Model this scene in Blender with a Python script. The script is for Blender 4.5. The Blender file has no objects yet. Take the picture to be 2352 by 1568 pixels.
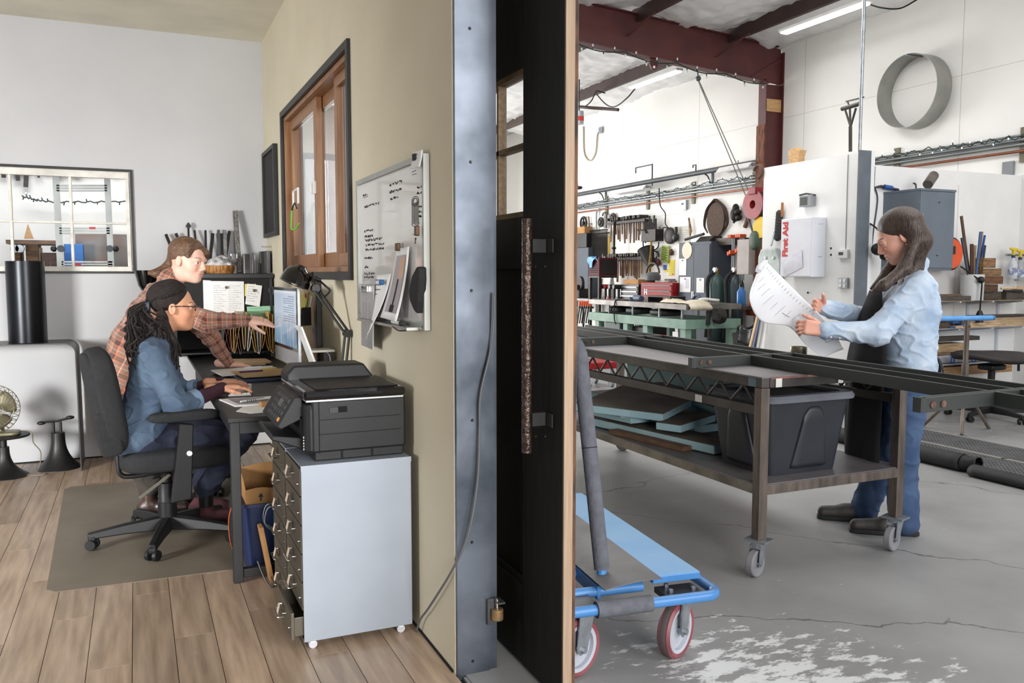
import bpy, bmesh, math, random
import numpy as np
from mathutils import Vector, Matrix, Euler, noise as mnoise

random.seed(7)
SC = bpy.context.scene
COL = SC.collection
PI = math.pi

# ---------------------------------------------------------------- camera, world, lights, exposure
FPX, CXP, CYP, CAMH = 1930.0, 1176.0, 784.0, 1.38
PITCH = math.atan(154/1930.0)
YAW = math.atan(866/math.hypot(1930, 154))
cam_d = bpy.data.cameras.new('camera')
cam_d.sensor_width = 36.0
cam_d.lens = 36.0*FPX/2352.0
cam_d.clip_start = 0.05
cam = bpy.data.objects.new('camera', cam_d)
cam.location = (0, 0, CAMH)
cam.rotation_euler = (PI/2-PITCH, 0, -YAW)
COL.objects.link(cam)
SC.camera = cam

SC.view_settings.view_transform = 'Standard'
SC.view_settings.look = 'None'
SC.view_settings.exposure = 0.0
SC.view_settings.gamma = 1.0
SC.view_settings.use_curve_mapping = False
SC.cycles.use_denoising = True
SC.cycles.max_bounces = 7
SC.cycles.diffuse_bounces = 4
SC.cycles.glossy_bounces = 3
SC.cycles.transmission_bounces = 6
SC.cycles.transparent_max_bounces = 8
SC.cycles.caustics_reflective = False
SC.cycles.caustics_refractive = False

world = bpy.data.worlds.new('daylight')
SC.world = world
world.use_nodes = True
bgn = world.node_tree.nodes['Background']
bgn.inputs['Color'].default_value = (0.93, 0.96, 1.0, 1)
bgn.inputs['Strength'].default_value = 0.55

def area(name, loc, target, sx, sy, power, col=(1, 1, 1), spread=PI):
 l = bpy.data.lights.new(name, 'AREA')
 l.shape = 'RECTANGLE'; l.size = sx; l.size_y = sy
 l.energy = power; l.color = col; l.spread = spread
 o = bpy.data.objects.new(name, l)
 o.location = loc
 d = Vector(target)-Vector(loc)
 o.rotation_euler = d.to_track_quat('-Z', 'Y').to_euler()
 COL.objects.link(o)
 return o

area('office_window_light', (-3.9, 1.9, 1.3), (0.1, 7.0, 0.15), 1.1, 0.9, 100, (1.0, 0.99, 0.97), math.radians(88))
area('office_front_light', (0.75, -2.0, 1.5), (-0.6, 6.8, 0.0), 1.5, 1.2, 78, (1.0, 0.99, 0.98), math.radians(92))
area('shop_door_light', (3.6, 19.0, 2.2), (4.6, 6.0, 0.3), 4.0, 3.4, 640, (1.0, 0.98, 0.95))
area('shop_front_light', (4.6, -2.5, 3.2), (6.4, 8.0, 1.0), 4.5, 3.0, 300, (1.0, 0.985, 0.97))  # unseen fill light added at the workshop's open near side
for _i, (_y, _p) in enumerate(((3.4, 62), (7.6, 85), (12.0, 60), (16.0, 50))):
 area('shop_overhead_fill', (5.2, _y, 4.6), (5.2, _y, 0.0), 2.6, 1.6, _p*1.3, (1, .995, .985))  # overhead fill lamps added below the closed roof, which has no openings

# ---------------------------------------------------------------- helpers
_fw = np.array([math.sin(YAW)*math.cos(PITCH), math.cos(YAW)*math.cos(PITCH), -math.sin(PITCH)])
_rt = np.array([math.cos(YAW), -math.sin(YAW), 0.0])
_up = np.cross(_rt, _fw)
def at(x, y, **k):
 """the point of the plane X=, Y= or Z= that the photograph shows at pixel x, y"""
 d = _fw*FPX+_rt*(x-CXP)-_up*(y-CYP)
 a, v = list(k.items())[0]
 i = 'XYZ'.index(a)
 c = np.array([0, 0, CAMH])
 return Vector(c+d*((v-c[i])/d[i]))

def lin(c):
 return tuple((v/12.92 if v <= 0.04045 else ((v+0.055)/1.055)**2.4) for v in (x/255.0 for x in c))

MATS = {}
def pm(name, c1, c2=None, scale=6.0, rough=0.55, metal=0.0, bump=0.0, bscale=60.0, stretch=(1, 1, 1),
       spec=0.5, contrast=(0.35, 0.65), vary=0.0, coat=0.0, detail=4.0, trans=0.0, alpha=1.0, emit=None, estr=0.0, sheen=0.0, attr=None):
 """procedural material: two colours mixed by noise, optional per-object tone variation and fine relief"""
 if name in MATS: return MATS[name]
 m = bpy.data.materials.new(name)
 m.use_nodes = True
 nt = m.node_tree; N = nt.nodes; L = nt.links
 b = N['Principled BSDF']
 b.inputs['Roughness'].default_value = rough
 b.inputs['Metallic'].default_value = metal
 b.inputs['Specular IOR Level'].default_value = spec
 b.inputs['Coat Weight'].default_value = coat
 b.inputs['Transmission Weight'].default_value = trans
 b.inputs['Alpha'].default_value = alpha
 b.inputs['Sheen Weight'].default_value = sheen
 A = lin(c1); B = lin(c2) if c2 else tuple(v*0.86 for v in A)
 tc = N.new('ShaderNodeTexCoord')
 mp = N.new('ShaderNodeMapping'); mp.inputs['Scale'].default_value = stretch
 L.new(tc.outputs['Object'], mp.inputs['Vector'])
 nz = N.new('ShaderNodeTexNoise'); nz.inputs['Scale'].default_value = scale; nz.inputs['Detail'].default_value = detail
 L.new(mp.outputs['Vector'], nz.inputs['Vector'])
 cr = N.new('ShaderNodeValToRGB')
 cr.color_ramp.elements[0].position = contrast[0]; cr.color_ramp.elements[0].color = (*A, 1)
 cr.color_ramp.elements[1].position = contrast[1]; cr.color_ramp.elements[1].color = (*B, 1)
 L.new(nz.outputs['Fac'], cr.inputs['Fac'])
 out = cr.outputs['Color']
 if vary:
  oi = N.new('ShaderNodeObjectInfo')
  mr = N.new('ShaderNodeMapRange'); mr.inputs['To Min'].default_value = 1-vary; mr.inputs['To Max'].default_value = 1+vary
  L.new(oi.outputs['Random'], mr.inputs['Value'])
  mx = N.new('ShaderNodeVectorMath'); mx.operation = 'SCALE'
  L.new(out, mx.inputs[0]); L.new(mr.outputs['Result'], mx.inputs['Scale'])
  out = mx.outputs['Vector']
  ad = N.new('ShaderNodeVectorMath'); ad.operation = 'ADD'
  sc = N.new('ShaderNodeVectorMath'); sc.operation = 'SCALE'; sc.inputs['Scale'].default_value = 1.0
  cx = N.new('ShaderNodeCombineXYZ')
  ml = N.new('ShaderNodeMath'); ml.operation = 'MULTIPLY'; ml.inputs[1].default_value = 37.0
  L.new(oi.outputs['Random'], ml.inputs[0])
  L.new(ml.outputs[0], cx.inputs[0]); L.new(ml.outputs[0], cx.inputs[1])
  L.new(mp.outputs['Vector'], ad.inputs[0]); L.new(cx.outputs[0], ad.inputs[1])
  L.new(ad.outputs['Vector'], nz.inputs['Vector'])
 if attr:
  at_ = N.new('ShaderNodeAttribute'); at_.attribute_name = attr
  mu = N.new('ShaderNodeMix'); mu.data_type = 'RGBA'; mu.blend_type = 'MULTIPLY'; mu.inputs[0].default_value = 1.0
  L.new(out, mu.inputs[6]); L.new(at_.outputs['Color'], mu.inputs[7])
  out = mu.outputs[2]
 L.new(out, b.inputs['Base Color'])
 if bump:
  n2 = N.new('ShaderNodeTexNoise'); n2.inputs['Scale'].default_value = bscale; n2.inputs['Detail'].default_value = 3
  L.new(mp.outputs['Vector'], n2.inputs['Vector'])
  bp = N.new('ShaderNodeBump'); bp.inputs['Strength'].default_value = bump; bp.inputs['Distance'].default_value = 0.01
  L.new(n2.outputs['Fac'], bp.inputs['Height']); L.new(bp.outputs['Normal'], b.inputs['Normal'])
 if emit:
  b.inputs['Emission Color'].default_value = (*lin(emit), 1); b.inputs['Emission Strength'].default_value = estr
 MATS[name] = m
 return m

class MB:
 """collects shapes in world metres and links them as ONE mesh object"""
 def __init__(s): s.v = []; s.f = []
 def _add(s, vs, fs):
  n = len(s.v); s.v += [tuple(p) for p in vs]; s.f += [tuple(i+n for i in f) for f in fs]; return s
 def box(s, c, d, rot=None):
  x, y, z = d[0]/2, d[1]/2, d[2]/2
  vs = [Vector(p) for p in ((-x, -y, -z), (x, -y, -z), (x, y, -z), (-x, y, -z), (-x, -y, z), (x, -y, z), (x, y, z), (-x, y, z))]
  if rot is not None:
   R = rot if isinstance(rot, Matrix) else (Euler((0, 0, rot)) if not hasattr(rot, '__len__') else Euler(rot)).to_matrix()
   vs = [R @ v for v in vs]
  c = Vector(c)
  return s._add([v+c for v in vs], [(0, 3, 2, 1), (4, 5, 6, 7), (0, 1, 5, 4), (1, 2, 6, 5), (2, 3, 7, 6), (3, 0, 4, 7)])
 def bx(s, x0, x1, y0, y1, z0, z1):
  return s.box(((x0+x1)/2, (y0+y1)/2, (z0+z1)/2), (abs(x1-x0), abs(y1-y0), abs(z1-z0)))
 def bar(s, p0, p1, w, h, up=(0, 0, 1)):
  p0 = Vector(p0); p1 = Vector(p1); d = p1-p0; L = d.length; d = d.normalized()
  u = Vector(up)
  if abs(d.dot(u)) > 0.98: u = Vector((1, 0, 0)) if abs(d.x) < 0.9 else Vector((0, 1, 0))
  x = d.cross(u).normalized(); z = x.cross(d).normalized()
  R = Matrix((x, d, z)).transposed()
  return s.box((p0+p1)/2, (w, L, h), R)
 def cyl(s, p0, p1, r0, r1=None, n=14, cap=True):
  p0 = Vector(p0); p1 = Vector(p1); r1 = r0 if r1 is None else r1
  d = (p1-p0).normalized()
  u = Vector((0, 0, 1)) if abs(d.z) < 0.9 else Vector((1, 0, 0))
  a = d.cross(u).normalized(); b = d.cross(a).normalized()
  vs = []
  for p, r in ((p0, r0), (p1, r1)):
   for i in range(n):
    t = 2*PI*i/n
    vs.append(p+a*(r*math.cos(t))+b*(r*math.sin(t)))
  fs = [(i, i+n, (i+1) % n+n, (i+1) % n) for i in range(n)]
  if cap: fs += [tuple(range(n)), tuple(range(2*n-1, n-1, -1))]
  return s._add(vs, fs)
 def tube(s, pts, r, n=8, closed=False, flat=1.0):
  pts = [Vector(p) for p in pts]; m = len(pts)
  rs = r if hasattr(r, '__len__') else [r]*m
  vs = []; prev = None
  for i, p in enumerate(pts):
   if closed: d = pts[(i+1) % m]-pts[i-1]
   else: d = pts[min(i+1, m-1)]-pts[max(i-1, 0)]
   d = d.normalized() if d.length > 1e-9 else Vector((0, 0, 1))
   if prev is None:
    u = Vector((0, 0, 1)) if abs(d.z) < 0.9 else Vector((1, 0, 0))
    a = d.cross(u).normalized()
   else:
    a = (prev-d*prev.dot(d))
    a = a.normalized() if a.length > 1e-6 else d.cross(Vector((0, 0, 1))).normalized()
   prev = a; b = d.cross(a)
   for k in range(n):
    t = 2*PI*k/n
    vs.append(p+a*(rs[i]*math.cos(t))+b*(rs[i]*flat*math.sin(t)))
  fs = []
  for i in range(m if closed else m-1):
   j = (i+1) % m
   for k in range(n):
    l = (k+1) % n
    fs.append((i*n+k, i*n+l, j*n+l, j*n+k))
  if not closed: fs += [tuple(range(n-1, -1, -1)), tuple(range((m-1)*n, m*n))]
  return s._add(vs, fs)
 def lathe(s, prof, c, axis='Z', n=24, R=None, ring=False):
  c = Vector(c); vs = []
  for r, h in prof:
   for i in range(n):
    t = 2*PI*i/n; x, y = r*math.cos(t), r*math.sin(t)
    p = {'Z': (x, y, h), 'X': (h, x, y), 'Y': (x, h, -y)}[axis]
    p = Vector(p)
    if R is not None: p = R @ p
    vs.append(c+p)
  m = len(prof); fs = []
  for i in range(m-1):
   for k in range(n):
    l = (k+1) % n
    fs.append((i*n+k, i*n+l, (i+1)*n+l, (i+1)*n+k))
  if ring:
   return s._add(vs, fs+[((m-1)*n+k, (m-1)*n+(k+1) % n, (k+1) % n, k) for k in range(n)])
  if prof[0][0] > 1e-6: fs.append(tuple(range(n-1, -1, -1)))
  if prof[-1][0] > 1e-6: fs.append(tuple(range((m-1)*n, m*n)))
  return s._add(vs, fs)
 def prism(s, poly, ax, a, b):
  """polygon given in the two other axes, extruded along ax from a to b"""
  n = len(poly)
  def mk(p, t): return {'X': (t, p[0], p[1]), 'Y': (p[0], t, p[1]), 'Z': (p[0], p[1], t)}[ax]
  vs = [mk(p, a) for p in poly]+[mk(p, b) for p in poly]
  fs = [tuple(range(n)), tuple(range(2*n-1, n-1, -1))]+[(i, i+n, (i+1) % n+n, (i+1) % n) for i in range(n)]
  return s._add(vs, fs)
 def ell(s, c, r, n=16, m=10, R=None):
  r = r if hasattr(r, '__len__') else (r, r, r)
  c = Vector(c); vs = []; fs = []
  for j in range(m+1):
   p = -PI/2+PI*j/m
   for i in range(n):
    t = 2*PI*i/n
    q = Vector((r[0]*math.cos(p)*math.cos(t), r[1]*math.cos(p)*math.sin(t), r[2]*math.sin(p)))
    if R is not None: q = R @ q
    vs.append(c+q)
  for j in range(m):
   for i in range(n):
    k = (i+1) % n
    fs.append((j*n+i, j*n+k, (j+1)*n+k, (j+1)*n+i))
  return s._add(vs, fs)
 def sup(s, c, r, e1=0.4, e2=0.4, R=None, n=28, m=16):
  """superellipsoid cushion"""
  c = Vector(c); vs = []; fs = []
  pw = lambda v, e: math.copysign(abs(v)**e, v)
  for j in range(m+1):
   p = -PI/2+PI*j/m
   for i in range(n):
    t = 2*PI*i/n
    q = Vector((r[0]*pw(math.cos(p), e1)*pw(math.cos(t), e2), r[1]*pw(math.cos(p), e1)*pw(math.sin(t), e2), r[2]*pw(math.sin(p), e1)))
    if R is not None: q = R @ q
    vs.append(c+q)
  for j in range(m):
   for i in range(n):
    k = (i+1) % n
    fs.append((j*n+i, j*n+k, (j+1)*n+k, (j+1)*n+i))
  return s._add(vs, fs)
 def sheet(s, fn, nu, nv, th=0.0):
  """surface fn(u, v) on a grid; th gives it thickness along its normals"""
  P = [[Vector(fn(i/nu, j/nv)) for j in range(nv+1)] for i in range(nu+1)]
  idx = lambda i, j: i*(nv+1)+j
  fs = [(idx(i, j), idx(i+1, j), idx(i+1, j+1), idx(i, j+1)) for i in range(nu) for j in range(nv)]
  vs = [P[i][j] for i in range(nu+1) for j in range(nv+1)]
  if not th: return s._add(vs, fs)
  nr = []
  for i in range(nu+1):
   for j in range(nv+1):
    a = P[min(i+1, nu)][j]-P[max(i-1, 0)][j]; b = P[i][min(j+1, nv)]-P[i][max(j-1, 0)]
    q = a.cross(b); nr.append(q.normalized() if q.length > 1e-12 else Vector((0, 0, 1)))
  k = len(vs)
  v2 = [v-n*th for v, n in zip(vs, nr)]
  f2 = [tuple(q+k for q in reversed(f)) for f in fs]
  rim = [idx(i, 0) for i in range(nu+1)]+[idx(nu, j) for j in range(1, nv+1)]+[idx(i, nv) for i in range(nu-1, -1, -1)]+[idx(0, j) for j in range(nv-1, 0, -1)]
  f3 = [(rim[i], rim[i]+k, rim[(i+1) % len(rim)]+k, rim[(i+1) % len(rim)]) for i in range(len(rim))]
  return s._add(vs+v2, fs+f2+f3)
 def mesh(s, name, off=(0, 0, 0), smooth=False):
  me = bpy.data.meshes.new(name)
  ox, oy, oz = off
  me.from_pydata([(x-ox, y-oy, z-oz) for x, y, z in s.v], [], s.f)
  bm = bmesh.new(); bm.from_mesh(me)
  bmesh.ops.recalc_face_normals(bm, faces=bm.faces)
  bm.to_mesh(me); bm.free()
  if smooth:
   me.polygons.foreach_set('use_smooth', [True]*len(me.polygons))
   if smooth != 'all':
    try: me.set_sharp_from_angle(angle=math.radians(38))
    except Exception: pass
  return me
 def build(s, name, m, parent=None, smooth=False, bevel=0.0, kind=None, label=None, subdiv=0):
  if parent is not None:
   off = tuple(parent_world(parent))
  else:
   a = np.array(s.v); lo = a.min(0); hi = a.max(0)
   off = ((lo[0]+hi[0])/2, (lo[1]+hi[1])/2, lo[2])
  me = s.mesh(name, off, smooth)
  for mm in (m if isinstance(m, (list, tuple)) else [m]): me.materials.append(mm)
  o = bpy.data.objects.new(name, me); COL.objects.link(o)
  if parent is not None: o.parent = parent
  else: o.location = off
  if bevel:
   bv = o.modifiers.new('edge', 'BEVEL'); bv.width = bevel; bv.segments = 2; bv.limit_method = 'ANGLE'; bv.angle_limit = math.radians(40)
  if subdiv:
   sd = o.modifiers.new('sub', 'SUBSURF'); sd.levels = subdiv; sd.render_levels = subdiv
  if kind: o['kind'] = kind
  if label: o['label'] = label
  return o

def parent_world(p):
 v = Vector((0, 0, 0))
 while p is not None:
  v = v+p.location; p = p.parent
 return v

def T(name, label, cat, loc=(0, 0, 0), group=None):
 """an Empty at a thing's base; its parts are built in world metres under it"""
 o = bpy.data.objects.new(name, None); COL.objects.link(o)
 o.empty_display_size = 0.05
 o.location = loc
 o['label'] = label; o['category'] = cat
 if group: o['group'] = group
 return o
def S(name, label, cat, mb, m, group=None, **k):
 """a thing that is a single mesh"""
 o = mb.build(name, m, **k)
 o['label'] = label; o['category'] = cat
 if group: o['group'] = group
 return o
def G(name, mb, m, **k):
 """a piece of the setting"""
 return mb.build(name, m, kind='structure', **k)
def dup(root, loc, label, rotz=0.0):
 c = root.copy(); COL.objects.link(c); c.location = loc; c.rotation_euler = (0, 0, rotz); c['label'] = label
 for ch in list(root.children):
  d = ch.copy(); COL.objects.link(d); d.parent = c
  for g in ch.children:
   e = g.copy(); COL.objects.link(e); e.parent = d
 return c
def copy_part(o, parent, loc=(0, 0, 0), rot=(0, 0, 0)):
 c = o.copy(); COL.objects.link(c); c.parent = parent; c.location = loc; c.rotation_euler = rot
 return c
def arc(c, r, a0, a1, n, plane='XZ'):
 out = []
 for i in range(n+1):
  t = a0+(a1-a0)*i/n
  p, q = r*math.cos(t), r*math.sin(t)
  out.append({'XZ': (c[0]+p, c[1], c[2]+q), 'XY': (c[0]+p, c[1]+q, c[2]), 'YZ': (c[0], c[1]+p, c[2]+q)}[plane])
 return out
def bez(pts, n=24):
 """Catmull-Rom curve through points"""
 P = [Vector(p) for p in pts]; P = [P[0]*2-P[1]]+P+[P[-1]*2-P[-2]]
 out = []; m = len(P)-3; per = max(2, n//m)
 for i in range(m):
  p0, p1, p2, p3 = P[i:i+4]
  for k in range(per):
   t = k/per
   out.append(0.5*((2*p1)+(p2-p0)*t+(2*p0-5*p1+4*p2-p3)*t*t+(3*p1-p0-3*p2+p3)*t**3))
 out.append(P[-2])
 return out
def text(s, name, m, parent, loc, rot, size, depth=0.0006, align='LEFT', stretch=1.0, bold=0.0):
 c = bpy.data.curves.new(name, 'FONT'); c.body = s; c.size = size; c.extrude = depth; c.align_x = align; c.offset = bold
 o = bpy.data.objects.new(name, c); COL.objects.link(o)
 dg = bpy.context.evaluated_depsgraph_get(); dg.update()
 me = bpy.data.meshes.new_from_object(o.evaluated_get(dg))
 bpy.data.objects.remove(o)
 o = bpy.data.objects.new(name, me); COL.objects.link(o)
 me.materials.clear(); me.materials.append(m)
 o.parent = parent
 o.location = Vector(loc)-parent_world(parent); o.rotation_euler = rot; o.scale = (stretch, 1, 1)
 return o
def writing(name, m, parent, org, u, v, lines, h, wobble=0.3, r=0.0009, seed=1):
 """illegible handwriting: thin strokes raised on a page. lines = (u0, u1, v) in metres along the page axes"""
 rd = random.Random(seed); mb = MB(); org = Vector(org); u = Vector(u).normalized(); v = Vector(v).normalized(); n = u.cross(v)
 for (a, b, w) in lines:
  x = a
  while x < b:
   L = rd.uniform(1.5, 5)*h
   pts = []; t = x
   while t < min(x+L, b):
    pts.append(org+u*t+v*(w+rd.uniform(-.5, .5)*h)+n*0.0008); t += h*rd.uniform(.25, .5)
   if len(pts) > 1: mb.tube(pts, r, n=3)
   x += L+h*0.9
 return mb.build(name, m, parent)
# ---------------------------------------------------------------- materials of the setting
M_grey = pm('wall_paint_grey', (194, 195, 197), (189, 190, 193), 2.0, 0.85, bump=0.05, bscale=160)
M_beige = pm('wall_paint_beige', (214, 206, 184), (208, 199, 176), 2.0, 0.8, bump=0.05, bscale=160)
M_ceil = pm('ceiling_paint', (226, 221, 204), None, 2.0, 0.9)
M_white = pm('workshop_white_paint', (243, 242, 239), (236, 235, 231), 0.9, 0.75, bump=0.04, bscale=30)
M_white2 = pm('plywood_white_paint', (240, 240, 239), (232, 232, 231), 2.5, 0.7, bump=0.05, bscale=40, contrast=(.4, .75))
M_black = pm('black_paint', (26, 26, 27), (20, 20, 21), 8, 0.45, bump=0.05, bscale=50)
M_blackmatte = pm('black_matte', (24, 24, 25), (18, 18, 19), 8, 0.75)
M_steelcol = pm('blued_mill_steel', (122, 129, 140), (56, 62, 70), 3.2, 0.36, metal=0.85, bump=0.06, bscale=14, contrast=(.36, .72), detail=7)
M_dark = pm('dark_gap', (14, 14, 15), None, 3, 0.9)
M_plank = pm('oak_plank', (180, 158, 136), (130, 108, 90), 3.2, 0.42, bump=0.05, bscale=30, stretch=(9, 0.7, 1), contrast=(.3, .75), vary=0.16, detail=7, coat=0.15)
M_wood = pm('varnished_fir', (158, 114, 78), (126, 86, 54), 5, 0.38, bump=0.05, bscale=30, stretch=(9, 9, 0.8), contrast=(.3, .7))
M_rawwood = pm('raw_fir_edge', (160, 138, 116), (138, 116, 96), 6, 0.7, bump=0.08, bscale=30, stretch=(26, 8, 0.8), contrast=(.3, .7))
M_doorwood = pm('ebonised_wood', (27, 25, 23), (18, 17, 16), 5, 0.6, spec=.2, bump=0.08, bscale=30, stretch=(9, 9, 0.8))
def glass_mat(name, rough=0.02, tint=(1, 1, 1), alpha=0.04):
 m = bpy.data.materials.new(name); m.use_nodes = True
 nt = m.node_tree; N = nt.nodes; L = nt.links
 N.remove(N['Principled BSDF'])
 o = N['Material Output']
 t = N.new('ShaderNodeBsdfTransparent'); t.inputs['Color'].default_value = (*tint, 1)
 g = N.new('ShaderNodeBsdfGlossy'); g.inputs['Roughness'].default_value = rough
 f = N.new('ShaderNodeLayerWeight'); p = N.new('ShaderNodeMath'); p.operation = 'POWER'; p.inputs[1].default_value = 4
 L.new(f.outputs['Facing'], p.inputs[0])
 a = N.new('ShaderNodeMath'); a.operation = 'MULTIPLY_ADD'; a.inputs[1].default_value = .5; a.inputs[2].default_value = alpha
 L.new(p.outputs[0], a.inputs[0])
 mx = N.new('ShaderNodeMixShader')
 L.new(a.outputs[0], mx.inputs[0]); L.new(t.outputs[0], mx.inputs[1]); L.new(g.outputs[0], mx.inputs[2])
 L.new(mx.outputs[0], o.inputs['Surface'])
 MATS[name] = m
 return m
M_glass = glass_mat('window_glass')
def concrete():
 m = pm('worn_concrete', (150, 150, 150), (126, 125, 125), 1.6, 0.42, bump=0.06, bscale=26, contrast=(.3, .7), detail=8)
 nt = m.node_tree; N = nt.nodes; L = nt.links; b = N['Principled BSDF']
 src = b.inputs['Base Color'].links[0].from_socket
 tc = N.new('ShaderNodeTexCoord')
 # flaked pale sealer: big patch mask times ragged small noise
 mp = N.new('ShaderNodeMapping'); mp.inputs['Rotation'].default_value = (0, 0, 0.4); mp.inputs['Scale'].default_value = (1, 2.2, 1)
 L.new(tc.outputs['Object'], mp.inputs['Vector'])
 n1 = N.new('ShaderNodeTexNoise'); n1.inputs['Scale'].default_value = 7.0; n1.inputs['Detail'].default_value = 9; n1.inputs['Roughness'].default_value = 0.7
 L.new(mp.outputs['Vector'], n1.inputs['Vector'])
 n2 = N.new('ShaderNodeTexNoise'); n2.inputs['Scale'].default_value = 0.75; n2.inputs['Detail'].default_value = 2
 L.new(tc.outputs['Object'], n2.inputs['Vector'])
 # the bare patch lies by the trolley
 gm = N.new('ShaderNodeVectorMath'); gm.operation = 'DISTANCE'; gm.inputs[1].default_value = (1.95-4.975, 2.02-8.8, 0.15)
 L.new(tc.outputs['Object'], gm.inputs[0])
 gr = N.new('ShaderNodeMapRange'); gr.inputs['From Min'].default_value = 0.15; gr.inputs['From Max'].default_value = 0.95; gr.inputs['To Min'].default_value = 0.21; gr.inputs['To Max'].default_value = -0.06
 L.new(gm.outputs['Value'], gr.inputs['Value'])
 a1 = N.new('ShaderNodeMath'); a1.operation = 'MULTIPLY'; a1.inputs[1].default_value = 0.25
 L.new(n2.outputs['Fac'], a1.inputs[0])
 a2 = N.new('ShaderNodeMath'); a2.operation = 'ADD'; L.new(a1.outputs[0], a2.inputs[0]); L.new(n1.outputs['Fac'], a2.inputs[1])
 a3 = N.new('ShaderNodeMath'); a3.operation = 'ADD'; L.new(a2.outputs[0], a3.inputs[0]); L.new(gr.outputs[0], a3.inputs[1])
 rp = N.new('ShaderNodeMapRange'); rp.inputs['From Min'].default_value = 0.735; rp.inputs['From Max'].default_value = 0.79
 L.new(a3.outputs[0], rp.inputs['Value'])
 mx = N.new('ShaderNodeMix'); mx.data_type = 'RGBA'; mx.inputs[7].default_value = (*lin((206, 208, 208)), 1)
 L.new(rp.outputs[0], mx.inputs[0]); L.new(src, mx.inputs[6])
 # hairline cracks
 vo = N.new('ShaderNodeTexVoronoi'); vo.feature = 'DISTANCE_TO_EDGE'; vo.inputs['Scale'].default_value = 0.42
 n3 = N.new('ShaderNodeTexNoise'); n3.inputs['Scale'].default_value = 2.2; n3.inputs['Detail'].default_value = 6
 L.new(tc.outputs['Object'], n3.inputs['Vector'])
 vs = N.new('ShaderNodeVectorMath'); vs.operation = 'SCALE'; vs.inputs['Scale'].default_value = 0.5; L.new(n3.outputs['Color'], vs.inputs[0])
 va = N.new('ShaderNodeVectorMath'); va.operation = 'ADD'; L.new(tc.outputs['Object'], va.inputs[0]); L.new(vs.outputs[0], va.inputs[1])
 L.new(va.outputs[0], vo.inputs['Vector'])
 rc = N.new('ShaderNodeMapRange'); rc.inputs['From Min'].default_value = 0.0012; rc.inputs['From Max'].default_value = 0.003
 L.new(vo.outputs['Distance'], rc.inputs['Value'])
 mc = N.new('ShaderNodeMix'); mc.data_type = 'RGBA'; mc.inputs[6].default_value = (*lin((96, 95, 95)), 1)
 L.new(rc.outputs[0], mc.inputs[0]); L.new(mx.outputs[2], mc.inputs[7])
 L.new(mc.outputs[2], b.inputs['Base Color'])
 return m
M_conc = concrete()

# ---------------------------------------------------------------- office shell
XW = 0.968                       # office side wall
YF = 7.0                         # office far wall
floor = G('floor', MB().bx(-3.2, XW+.12, 0.6, YF, -0.06, -0.014), M_dark)
G('floor_unseen', MB().bx(-5.2, 1.1, -4.6, .62, -.06, 0), pm('unseen_floor_brown', (112, 92, 76), (92, 76, 62), 3, .6))  # unseen floor added behind the camera to darken what the steel column reflects
G('reflected_wall', MB().bx(-5.2, 1.1, -4.7, -4.6, 0, 1.95), pm('reflected_wall_dark', (58, 56, 54)))  # unseen dark half wall, added so the column's lower part reflects dark
PW = 0.146; row = 0
plank_me = {}
x = XW
while x > -2.6:
 y = 0.7+((row*0.53) % 1.22)-1.22
 while y < YF:
  y0 = max(y, 0.62); y1 = min(y+1.22, YF-.004)
  if y1-y0 > 0.05 and y1 > 2.2:
   L = round(y1-y0, 2)
   if L not in plank_me:
    me = MB().bx(-PW/2+.0012, PW/2-.0012, 0.0012, L-.0012, -.014, 0).mesh('plank'); me.materials.append(M_plank); plank_me[L] = me
   o = bpy.data.objects.new('plank', plank_me[L]); COL.objects.link(o); o.parent = floor
   o.location = Vector((x-PW/2, y0, 0))-floor.location
  y += 1.22
 x -= PW; row += 1
wx = -1.62; we = -.02
G('wall_left', MB().bx(-3.2, wx, YF, YF+.12, 0, 3.25).bx(we, XW+.12, YF, YF+.12, 0, 3.25)
  .bx(wx, we, YF, YF+.12, 0, 1.400).bx(wx, we, YF, YF+.12, 2.15, 3.25), M_grey)
WY0, WY1, WZ0, WZ1 = 4.085, 6.03, 1.392, 2.455
G('wall_right', MB().bx(XW, XW+.12, 2.645, WY0, -.06, 3.25).bx(XW, XW+.12, WY1, YF, -.06, 3.25)
  .bx(XW, XW+.12, WY0, WY1, -.06, WZ0).bx(XW, XW+.12, WY0, WY1, WZ1, 3.25), M_beige)
G('ceiling', MB().bx(-3.6, XW+.12, -4.7, YF+.12, 3.2, 3.3), M_ceil)  # carried on behind the camera to keep sky light out of the office
G('gap_strip_1', MB().bx(XW-.006, XW, 2.66, YF, 0, .008), M_dark)  # thin dark strips in place of the shaded gap at the wall foot
G('gap_strip_2', MB().bx(-2.6, XW, YF-.008, YF, 0, .01), M_dark)

# steel column that caps the wall end
col = G('column', MB().bx(XW+.002, 1.09, 2.625, 2.645, -.06, 3.4).bx(1.09, 1.119, 2.632, 2.66, -.06, 3.4).bx(1.105, 1.119, 2.66, 2.8, -.06, 3.4), M_steelcol)
for px, py in ((1081, 372), (1083, 667), (1085, 965), (1084, 1245), (1086, 1518), (1079, 65)):
 p = at(px, py, Y=2.625)
 MB().cyl(p, p+Vector((0, -.004, 0)), .0055, .004, 10).build('screw', pm('dark_screw', (60, 58, 56), None, 5, .4, .8), col, smooth=True)

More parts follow.
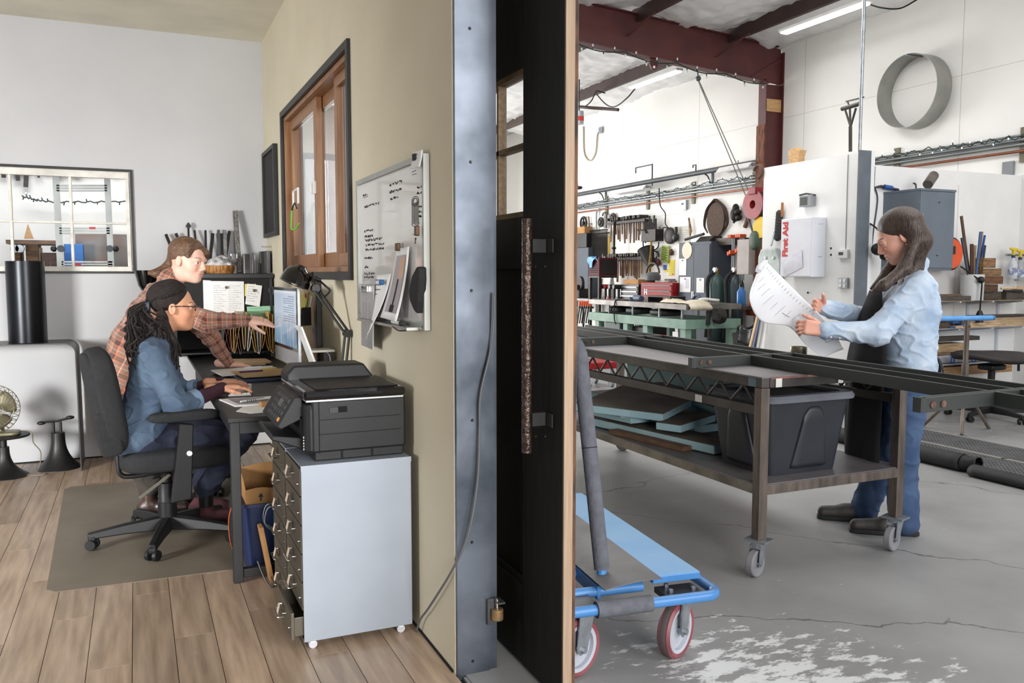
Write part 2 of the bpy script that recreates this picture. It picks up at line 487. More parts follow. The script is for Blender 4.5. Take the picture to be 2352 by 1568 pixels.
# side window with wooden sliding sashes
w1 = G('window_1', MB().bx(XW-.018, XW+.13, WY0-.04, WY0, WZ0-.04, WZ1+.04).bx(XW-.018, XW+.13, WY1, WY1+.04, WZ0-.04, WZ1+.04)
       .bx(XW-.018, XW+.13, WY0, WY1, WZ1, WZ1+.04).bx(XW-.018, XW+.13, WY0, WY1, WZ0-.04, WZ0), M_black)
f = MB()
for y0, y1, z0, z1 in ((WY0, WY0+.03, WZ0, WZ1), (WY1-.03, WY1, WZ0, WZ1), (WY0+.03, WY1-.03, WZ0, WZ0+.03), (WY0+.03, WY1-.03, WZ1-.03, WZ1)):
 f.bx(XW+.002, XW+.12, y0, y1, z0, z1)
f.build('window_frame', M_wood, w1, bevel=.003)
def sash(y0, y1, x0, x1, sw=.085):
 s = MB(); z0, z1 = WZ0+.03, WZ1-.03
 s.bx(x0, x1, y0, y0+sw, z0, z1).bx(x0, x1, y1-sw, y1, z0, z1).bx(x0, x1, y0+sw, y1-sw, z0, z0+sw).bx(x0, x1, y0+sw, y1-sw, z1-sw*.8, z1)
 o = s.build('sash', M_wood, w1, bevel=.004)
 MB().bx((x0+x1)/2-.003, (x0+x1)/2+.003, y0+sw, y1-sw, z0+sw, z1-sw*.8).build('pane', M_glass, o)
 return o
sash(5.07, 6.0, XW+.035, XW+.072)
sash(4.50, 5.25, XW+.076, XW+.108)
sash(WY0+.03, 4.58, XW+.035, XW+.072, .07)
MB().bx(XW+.018, XW+.036, 5.10, 5.17, 1.86, 1.935).cyl((XW+.012, 5.135, 1.87), (XW+.012, 5.135, 1.92), .006).build('latch', pm('white_enamel', (228, 228, 226), None, 4, .35), w1, bevel=.002)

# old sash window in the far wall
FY = YF
w2 = G('window_2', MB().bx(wx, .008, FY-.012, FY+.06, 1.386, 1.402).bx(wx, .008, FY-.012, FY+.06, 2.144, 2.162)
       .bx(-.012, .008, FY-.012, FY+.06, 1.402, 2.144), M_black)
M_oldwhite = pm('old_white_paint', (226, 224, 216), (200, 198, 190), 9, .6, bump=.1, bscale=60)
MB().bx(wx, -.012, FY, FY+.04, 1.402, 1.438).bx(wx, -.012, FY, FY+.04, 2.092, 2.144).bx(-.046, -.012, FY, FY+.04, 1.438, 2.092).build('sash', M_oldwhite, w2, bevel=.004)
for x in (-.413, -.797, -1.18):
 MB().bx(x-.010, x+.010, FY+.004, FY+.034, 1.438, 2.092).build('muntin', M_oldwhite, w2, bevel=.004)
MB().bx(wx, -.046, FY+.005, FY+.033, 1.752, 1.768).build('muntin', M_oldwhite, w2, bevel=.004)
for x0, x1 in ((-.403, -.046), (-.787, -.423), (-1.17, -.807)):
 for z0, z1 in ((1.438, 1.752), (1.768, 2.092)):
  MB().bx(x0, x1, FY+.017, FY+.021, z0, z1).build('pane', M_glass, w2)

# ---------------------------------------------------------------- workshop shell
XB = 8.75
G('floor_workshop', MB().bx(1.0, XB+.2, -2.6, 20.2, -.3, -.0), M_conc)
# patch of old concrete showing where the planks stop
G('threshold', MB().bx(XW+.02, 1.2, 0.6, 2.62, -.055, -.004), M_conc)
G('wall_back', MB().bx(XB, XB+.15, 1.5, 20.2, 0, 4.9), M_white)
for y in (4.0, 6.9, 9.4, 11.85, 14.3, 16.7):
 G('seam', MB().bx(XB-.0012, XB, y-.004, y+.004, 2.44, 4.7), pm('panel_joint', (208, 206, 200), None, 4, .8))
for z in (2.44, 3.66):
 G('seam', MB().bx(XB-.0012, XB, 3, 18, z-.003, z+.003), MATS['panel_joint'])
G('wall_far', MB().bx(1.1, 1.4, 20, 20.2, 0, 5.4).bx(7.2, XB+.2, 20, 20.2, 0, 5.4).bx(1.2, 7.2, 20, 20.2, 4.2, 5.4), M_white)
G('wall_office', MB().bx(1.09, 1.13, YF+.2, 20.2, 0, 5.4).bx(1.09, 1.13, 2.9, YF+.2, 3.4, 5.4), M_white)
def roof_z(x): return 4.73+(XB-x)*.068
M_insul = pm('insulation_facing', (238, 238, 238), (226, 227, 228), 4, .42, bump=.5, bscale=9, spec=.6)
def ins(u, v):
 X = 1.0+u*(XB+.05-1.0); Y = 3.0+v*15.5
 k = (X-XB+.95) / 1.52; ph = abs(k-round(k))*2            # sags between purlins
 z = roof_z(X)+.05-.10*math.sin(ph*PI/2)**1.3
 wr = mnoise.noise(Vector((X*1.6, Y*1.1, 3)))*.05+abs(mnoise.noise(Vector((X*3.1, Y*5.2, 8))))*-.055+mnoise.noise(Vector((X*9, Y*7, 1)))*.03
 return (X, Y, z+wr)
ro = G('ceiling_workshop', MB().sheet(ins, 130, 190), M_insul, smooth='all')
G('roof', MB().prism([(0.8, roof_z(.8)+.18), (XB+.2, roof_z(XB+.2)+.18), (XB+.2, roof_z(XB+.2)+.3), (.8, roof_z(.8)+.3)], 'Y', -2.6, 20.2), pm('roof_sheet', (200, 200, 200)))
M_red = pm('red_oxide_steel', (92, 46, 44), (76, 38, 37), 3, .5, bump=.03, bscale=20)
M_rust = pm('rusty_steel', (128, 72, 44), (70, 44, 36), 9, .75, bump=.2, bscale=40, contrast=(.4, .62), stretch=(3, 3, .7))
M_purl = pm('purlin_brown', (70, 48, 44), (56, 40, 38), 4, .6)
for i, x in enumerate((1.7, 3.22, 4.75, 6.27, 7.8)):
 z = roof_z(x)
 G('purlin', MB().bx(x-.03, x+.03, 3.0, 19.8, z-.14, z+.06), M_purl)
bt = lambda x: 4.90-.0675*(x-5.33)
bb = lambda x: 4.40-.0735*(x-5.33)
bm_ = G('beam', MB().prism([(1.2, bb(1.2)), (8.74, bb(8.74)), (8.74, bt(8.74)), (1.2, bt(1.2))], 'Y', 9.893, 9.907), M_red)
MB().prism([(1.2, bt(1.2)), (8.74, bt(8.74)), (8.74, bt(8.74)+.014), (1.2, bt(1.2)+.014)], 'Y', 9.82, 9.98).build('flange', M_red, bm_)
MB().prism([(1.2, bb(1.2)-.014), (8.45, bb(8.45)-.014), (8.45, bb(8.45)), (1.2, bb(1.2))], 'Y', 9.82, 9.98).build('flange', M_red, bm_)
p0 = Vector((7.55, 9.86, bt(7.55)-.33)); MB().bar(p0, (7.8, 9.35, roof_z(7.8)-.1), .04, .006).build('brace', M_red, bm_)
MB().bar((6.1, 9.86, bt(6.1)-.30), (6.27, 9.35, roof_z(6.27)-.1), .04, .006).build('brace', M_red, bm_)
MB().bar((8.2, 9.88, 4.2), (8.74, 9.88, 4.5), .05, .008, up=(0, 1, 0)).build('brace', M_red, bm_)
lug = MB().prism([(6.47, 4.30), (6.60, 4.30), (6.60, 4.22), (6.57, 4.16), (6.535, 4.14), (6.50, 4.16), (6.47, 4.22)], 'Y', 9.88, 9.9)
lug.build('lifting_lug', M_red, bm_); MB().cyl((6.535, 9.879, 4.19), (6.535, 9.876, 4.19), .018).build('lug_hole', M_white, bm_)
cw = G('column.001', MB().bx(8.42, 8.435, 9.82, 9.98, 0, 4.2).bx(8.435, 8.74, 9.893, 9.907, 0, 4.14).bx(8.735, 8.749, 9.82, 9.98, 0, 4.6), M_red)
MB().bx(8.40, 8.419, 9.82, 9.99, 1.2, 3.55).build('rusty_cladding', M_rust, cw)
MB().bx(8.45, 8.74, 9.86, 9.892, 3.75, 3.93).build('wood_block', pm('pine_board', (206, 166, 116), (186, 144, 96), 5, .6, stretch=(1, 8, 8)), cw, bevel=.003)

# white plywood enclosure: partition, post and front wall
XP = 6.45; YP = 6.05
part = G('wall_partition', MB().bx(XP, XP+.1, YP+.02, 7.53, 0, 2.565), M_white2)
G('post', MB().bx(XP-.12, XP+.03, YP, YP+.02, 0, 2.56), pm('grey_post_steel', (104, 112, 120), (92, 100, 108), 5, .5, bump=.05))
G('wall_plywood', MB().bx(XP+.05, XB, YP+.07, YP+.09, 0, 2.44), M_white2)
G('seam', MB().bx(7.78, 7.786, YP+.0685, YP+.07, 0.9, 2.3), MATS['panel_joint'])

# wheeled things outside the frame are left out; far door admits daylight
# ================================================================ OFFICE THINGS
M_plastic = pm('black_plastic', (25, 26, 28), (20, 21, 23), 12, .48, spec=.35, bump=.03, bscale=120)
M_gloss = pm('gloss_black', (12, 12, 14), None, 4, .12, coat=.4)
M_fabric = pm('charcoal_fabric', (46, 47, 49), (42, 43, 45), 40, .95, bump=.25, bscale=260, spec=.2)
M_deskm = pm('black_desk_metal', (32, 33, 35), (24, 25, 27), 6, .5, bump=.03)
M_silver = pm('silver_paint', (158, 166, 177), (150, 158, 169), 3, .4, metal=.25)
M_chrome = pm('chrome', (214, 214, 210), None, 4, .16, metal=1)
M_paper = pm('white_paper', (236, 236, 236), (228, 228, 228), 6, .8)
M_ink = pm('black_ink', (40, 40, 44), None, 5, .8)
M_greyink = pm('grey_print', (150, 150, 154), None, 5, .8)
M_manila = pm('manila_card', (206, 178, 130), (190, 160, 112), 5, .8, vary=.08)
M_kraft = pm('kraft_paper', (176, 132, 84), (156, 114, 70), 7, .85, bump=.1, bscale=30)
M_alu = pm('brushed_aluminium', (190, 192, 194), (176, 178, 180), 5, .35, metal=.6)
M_whitep = pm('white_plastic', (232, 232, 230), None, 5, .35)
M_gun = pm('dark_console_steel', (92, 92, 94), (70, 70, 72), 4, .4, metal=.6, bump=.03, bscale=20)
M_blueplastic = pm('navy_plastic', (30, 46, 88), (24, 38, 76), 5, .45)
M_yellow = pm('yellow_note', (232, 222, 130), None, 5, .8)
M_green = pm('pale_green_paper', (160, 212, 176), None, 5, .8)

# chair mat
S('chair_mat', 'grey translucent chair mat under the rolling desk chair on the plank floor', 'mat',
  MB().prism([(-.36, 4.06), (.40, 4.04), (.74, 4.1), (.74, 6.08), (-.42, 6.08), (-.46, 6.03), (-.40, 4.11)], 'Z', .0005, .0035),
  pm('mat_plastic', (134, 124, 110), (122, 112, 98), 3, .5, bump=.05, bscale=200, alpha=.80))

# rolling desk chair (turned a little away from the camera)
CH = Vector((.115, 4.657, .0036)); ca = math.radians(8)
Rz = Matrix.Rotation(ca, 3, 'Z')
def cp(x, y, z): return CH+Rz @ Vector((x, y, z))
chair = T('office_chair', 'black fabric rolling desk chair the woman in denim sits on', 'chair', CH, 'rolling desk chairs')
castor_ref = None
def star_base(root, c, angs, r, zc=.092):
 c = Vector(c)
 for a in angs:
  a = math.radians(a); d = Vector((math.cos(a), math.sin(a), 0)); e = c+d*r
  n = Vector((-d.y, d.x, 0))
  m = MB()
  w0, w1 = .032, .022
  vs = []
  for p, w, z0, z1 in ((c+d*.02, w0, zc-.035, zc+.035), (c+d*(r*.6), .027, zc-.03, zc+.018), (e+d*.02, w1, zc-.035, zc-.005)):
   vs += [p-n*w+Vector((0, 0, z0)), p+n*w+Vector((0, 0, z0)), p+n*w*.7+Vector((0, 0, z1)), p-n*w*.7+Vector((0, 0, z1))]
  fs = [(0, 1, 2, 3), (11, 10, 9, 8)]
  for k in (0, 4):
   for i in range(4): fs.append((k+i, k+4+i, k+4+(i+1) % 4, k+(i+1) % 4))
  m._add(vs, fs)
  m.build('leg', M_plastic, root, smooth=True, bevel=.006)
  k = MB().cyl(e+Vector((0, 0, .05)), e+Vector((0, 0, zc-.01)), .012).sup(e+Vector((0, 0, .055)), (.02, .024, .018), .6, .6)
  ct = k.build('caster', M_plastic, root, smooth=True)
  q = Vector((math.cos(a+1.1), math.sin(a+1.1), 0))
  for s_ in (-1, 1):
   MB().cyl(e+q*(s_*.012)+Vector((0, 0, .029)), e+q*(s_*.032)+Vector((0, 0, .029)), .028, .026, 18).build('wheel', M_plastic, ct, smooth=True, bevel=.003)
star_base(chair, CH, (-103, -174, -31, 41, 114), .355)
MB().lathe([(.045, .06), (.047, .2), (.043, .205), (.041, .3), (.026, .305), (.026, .42)], CH, 'Z', 20).build('gas_column', M_plastic, chair, smooth=True)
MB().box(cp(.02, 0, .405), (.3, .2, .04), ca).build('seat_plate', M_plastic, chair, bevel=.008)
MB().bar(cp(.0, -.1, .36), cp(-.15, -.14, .27), .02, .008).build('lever', pm('lever_grey', (120, 116, 104)), chair)
MB().sup(cp(.03, 0, .452), (.265, .25, .062), .45, .5, Rz).build('seat', M_fabric, chair, smooth='all')
def back(u, v):
 pass
bk = MB()
Rb = Rz @ Matrix.Rotation(math.radians(-9), 3, 'Y')
bk.sup(cp(-.272, 0, .755), (.062, .225, .262), .5, .42, Rb, 32, 24)
bo = bk.build('backrest', M_fabric, chair, smooth='all')
MB().sup(cp(-.316, 0, .76), (.03, .195, .232), .45, .42, Rb, 28, 20).build('back_shell', M_fabric, bo, smooth='all')
MB().sup(cp(-.285, -.195, .61), (.052, .02, .11), .4, .4, Rb).build('pocket', M_fabric, bo, smooth='all')
MB().tube(bez([cp(-.235, -.08, .54), cp(-.235, -.08, .44), cp(-.225, -.08, .385), cp(-.17, -.08, .37), cp(.0, -.06, .375)], 24), .017, 10, flat=.7).build('back_bracket', M_plastic, chair, smooth=True)
for sg in (-1, 1):
 y = sg*.285
 post = MB().prism([(-.03, .26), (.065, .27), (.085, .64), (.02, .65)], 'Y', y-.016, y+.016)
 post.v = [tuple(cp(*p)) for p in post.v]
 po = post.build('armrest_post', M_plastic, chair, bevel=.006)
 MB().sup(cp(.045, y, .685), (.165, .042, .026), .55, .5, Rz).build('armrest_pad', M_fabric, chair, smooth='all')
 if sg < 0:
  MB().cyl(cp(.06, y-.014, .50), cp(.06, y-.024, .50), .014, .012, 18).build('white_knob', M_whitep, po, smooth=True)

# second rolling chair under the far half of the desk
c2 = T('office_chair', 'black rolling chair base mostly hidden behind the seated woman', 'chair', (.42, 5.72, .0036), 'rolling desk chairs')
star_base(c2, (.42, 5.72, 0), (200, 272, 344, 56, 128), .27)
MB().cyl((.42, 5.72, .09), (.42, 5.72, .40), .03).build('gas_column', M_plastic, c2, smooth=True)
MB().sup((.42, 5.72, .43), (.22, .22, .04), .45, .5).build('seat', M_fabric, c2, smooth='all')

# torchiere behind the standing woman
tl = T('floor_lamp', 'black flared lamp shade on a chrome pole behind the woman in plaid', 'lamp', (.08, 6.78, 0))
MB().lathe([(.12, 0), (.12, .012), (.02, .025)], (.08, 6.78, 0), 'Z', 24).build('base', M_black, tl, smooth=True)
MB().cyl((.08, 6.78, .02), (.08, 6.78, 1.27), .009).build('pole', M_chrome, tl, smooth=True)
MB().lathe([(.018, 1.25), (.04, 1.262), (.062, 1.3), (.088, 1.41), (.084, 1.41), (.055, 1.3), (.02, 1.27)], (.08, 6.78, 0), 'Z', 24).build('lamp_shade', M_gloss, tl, smooth=True)

# ---- desk with hutch
desk = T('desk', 'long black steel desk along the beige wall, holding monitor and keyboard', 'desk', (.66, 5.2, 0))
DX0, DY0, DZ = .352, 3.84, .75
MB().bx(DX0, XW-.012, DY0, 6.985, DZ-.022, DZ).build('worktop', M_deskm, desk, bevel=.003)
MB().bx(DX0+.01, DX0+.03, DY0+.01, 6.2, DZ-.075, DZ-.022).bx(DX0+.01, XW-.02, DY0+.01, DY0+.03, DZ-.075, DZ-.022).build('apron', M_deskm, desk, bevel=.002)
for y in (DY0+.03, 6.15):
 MB().bx(DX0+.008, DX0+.05, y-.022, y+.022, .0, DZ-.022).build('leg', M_deskm, desk, bevel=.003)
MB().bx(DX0+.05, .70, DY0+.012, DY0+.05, .02, .06).build('foot_rail', M_deskm, desk, bevel=.003)
MB().bx(.70, .74, DY0+.008, DY0+.052, .0, DZ-.022).build('leg', M_deskm, desk, bevel=.003)

hu = T('hutch', 'black desk hutch with pinned papers on its back board by the far wall', 'shelf', (.6, 6.8, .75))
MB().bx(.23, XW-.012, 6.56, 6.985, 1.352, 1.385).build('top_shelf', M_black, hu, bevel=.003)
MB().bx(.24, XW-.014, 6.62, 6.64, .98, 1.352).build('pin_board', M_blackmatte, hu)
MB().bx(.24, .27, 6.60, 6.98, .751, 1.352).build('side_panel', M_black, hu, bevel=.002)
MB().bx(XW-.034, XW-.014, 6.60, 6.98, .751, 1.352).build('side_panel', M_black, hu, bevel=.002)
MB().bx(.27, XW-.036, 6.95, 6.98, .751, 1.352).build('back_panel', M_blackmatte, hu)
MB().bx(.27, XW-.036, 6.6, 6.95, .79, .80).build('rack_base', M_black, hu)

# sheets pinned on the board (one axis system: x right, z up, facing the room)
def page(name, label, cat, quad, Y, m=M_paper, group=None, lines=0, cols=1, h=.006, wm=None, seed=1, th=.0012):
 """a sheet given by its four corners (x, z): tl, tr, br, bl"""
 tl_, tr_, br_, bl_ = [Vector((p[0], Y, p[1])) for p in quad]
 def fn(u, v):
  p = (tl_*(1-u)+tr_*u)*(1-v)+(bl_*(1-u)+br_*u)*v
  return p+Vector((0, -.004*math.sin(v*PI)-.003*v*v, 0))
 sh = T(name, label, cat, (bl_+br_)/2, group)
 MB().sheet(fn, 3, 5, th).build('sheet', m, sh)
 if lines:
  uu = (tr_-tl_); w = uu.length; vv = (bl_-tl_); H_ = vv.length; rows = []
  for c in range(cols):
   a0 = w*(.08+c*.9/cols); a1 = a0+w*(.84/cols)*.93
   for i in range(lines):
    z = H_*(.12+.8*i/lines)
    rows.append((a0, a0+(a1-a0)*(.6+.4*((i*7+c*3) % 5)/4), -z))
  writing('print', wm or M_greyink, sh, tl_+Vector((0, -.0065, 0)), uu, -vv, rows, h, seed=seed)
 return sh
A = lambda x, y, Y: (at(x, y, Y=Y).x, at(x, y, Y=Y).z)
YB = 6.612
page('pinned_document', 'tall printed page with two text columns pinned centre of the hutch board', 'document', [A(484, 645, YB), A(560, 646, YB), A(561, 735, YB), A(485, 735, YB)], YB, lines=14, cols=2, h=.005)
page('pinned_document', 'half-hidden blank white page pinned behind the two-column page', 'document', [A(466, 643, YB+.004), A(484, 644, YB+.004), A(486, 725, YB+.004), A(468, 725, YB+.004)], YB+.004)
page('pinned_note', 'small tilted handwritten notepad sheet pinned on the hutch board', 'note', [A(568, 651, YB-.004), A(602, 656, YB-.004), A(596, 704, YB-.004), A(563, 698, YB-.004)], YB-.004, lines=7, h=.006, wm=M_ink, seed=4)
page('pinned_note', 'pale yellow slip peeking out behind the tilted notepad sheet', 'note', [A(562, 652, YB+.002), A(588, 652, YB+.002), A(588, 676, YB+.002), A(562, 680, YB+.002)], YB+.002, m=M_yellow)
page('pinned_document', 'pale green form pinned at the right end of the hutch board', 'document', [A(567, 704, YB), A(633, 702, YB), A(633, 740, YB), A(568, 740, YB)], YB, m=M_green, lines=4, h=.005, wm=M_greyink)
def magnet(label, px, py, r, Y, m, name='magnet', d=.012):
 p = at(px, py, Y=Y)
 S(name, label, 'magnet', MB().lathe([(0, -d), (r*.8, -d), (r, -d*.7), (r, 0), (0, 0)], p, 'Y', 20), m, 'magnets on the hutch board', smooth=True)
M_magn = pm('dark_magnet', (46, 44, 46), (36, 34, 36), 6, .35)
magnet('big round black magnet at the upper right of the hutch board', 626, 667, .034, YB+.006, M_magn, d=.018)
magnet('small dark magnet at the top of the two-column page', 520, 660, .011, YB-.008, M_magn)
magnet('small dark green magnet near the foot of the two-column page', 526, 722, .011, YB-.008, pm('green_magnet', (38, 56, 40)))
magnet('small brown magnet holding the tilted notepad sheet', 584, 667, .010, YB-.014, pm('brown_magnet', (92, 78, 50)))

# folders hanging in the rack: thin leaves joined at a rounded bottom
fold_cols = [(70, 66, 62), (120, 40, 44), (196, 164, 112), (186, 152, 102), (120, 92, 70), (210, 186, 146), (232, 230, 224), (204, 172, 116), (226, 224, 222), (196, 158, 92), (190, 150, 84), (198, 160, 96), (188, 150, 90)]
xs = [.575, .605, .632, .655, .68, .715, .75, .785, .82, .850, .880, .908, .932]
names = ['charcoal', 'dark red', 'tan', 'tan', 'brown', 'cream', 'white', 'buff', 'white', 'ochre', 'ochre', 'ochre', 'ochre']
for i, (x, c) in enumerate(zip(xs, fold_cols)):
 w = .010+.006*((i*3) % 3); lean = -.02+.02*((i*5) % 3)
 z0, z1 = .795+.012*((i*7) % 4), 1.0+.035*((i*5) % 4)
 pts = []
 for k in range(13):
  t = k/12
  if t < .42: q = (-w-(lean), z1-(z1-z0-.03)*(t/.42))
  elif t > .58: q = (w-(lean), z0+.03+(z1-z0-.05)*((t-.58)/.42))
  else:
   a = PI+(t-.42)/.16*PI; q = (w*math.cos(a)-(lean), z0+.03+.03*math.sin(a))
  s_ = max(0, (q[1]-z0)/.25)
  pts.append((x+q[0]*(.5+.8*s_)+lean*(1-s_), q[1]))
 def ff(u, v, pts=pts):
  k = min(int(u*12), 11); f_ = u*12-k
  a, b = pts[k], pts[k+1]
  return (a[0]*(1-f_)+b[0]*f_, 6.40+.22*v, a[1]*(1-f_)+b[1]*f_)
 S('folder', '%s hanging file folder, number %s from the left in the hutch rack' % (names[i], ['one', 'two', 'three', 'four', 'five', 'six', 'seven', 'eight', 'nine', 'ten', 'eleven', 'twelve', 'thirteen'][i]), 'folder',
      MB().sheet(ff, 24, 1, .002), pm('folder_%d' % i, c, None, 6, .75), 'folders in the hutch rack', smooth=True)

# metal samples leaning on the wall above the hutch
def bar_from(px0, py0, px1, py1, w, m, label, name='metal_bar', t=.02, dy=.10):
 a = at(px0, py0, Y=6.955); b = at(px1, py1, Y=6.955)
 dirn = (b-a); 
 k = (a.z-1.386)/max(a.z-b.z, 1e-3); foot = a+dirn*k; foot.y = 6.955-dy
 o = T(name, label, 'bar', (foot.x, foot.y, 1.386), 'bars leaning above the hutch')
 return o, a, foot
M_bar = pm('black_iron_bar', (44, 44, 46), (34, 34, 36), 9, .5, metal=.5, bump=.08)
M_bar2 = pm('grey_iron_bar', (92, 92, 94), (74, 74, 76), 9, .5, metal=.5, bump=.1)
for px0, py0, px1, py1, w, m, lab in (
 (381, 538, 402, 592, .022, M_bar, 'black bar leaning farthest left above the hutch'),
 (404, 536, 418, 570, .022, M_bar, 'black bar leaning second from the left above the hutch'),
 (447, 529, 449, 560, .014, M_bar, 'thin black rod right of the finial-tipped bar'),
 (472, 529, 472, 560, .016, M_bar, 'thin black rod above the plaid woman\'s forehead'),
 (489, 536, 483, 580, .024, M_bar, 'black bar leaning left, right of the plaid woman\'s hair'),
 (502, 528, 502, 600, .022, M_bar2, 'grey flat bar standing upright behind the plastic bag'),
 (509, 536, 510, 600, .018, M_bar, 'black bar close beside the upright grey flat bar'),
 (517, 529, 517, 600, .022, pm('light_iron_bar', (150, 150, 148), (112, 112, 112), 30, .5, metal=.4), 'pale scaly bar left of the tallest bar'),
 (527, 531, 516, 600, .02, M_bar, 'black bar slanting across the pale scaly bar')):
 o, a, b = bar_from(px0, py0, px1, py1, w, m, lab)
 MB().bar(a, b+Vector((0, 0, .004)), w, .016, up=(0, 1, 0)).build('shaft', m, o, bevel=.002)
o, a, b = bar_from(433, 525, 433, 560, .015, M_bar, 'black bar with an arrow-shaped finial behind the plaid woman')
MB().bar(a, b+Vector((0, 0, .004)), .014, .014, up=(0, 1, 0)).build('shaft', M_bar, o)
MB().prism([(a.x-.006, a.z), (a.x-.020, a.z+.018), (a.x-.005, a.z+.046), (a.x+.005, a.z+.046), (a.x+.020, a.z+.018), (a.x+.006, a.z)], 'Y', a.y-.008, a.y+.008).build('finial', M_bar, o, bevel=.002)
o, a, b = bar_from(540, 484, 546, 607, .04, M_bar2, 'tallest textured flat bar leaning above the hutch')
MB().bar(a, b+Vector((0, 0, .008)), .036, .022, up=(0, 1, 0)).build('shaft', pm('hammered_iron', (140, 138, 134), (92, 90, 88), 60, .55, metal=.5, bump=.5, bscale=90), o, bevel=.003)

bw = T('wooden_box', 'small striped wooden box with a plastic bag inside on the hutch', 'box', (at(505, 622, Y=6.75).x, 6.75, 1.386))
bx_ = bw.location.x
MB().lathe([(.095, 1.386), (.108, 1.41), (.112, 1.448), (.104, 1.448), (.1, 1.41), (.088, 1.396), (0, 1.395)], (bx_, 6.75, 0), 'Z', 24).build('bowl', pm('striped_wood', (196, 140, 78), (120, 78, 40), 8, .45, stretch=(8, 8, 1)), bw, smooth=True)
def bag(u, v):
 t = u*2*PI; p = v*PI/2
 r = .098*math.cos(p)*(1+.22*mnoise.noise(Vector((math.cos(t)*2, math.sin(t)*2, v*3)))); z = 1.448+.058*math.sin(p)*(1+.6*mnoise.noise(Vector((math.cos(t)*3, math.sin(t)*3, v*2+4))))
 return (bx_+.01+r*1.1*math.cos(t), 6.75+r*math.sin(t), z)
S('plastic_bag', 'crumpled clear plastic bag lying in the striped wooden box', 'bag', MB().sheet(bag, 40, 12), pm('clear_plastic', (206, 206, 208), (120, 118, 120), 16, .12, bump=.6, bscale=20, contrast=(.4, .6)), smooth='all')

# black steel section samples on the hutch
def sample(px0, px1, pyt, label, y=6.72, hollow=True, m=M_gloss):
 a = at(px0, pyt, Y=y); b = at(px1, pyt, Y=y)
 w = b.x-a.x; mb = MB()
 t = .005
 if hollow:
  mb.bx(a.x, a.x+t, y, y+.06, 1.386, a.z).bx(b.x-t, b.x, y, y+.06, 1.386, a.z).bx(a.x+t, b.x-t, y, y+t, 1.386, a.z).bx(a.x+t, b.x-t, y+.055, y+.06, 1.386, a.z)
 else: mb.bx(a.x, b.x, y, y+.06, 1.386, a.z)
 S('steel_sample', label, 'metal piece', mb, m, 'black steel samples on the hutch', bevel=.002)
sample(529, 545, 582, 'black square tube at the left of the steel samples, behind the leaning bar', y=6.80)
sample(559, 576, 583, 'black tube sample just right of the tallest leaning bar')
sample(577, 588, 581, 'glossy black channel sample in the middle of the hutch row', hollow=True)
sample(590, 598, 604, 'short black block sample, lowest in the hutch row', hollow=False)
sample(597, 612, 577, 'tallest black tube sample left of the steel angle bracket', y=6.74)
sample(613, 622, 582, 'black flat sample standing behind the steel angle bracket', hollow=False)
a0 = at(603, 563, Y=6.70); a1 = at(627, 565, Y=6.70)
S('angle_bracket', 'bare steel angle bracket standing at the right end of the hutch', 'bracket', MB().bx(a1.x-.008, a1.x, 6.70, 6.76, 1.386, a1.z).bx(a0.x, a1.x-.008, 6.70, 6.76, a1.z-.008, a1.z).bx(a0.x+.03, a1.x-.008, 6.70, 6.76, 1.386, 1.392),
  pm('bare_steel', (150, 148, 146), (112, 110, 108), 8, .35, metal=.8), bevel=.001)
S('steel_plate', 'dark steel plate standing on edge at the hutch end by the wall', 'metal piece', MB().bx(.925, .95, 6.66, 6.86, 1.386, 1.56), M_gun, 'black steel samples on the hutch', bevel=.002)

# framed black panel on the side wall
fp = T('framed_panel', 'tall narrow black framed panel hanging beside the wooden window', 'panel', (XW-.02, 6.55, 1.66))
MB().bx(XW-.034, XW-.002, 6.30, 6.33, 1.665, 2.32).bx(XW-.034, XW-.002, 6.86, 6.89, 1.665, 2.32).bx(XW-.034, XW-.002, 6.33, 6.86, 2.29, 2.32).bx(XW-.034, XW-.002, 6.33, 6.86, 1.665, 1.695).build('frame', M_black, fp, bevel=.002)
MB().bx(XW-.02, XW-.002, 6.33, 6.86, 1.695, 2.29).build('panel', M_blackmatte, fp)

# ---- on the desk
def on_desk(px, py, z=DZ): return at(px, py, Z=z)
mo = T('computer_monitor', 'aluminium all-in-one computer monitor on the desk, screen lit', 'monitor', (.78, 4.7, DZ))
mn, mf_ = Vector((.757, 4.40, 0)), Vector((.727, 4.985, 0))
wdir = (mf_-mn).normalized(); nrm = Vector((-wdir.y, wdir.x, 0))
ZT, ZB_ = 1.31, .895
def mq(a, b, z0, z1, d0, d1):
 """a slab of the monitor: a..b along its width, z0..z1, d0..d1 out of the screen"""
 vs = []
 for t in (a, b):
  for d in (d0, d1):
   for z in (z0, z1):
    p = mn+wdir*t+nrm*d; vs.append((p.x, p.y, z))
 m = MB(); m._add(vs, [(0, 1, 3, 2), (4, 6, 7, 5), (0, 4, 5, 1), (2, 3, 7, 6), (0, 2, 6, 4), (1, 5, 7, 3)]); return m
Wm = (mf_-mn).length
cz = ZB_+.082
mq(0, Wm, ZB_, ZT, -.018, 0).build('case', M_alu, mo, bevel=.004)
mq(.002, Wm-.002, cz, ZT-.002, 0, .002).build('bezel', M_gloss, mo)
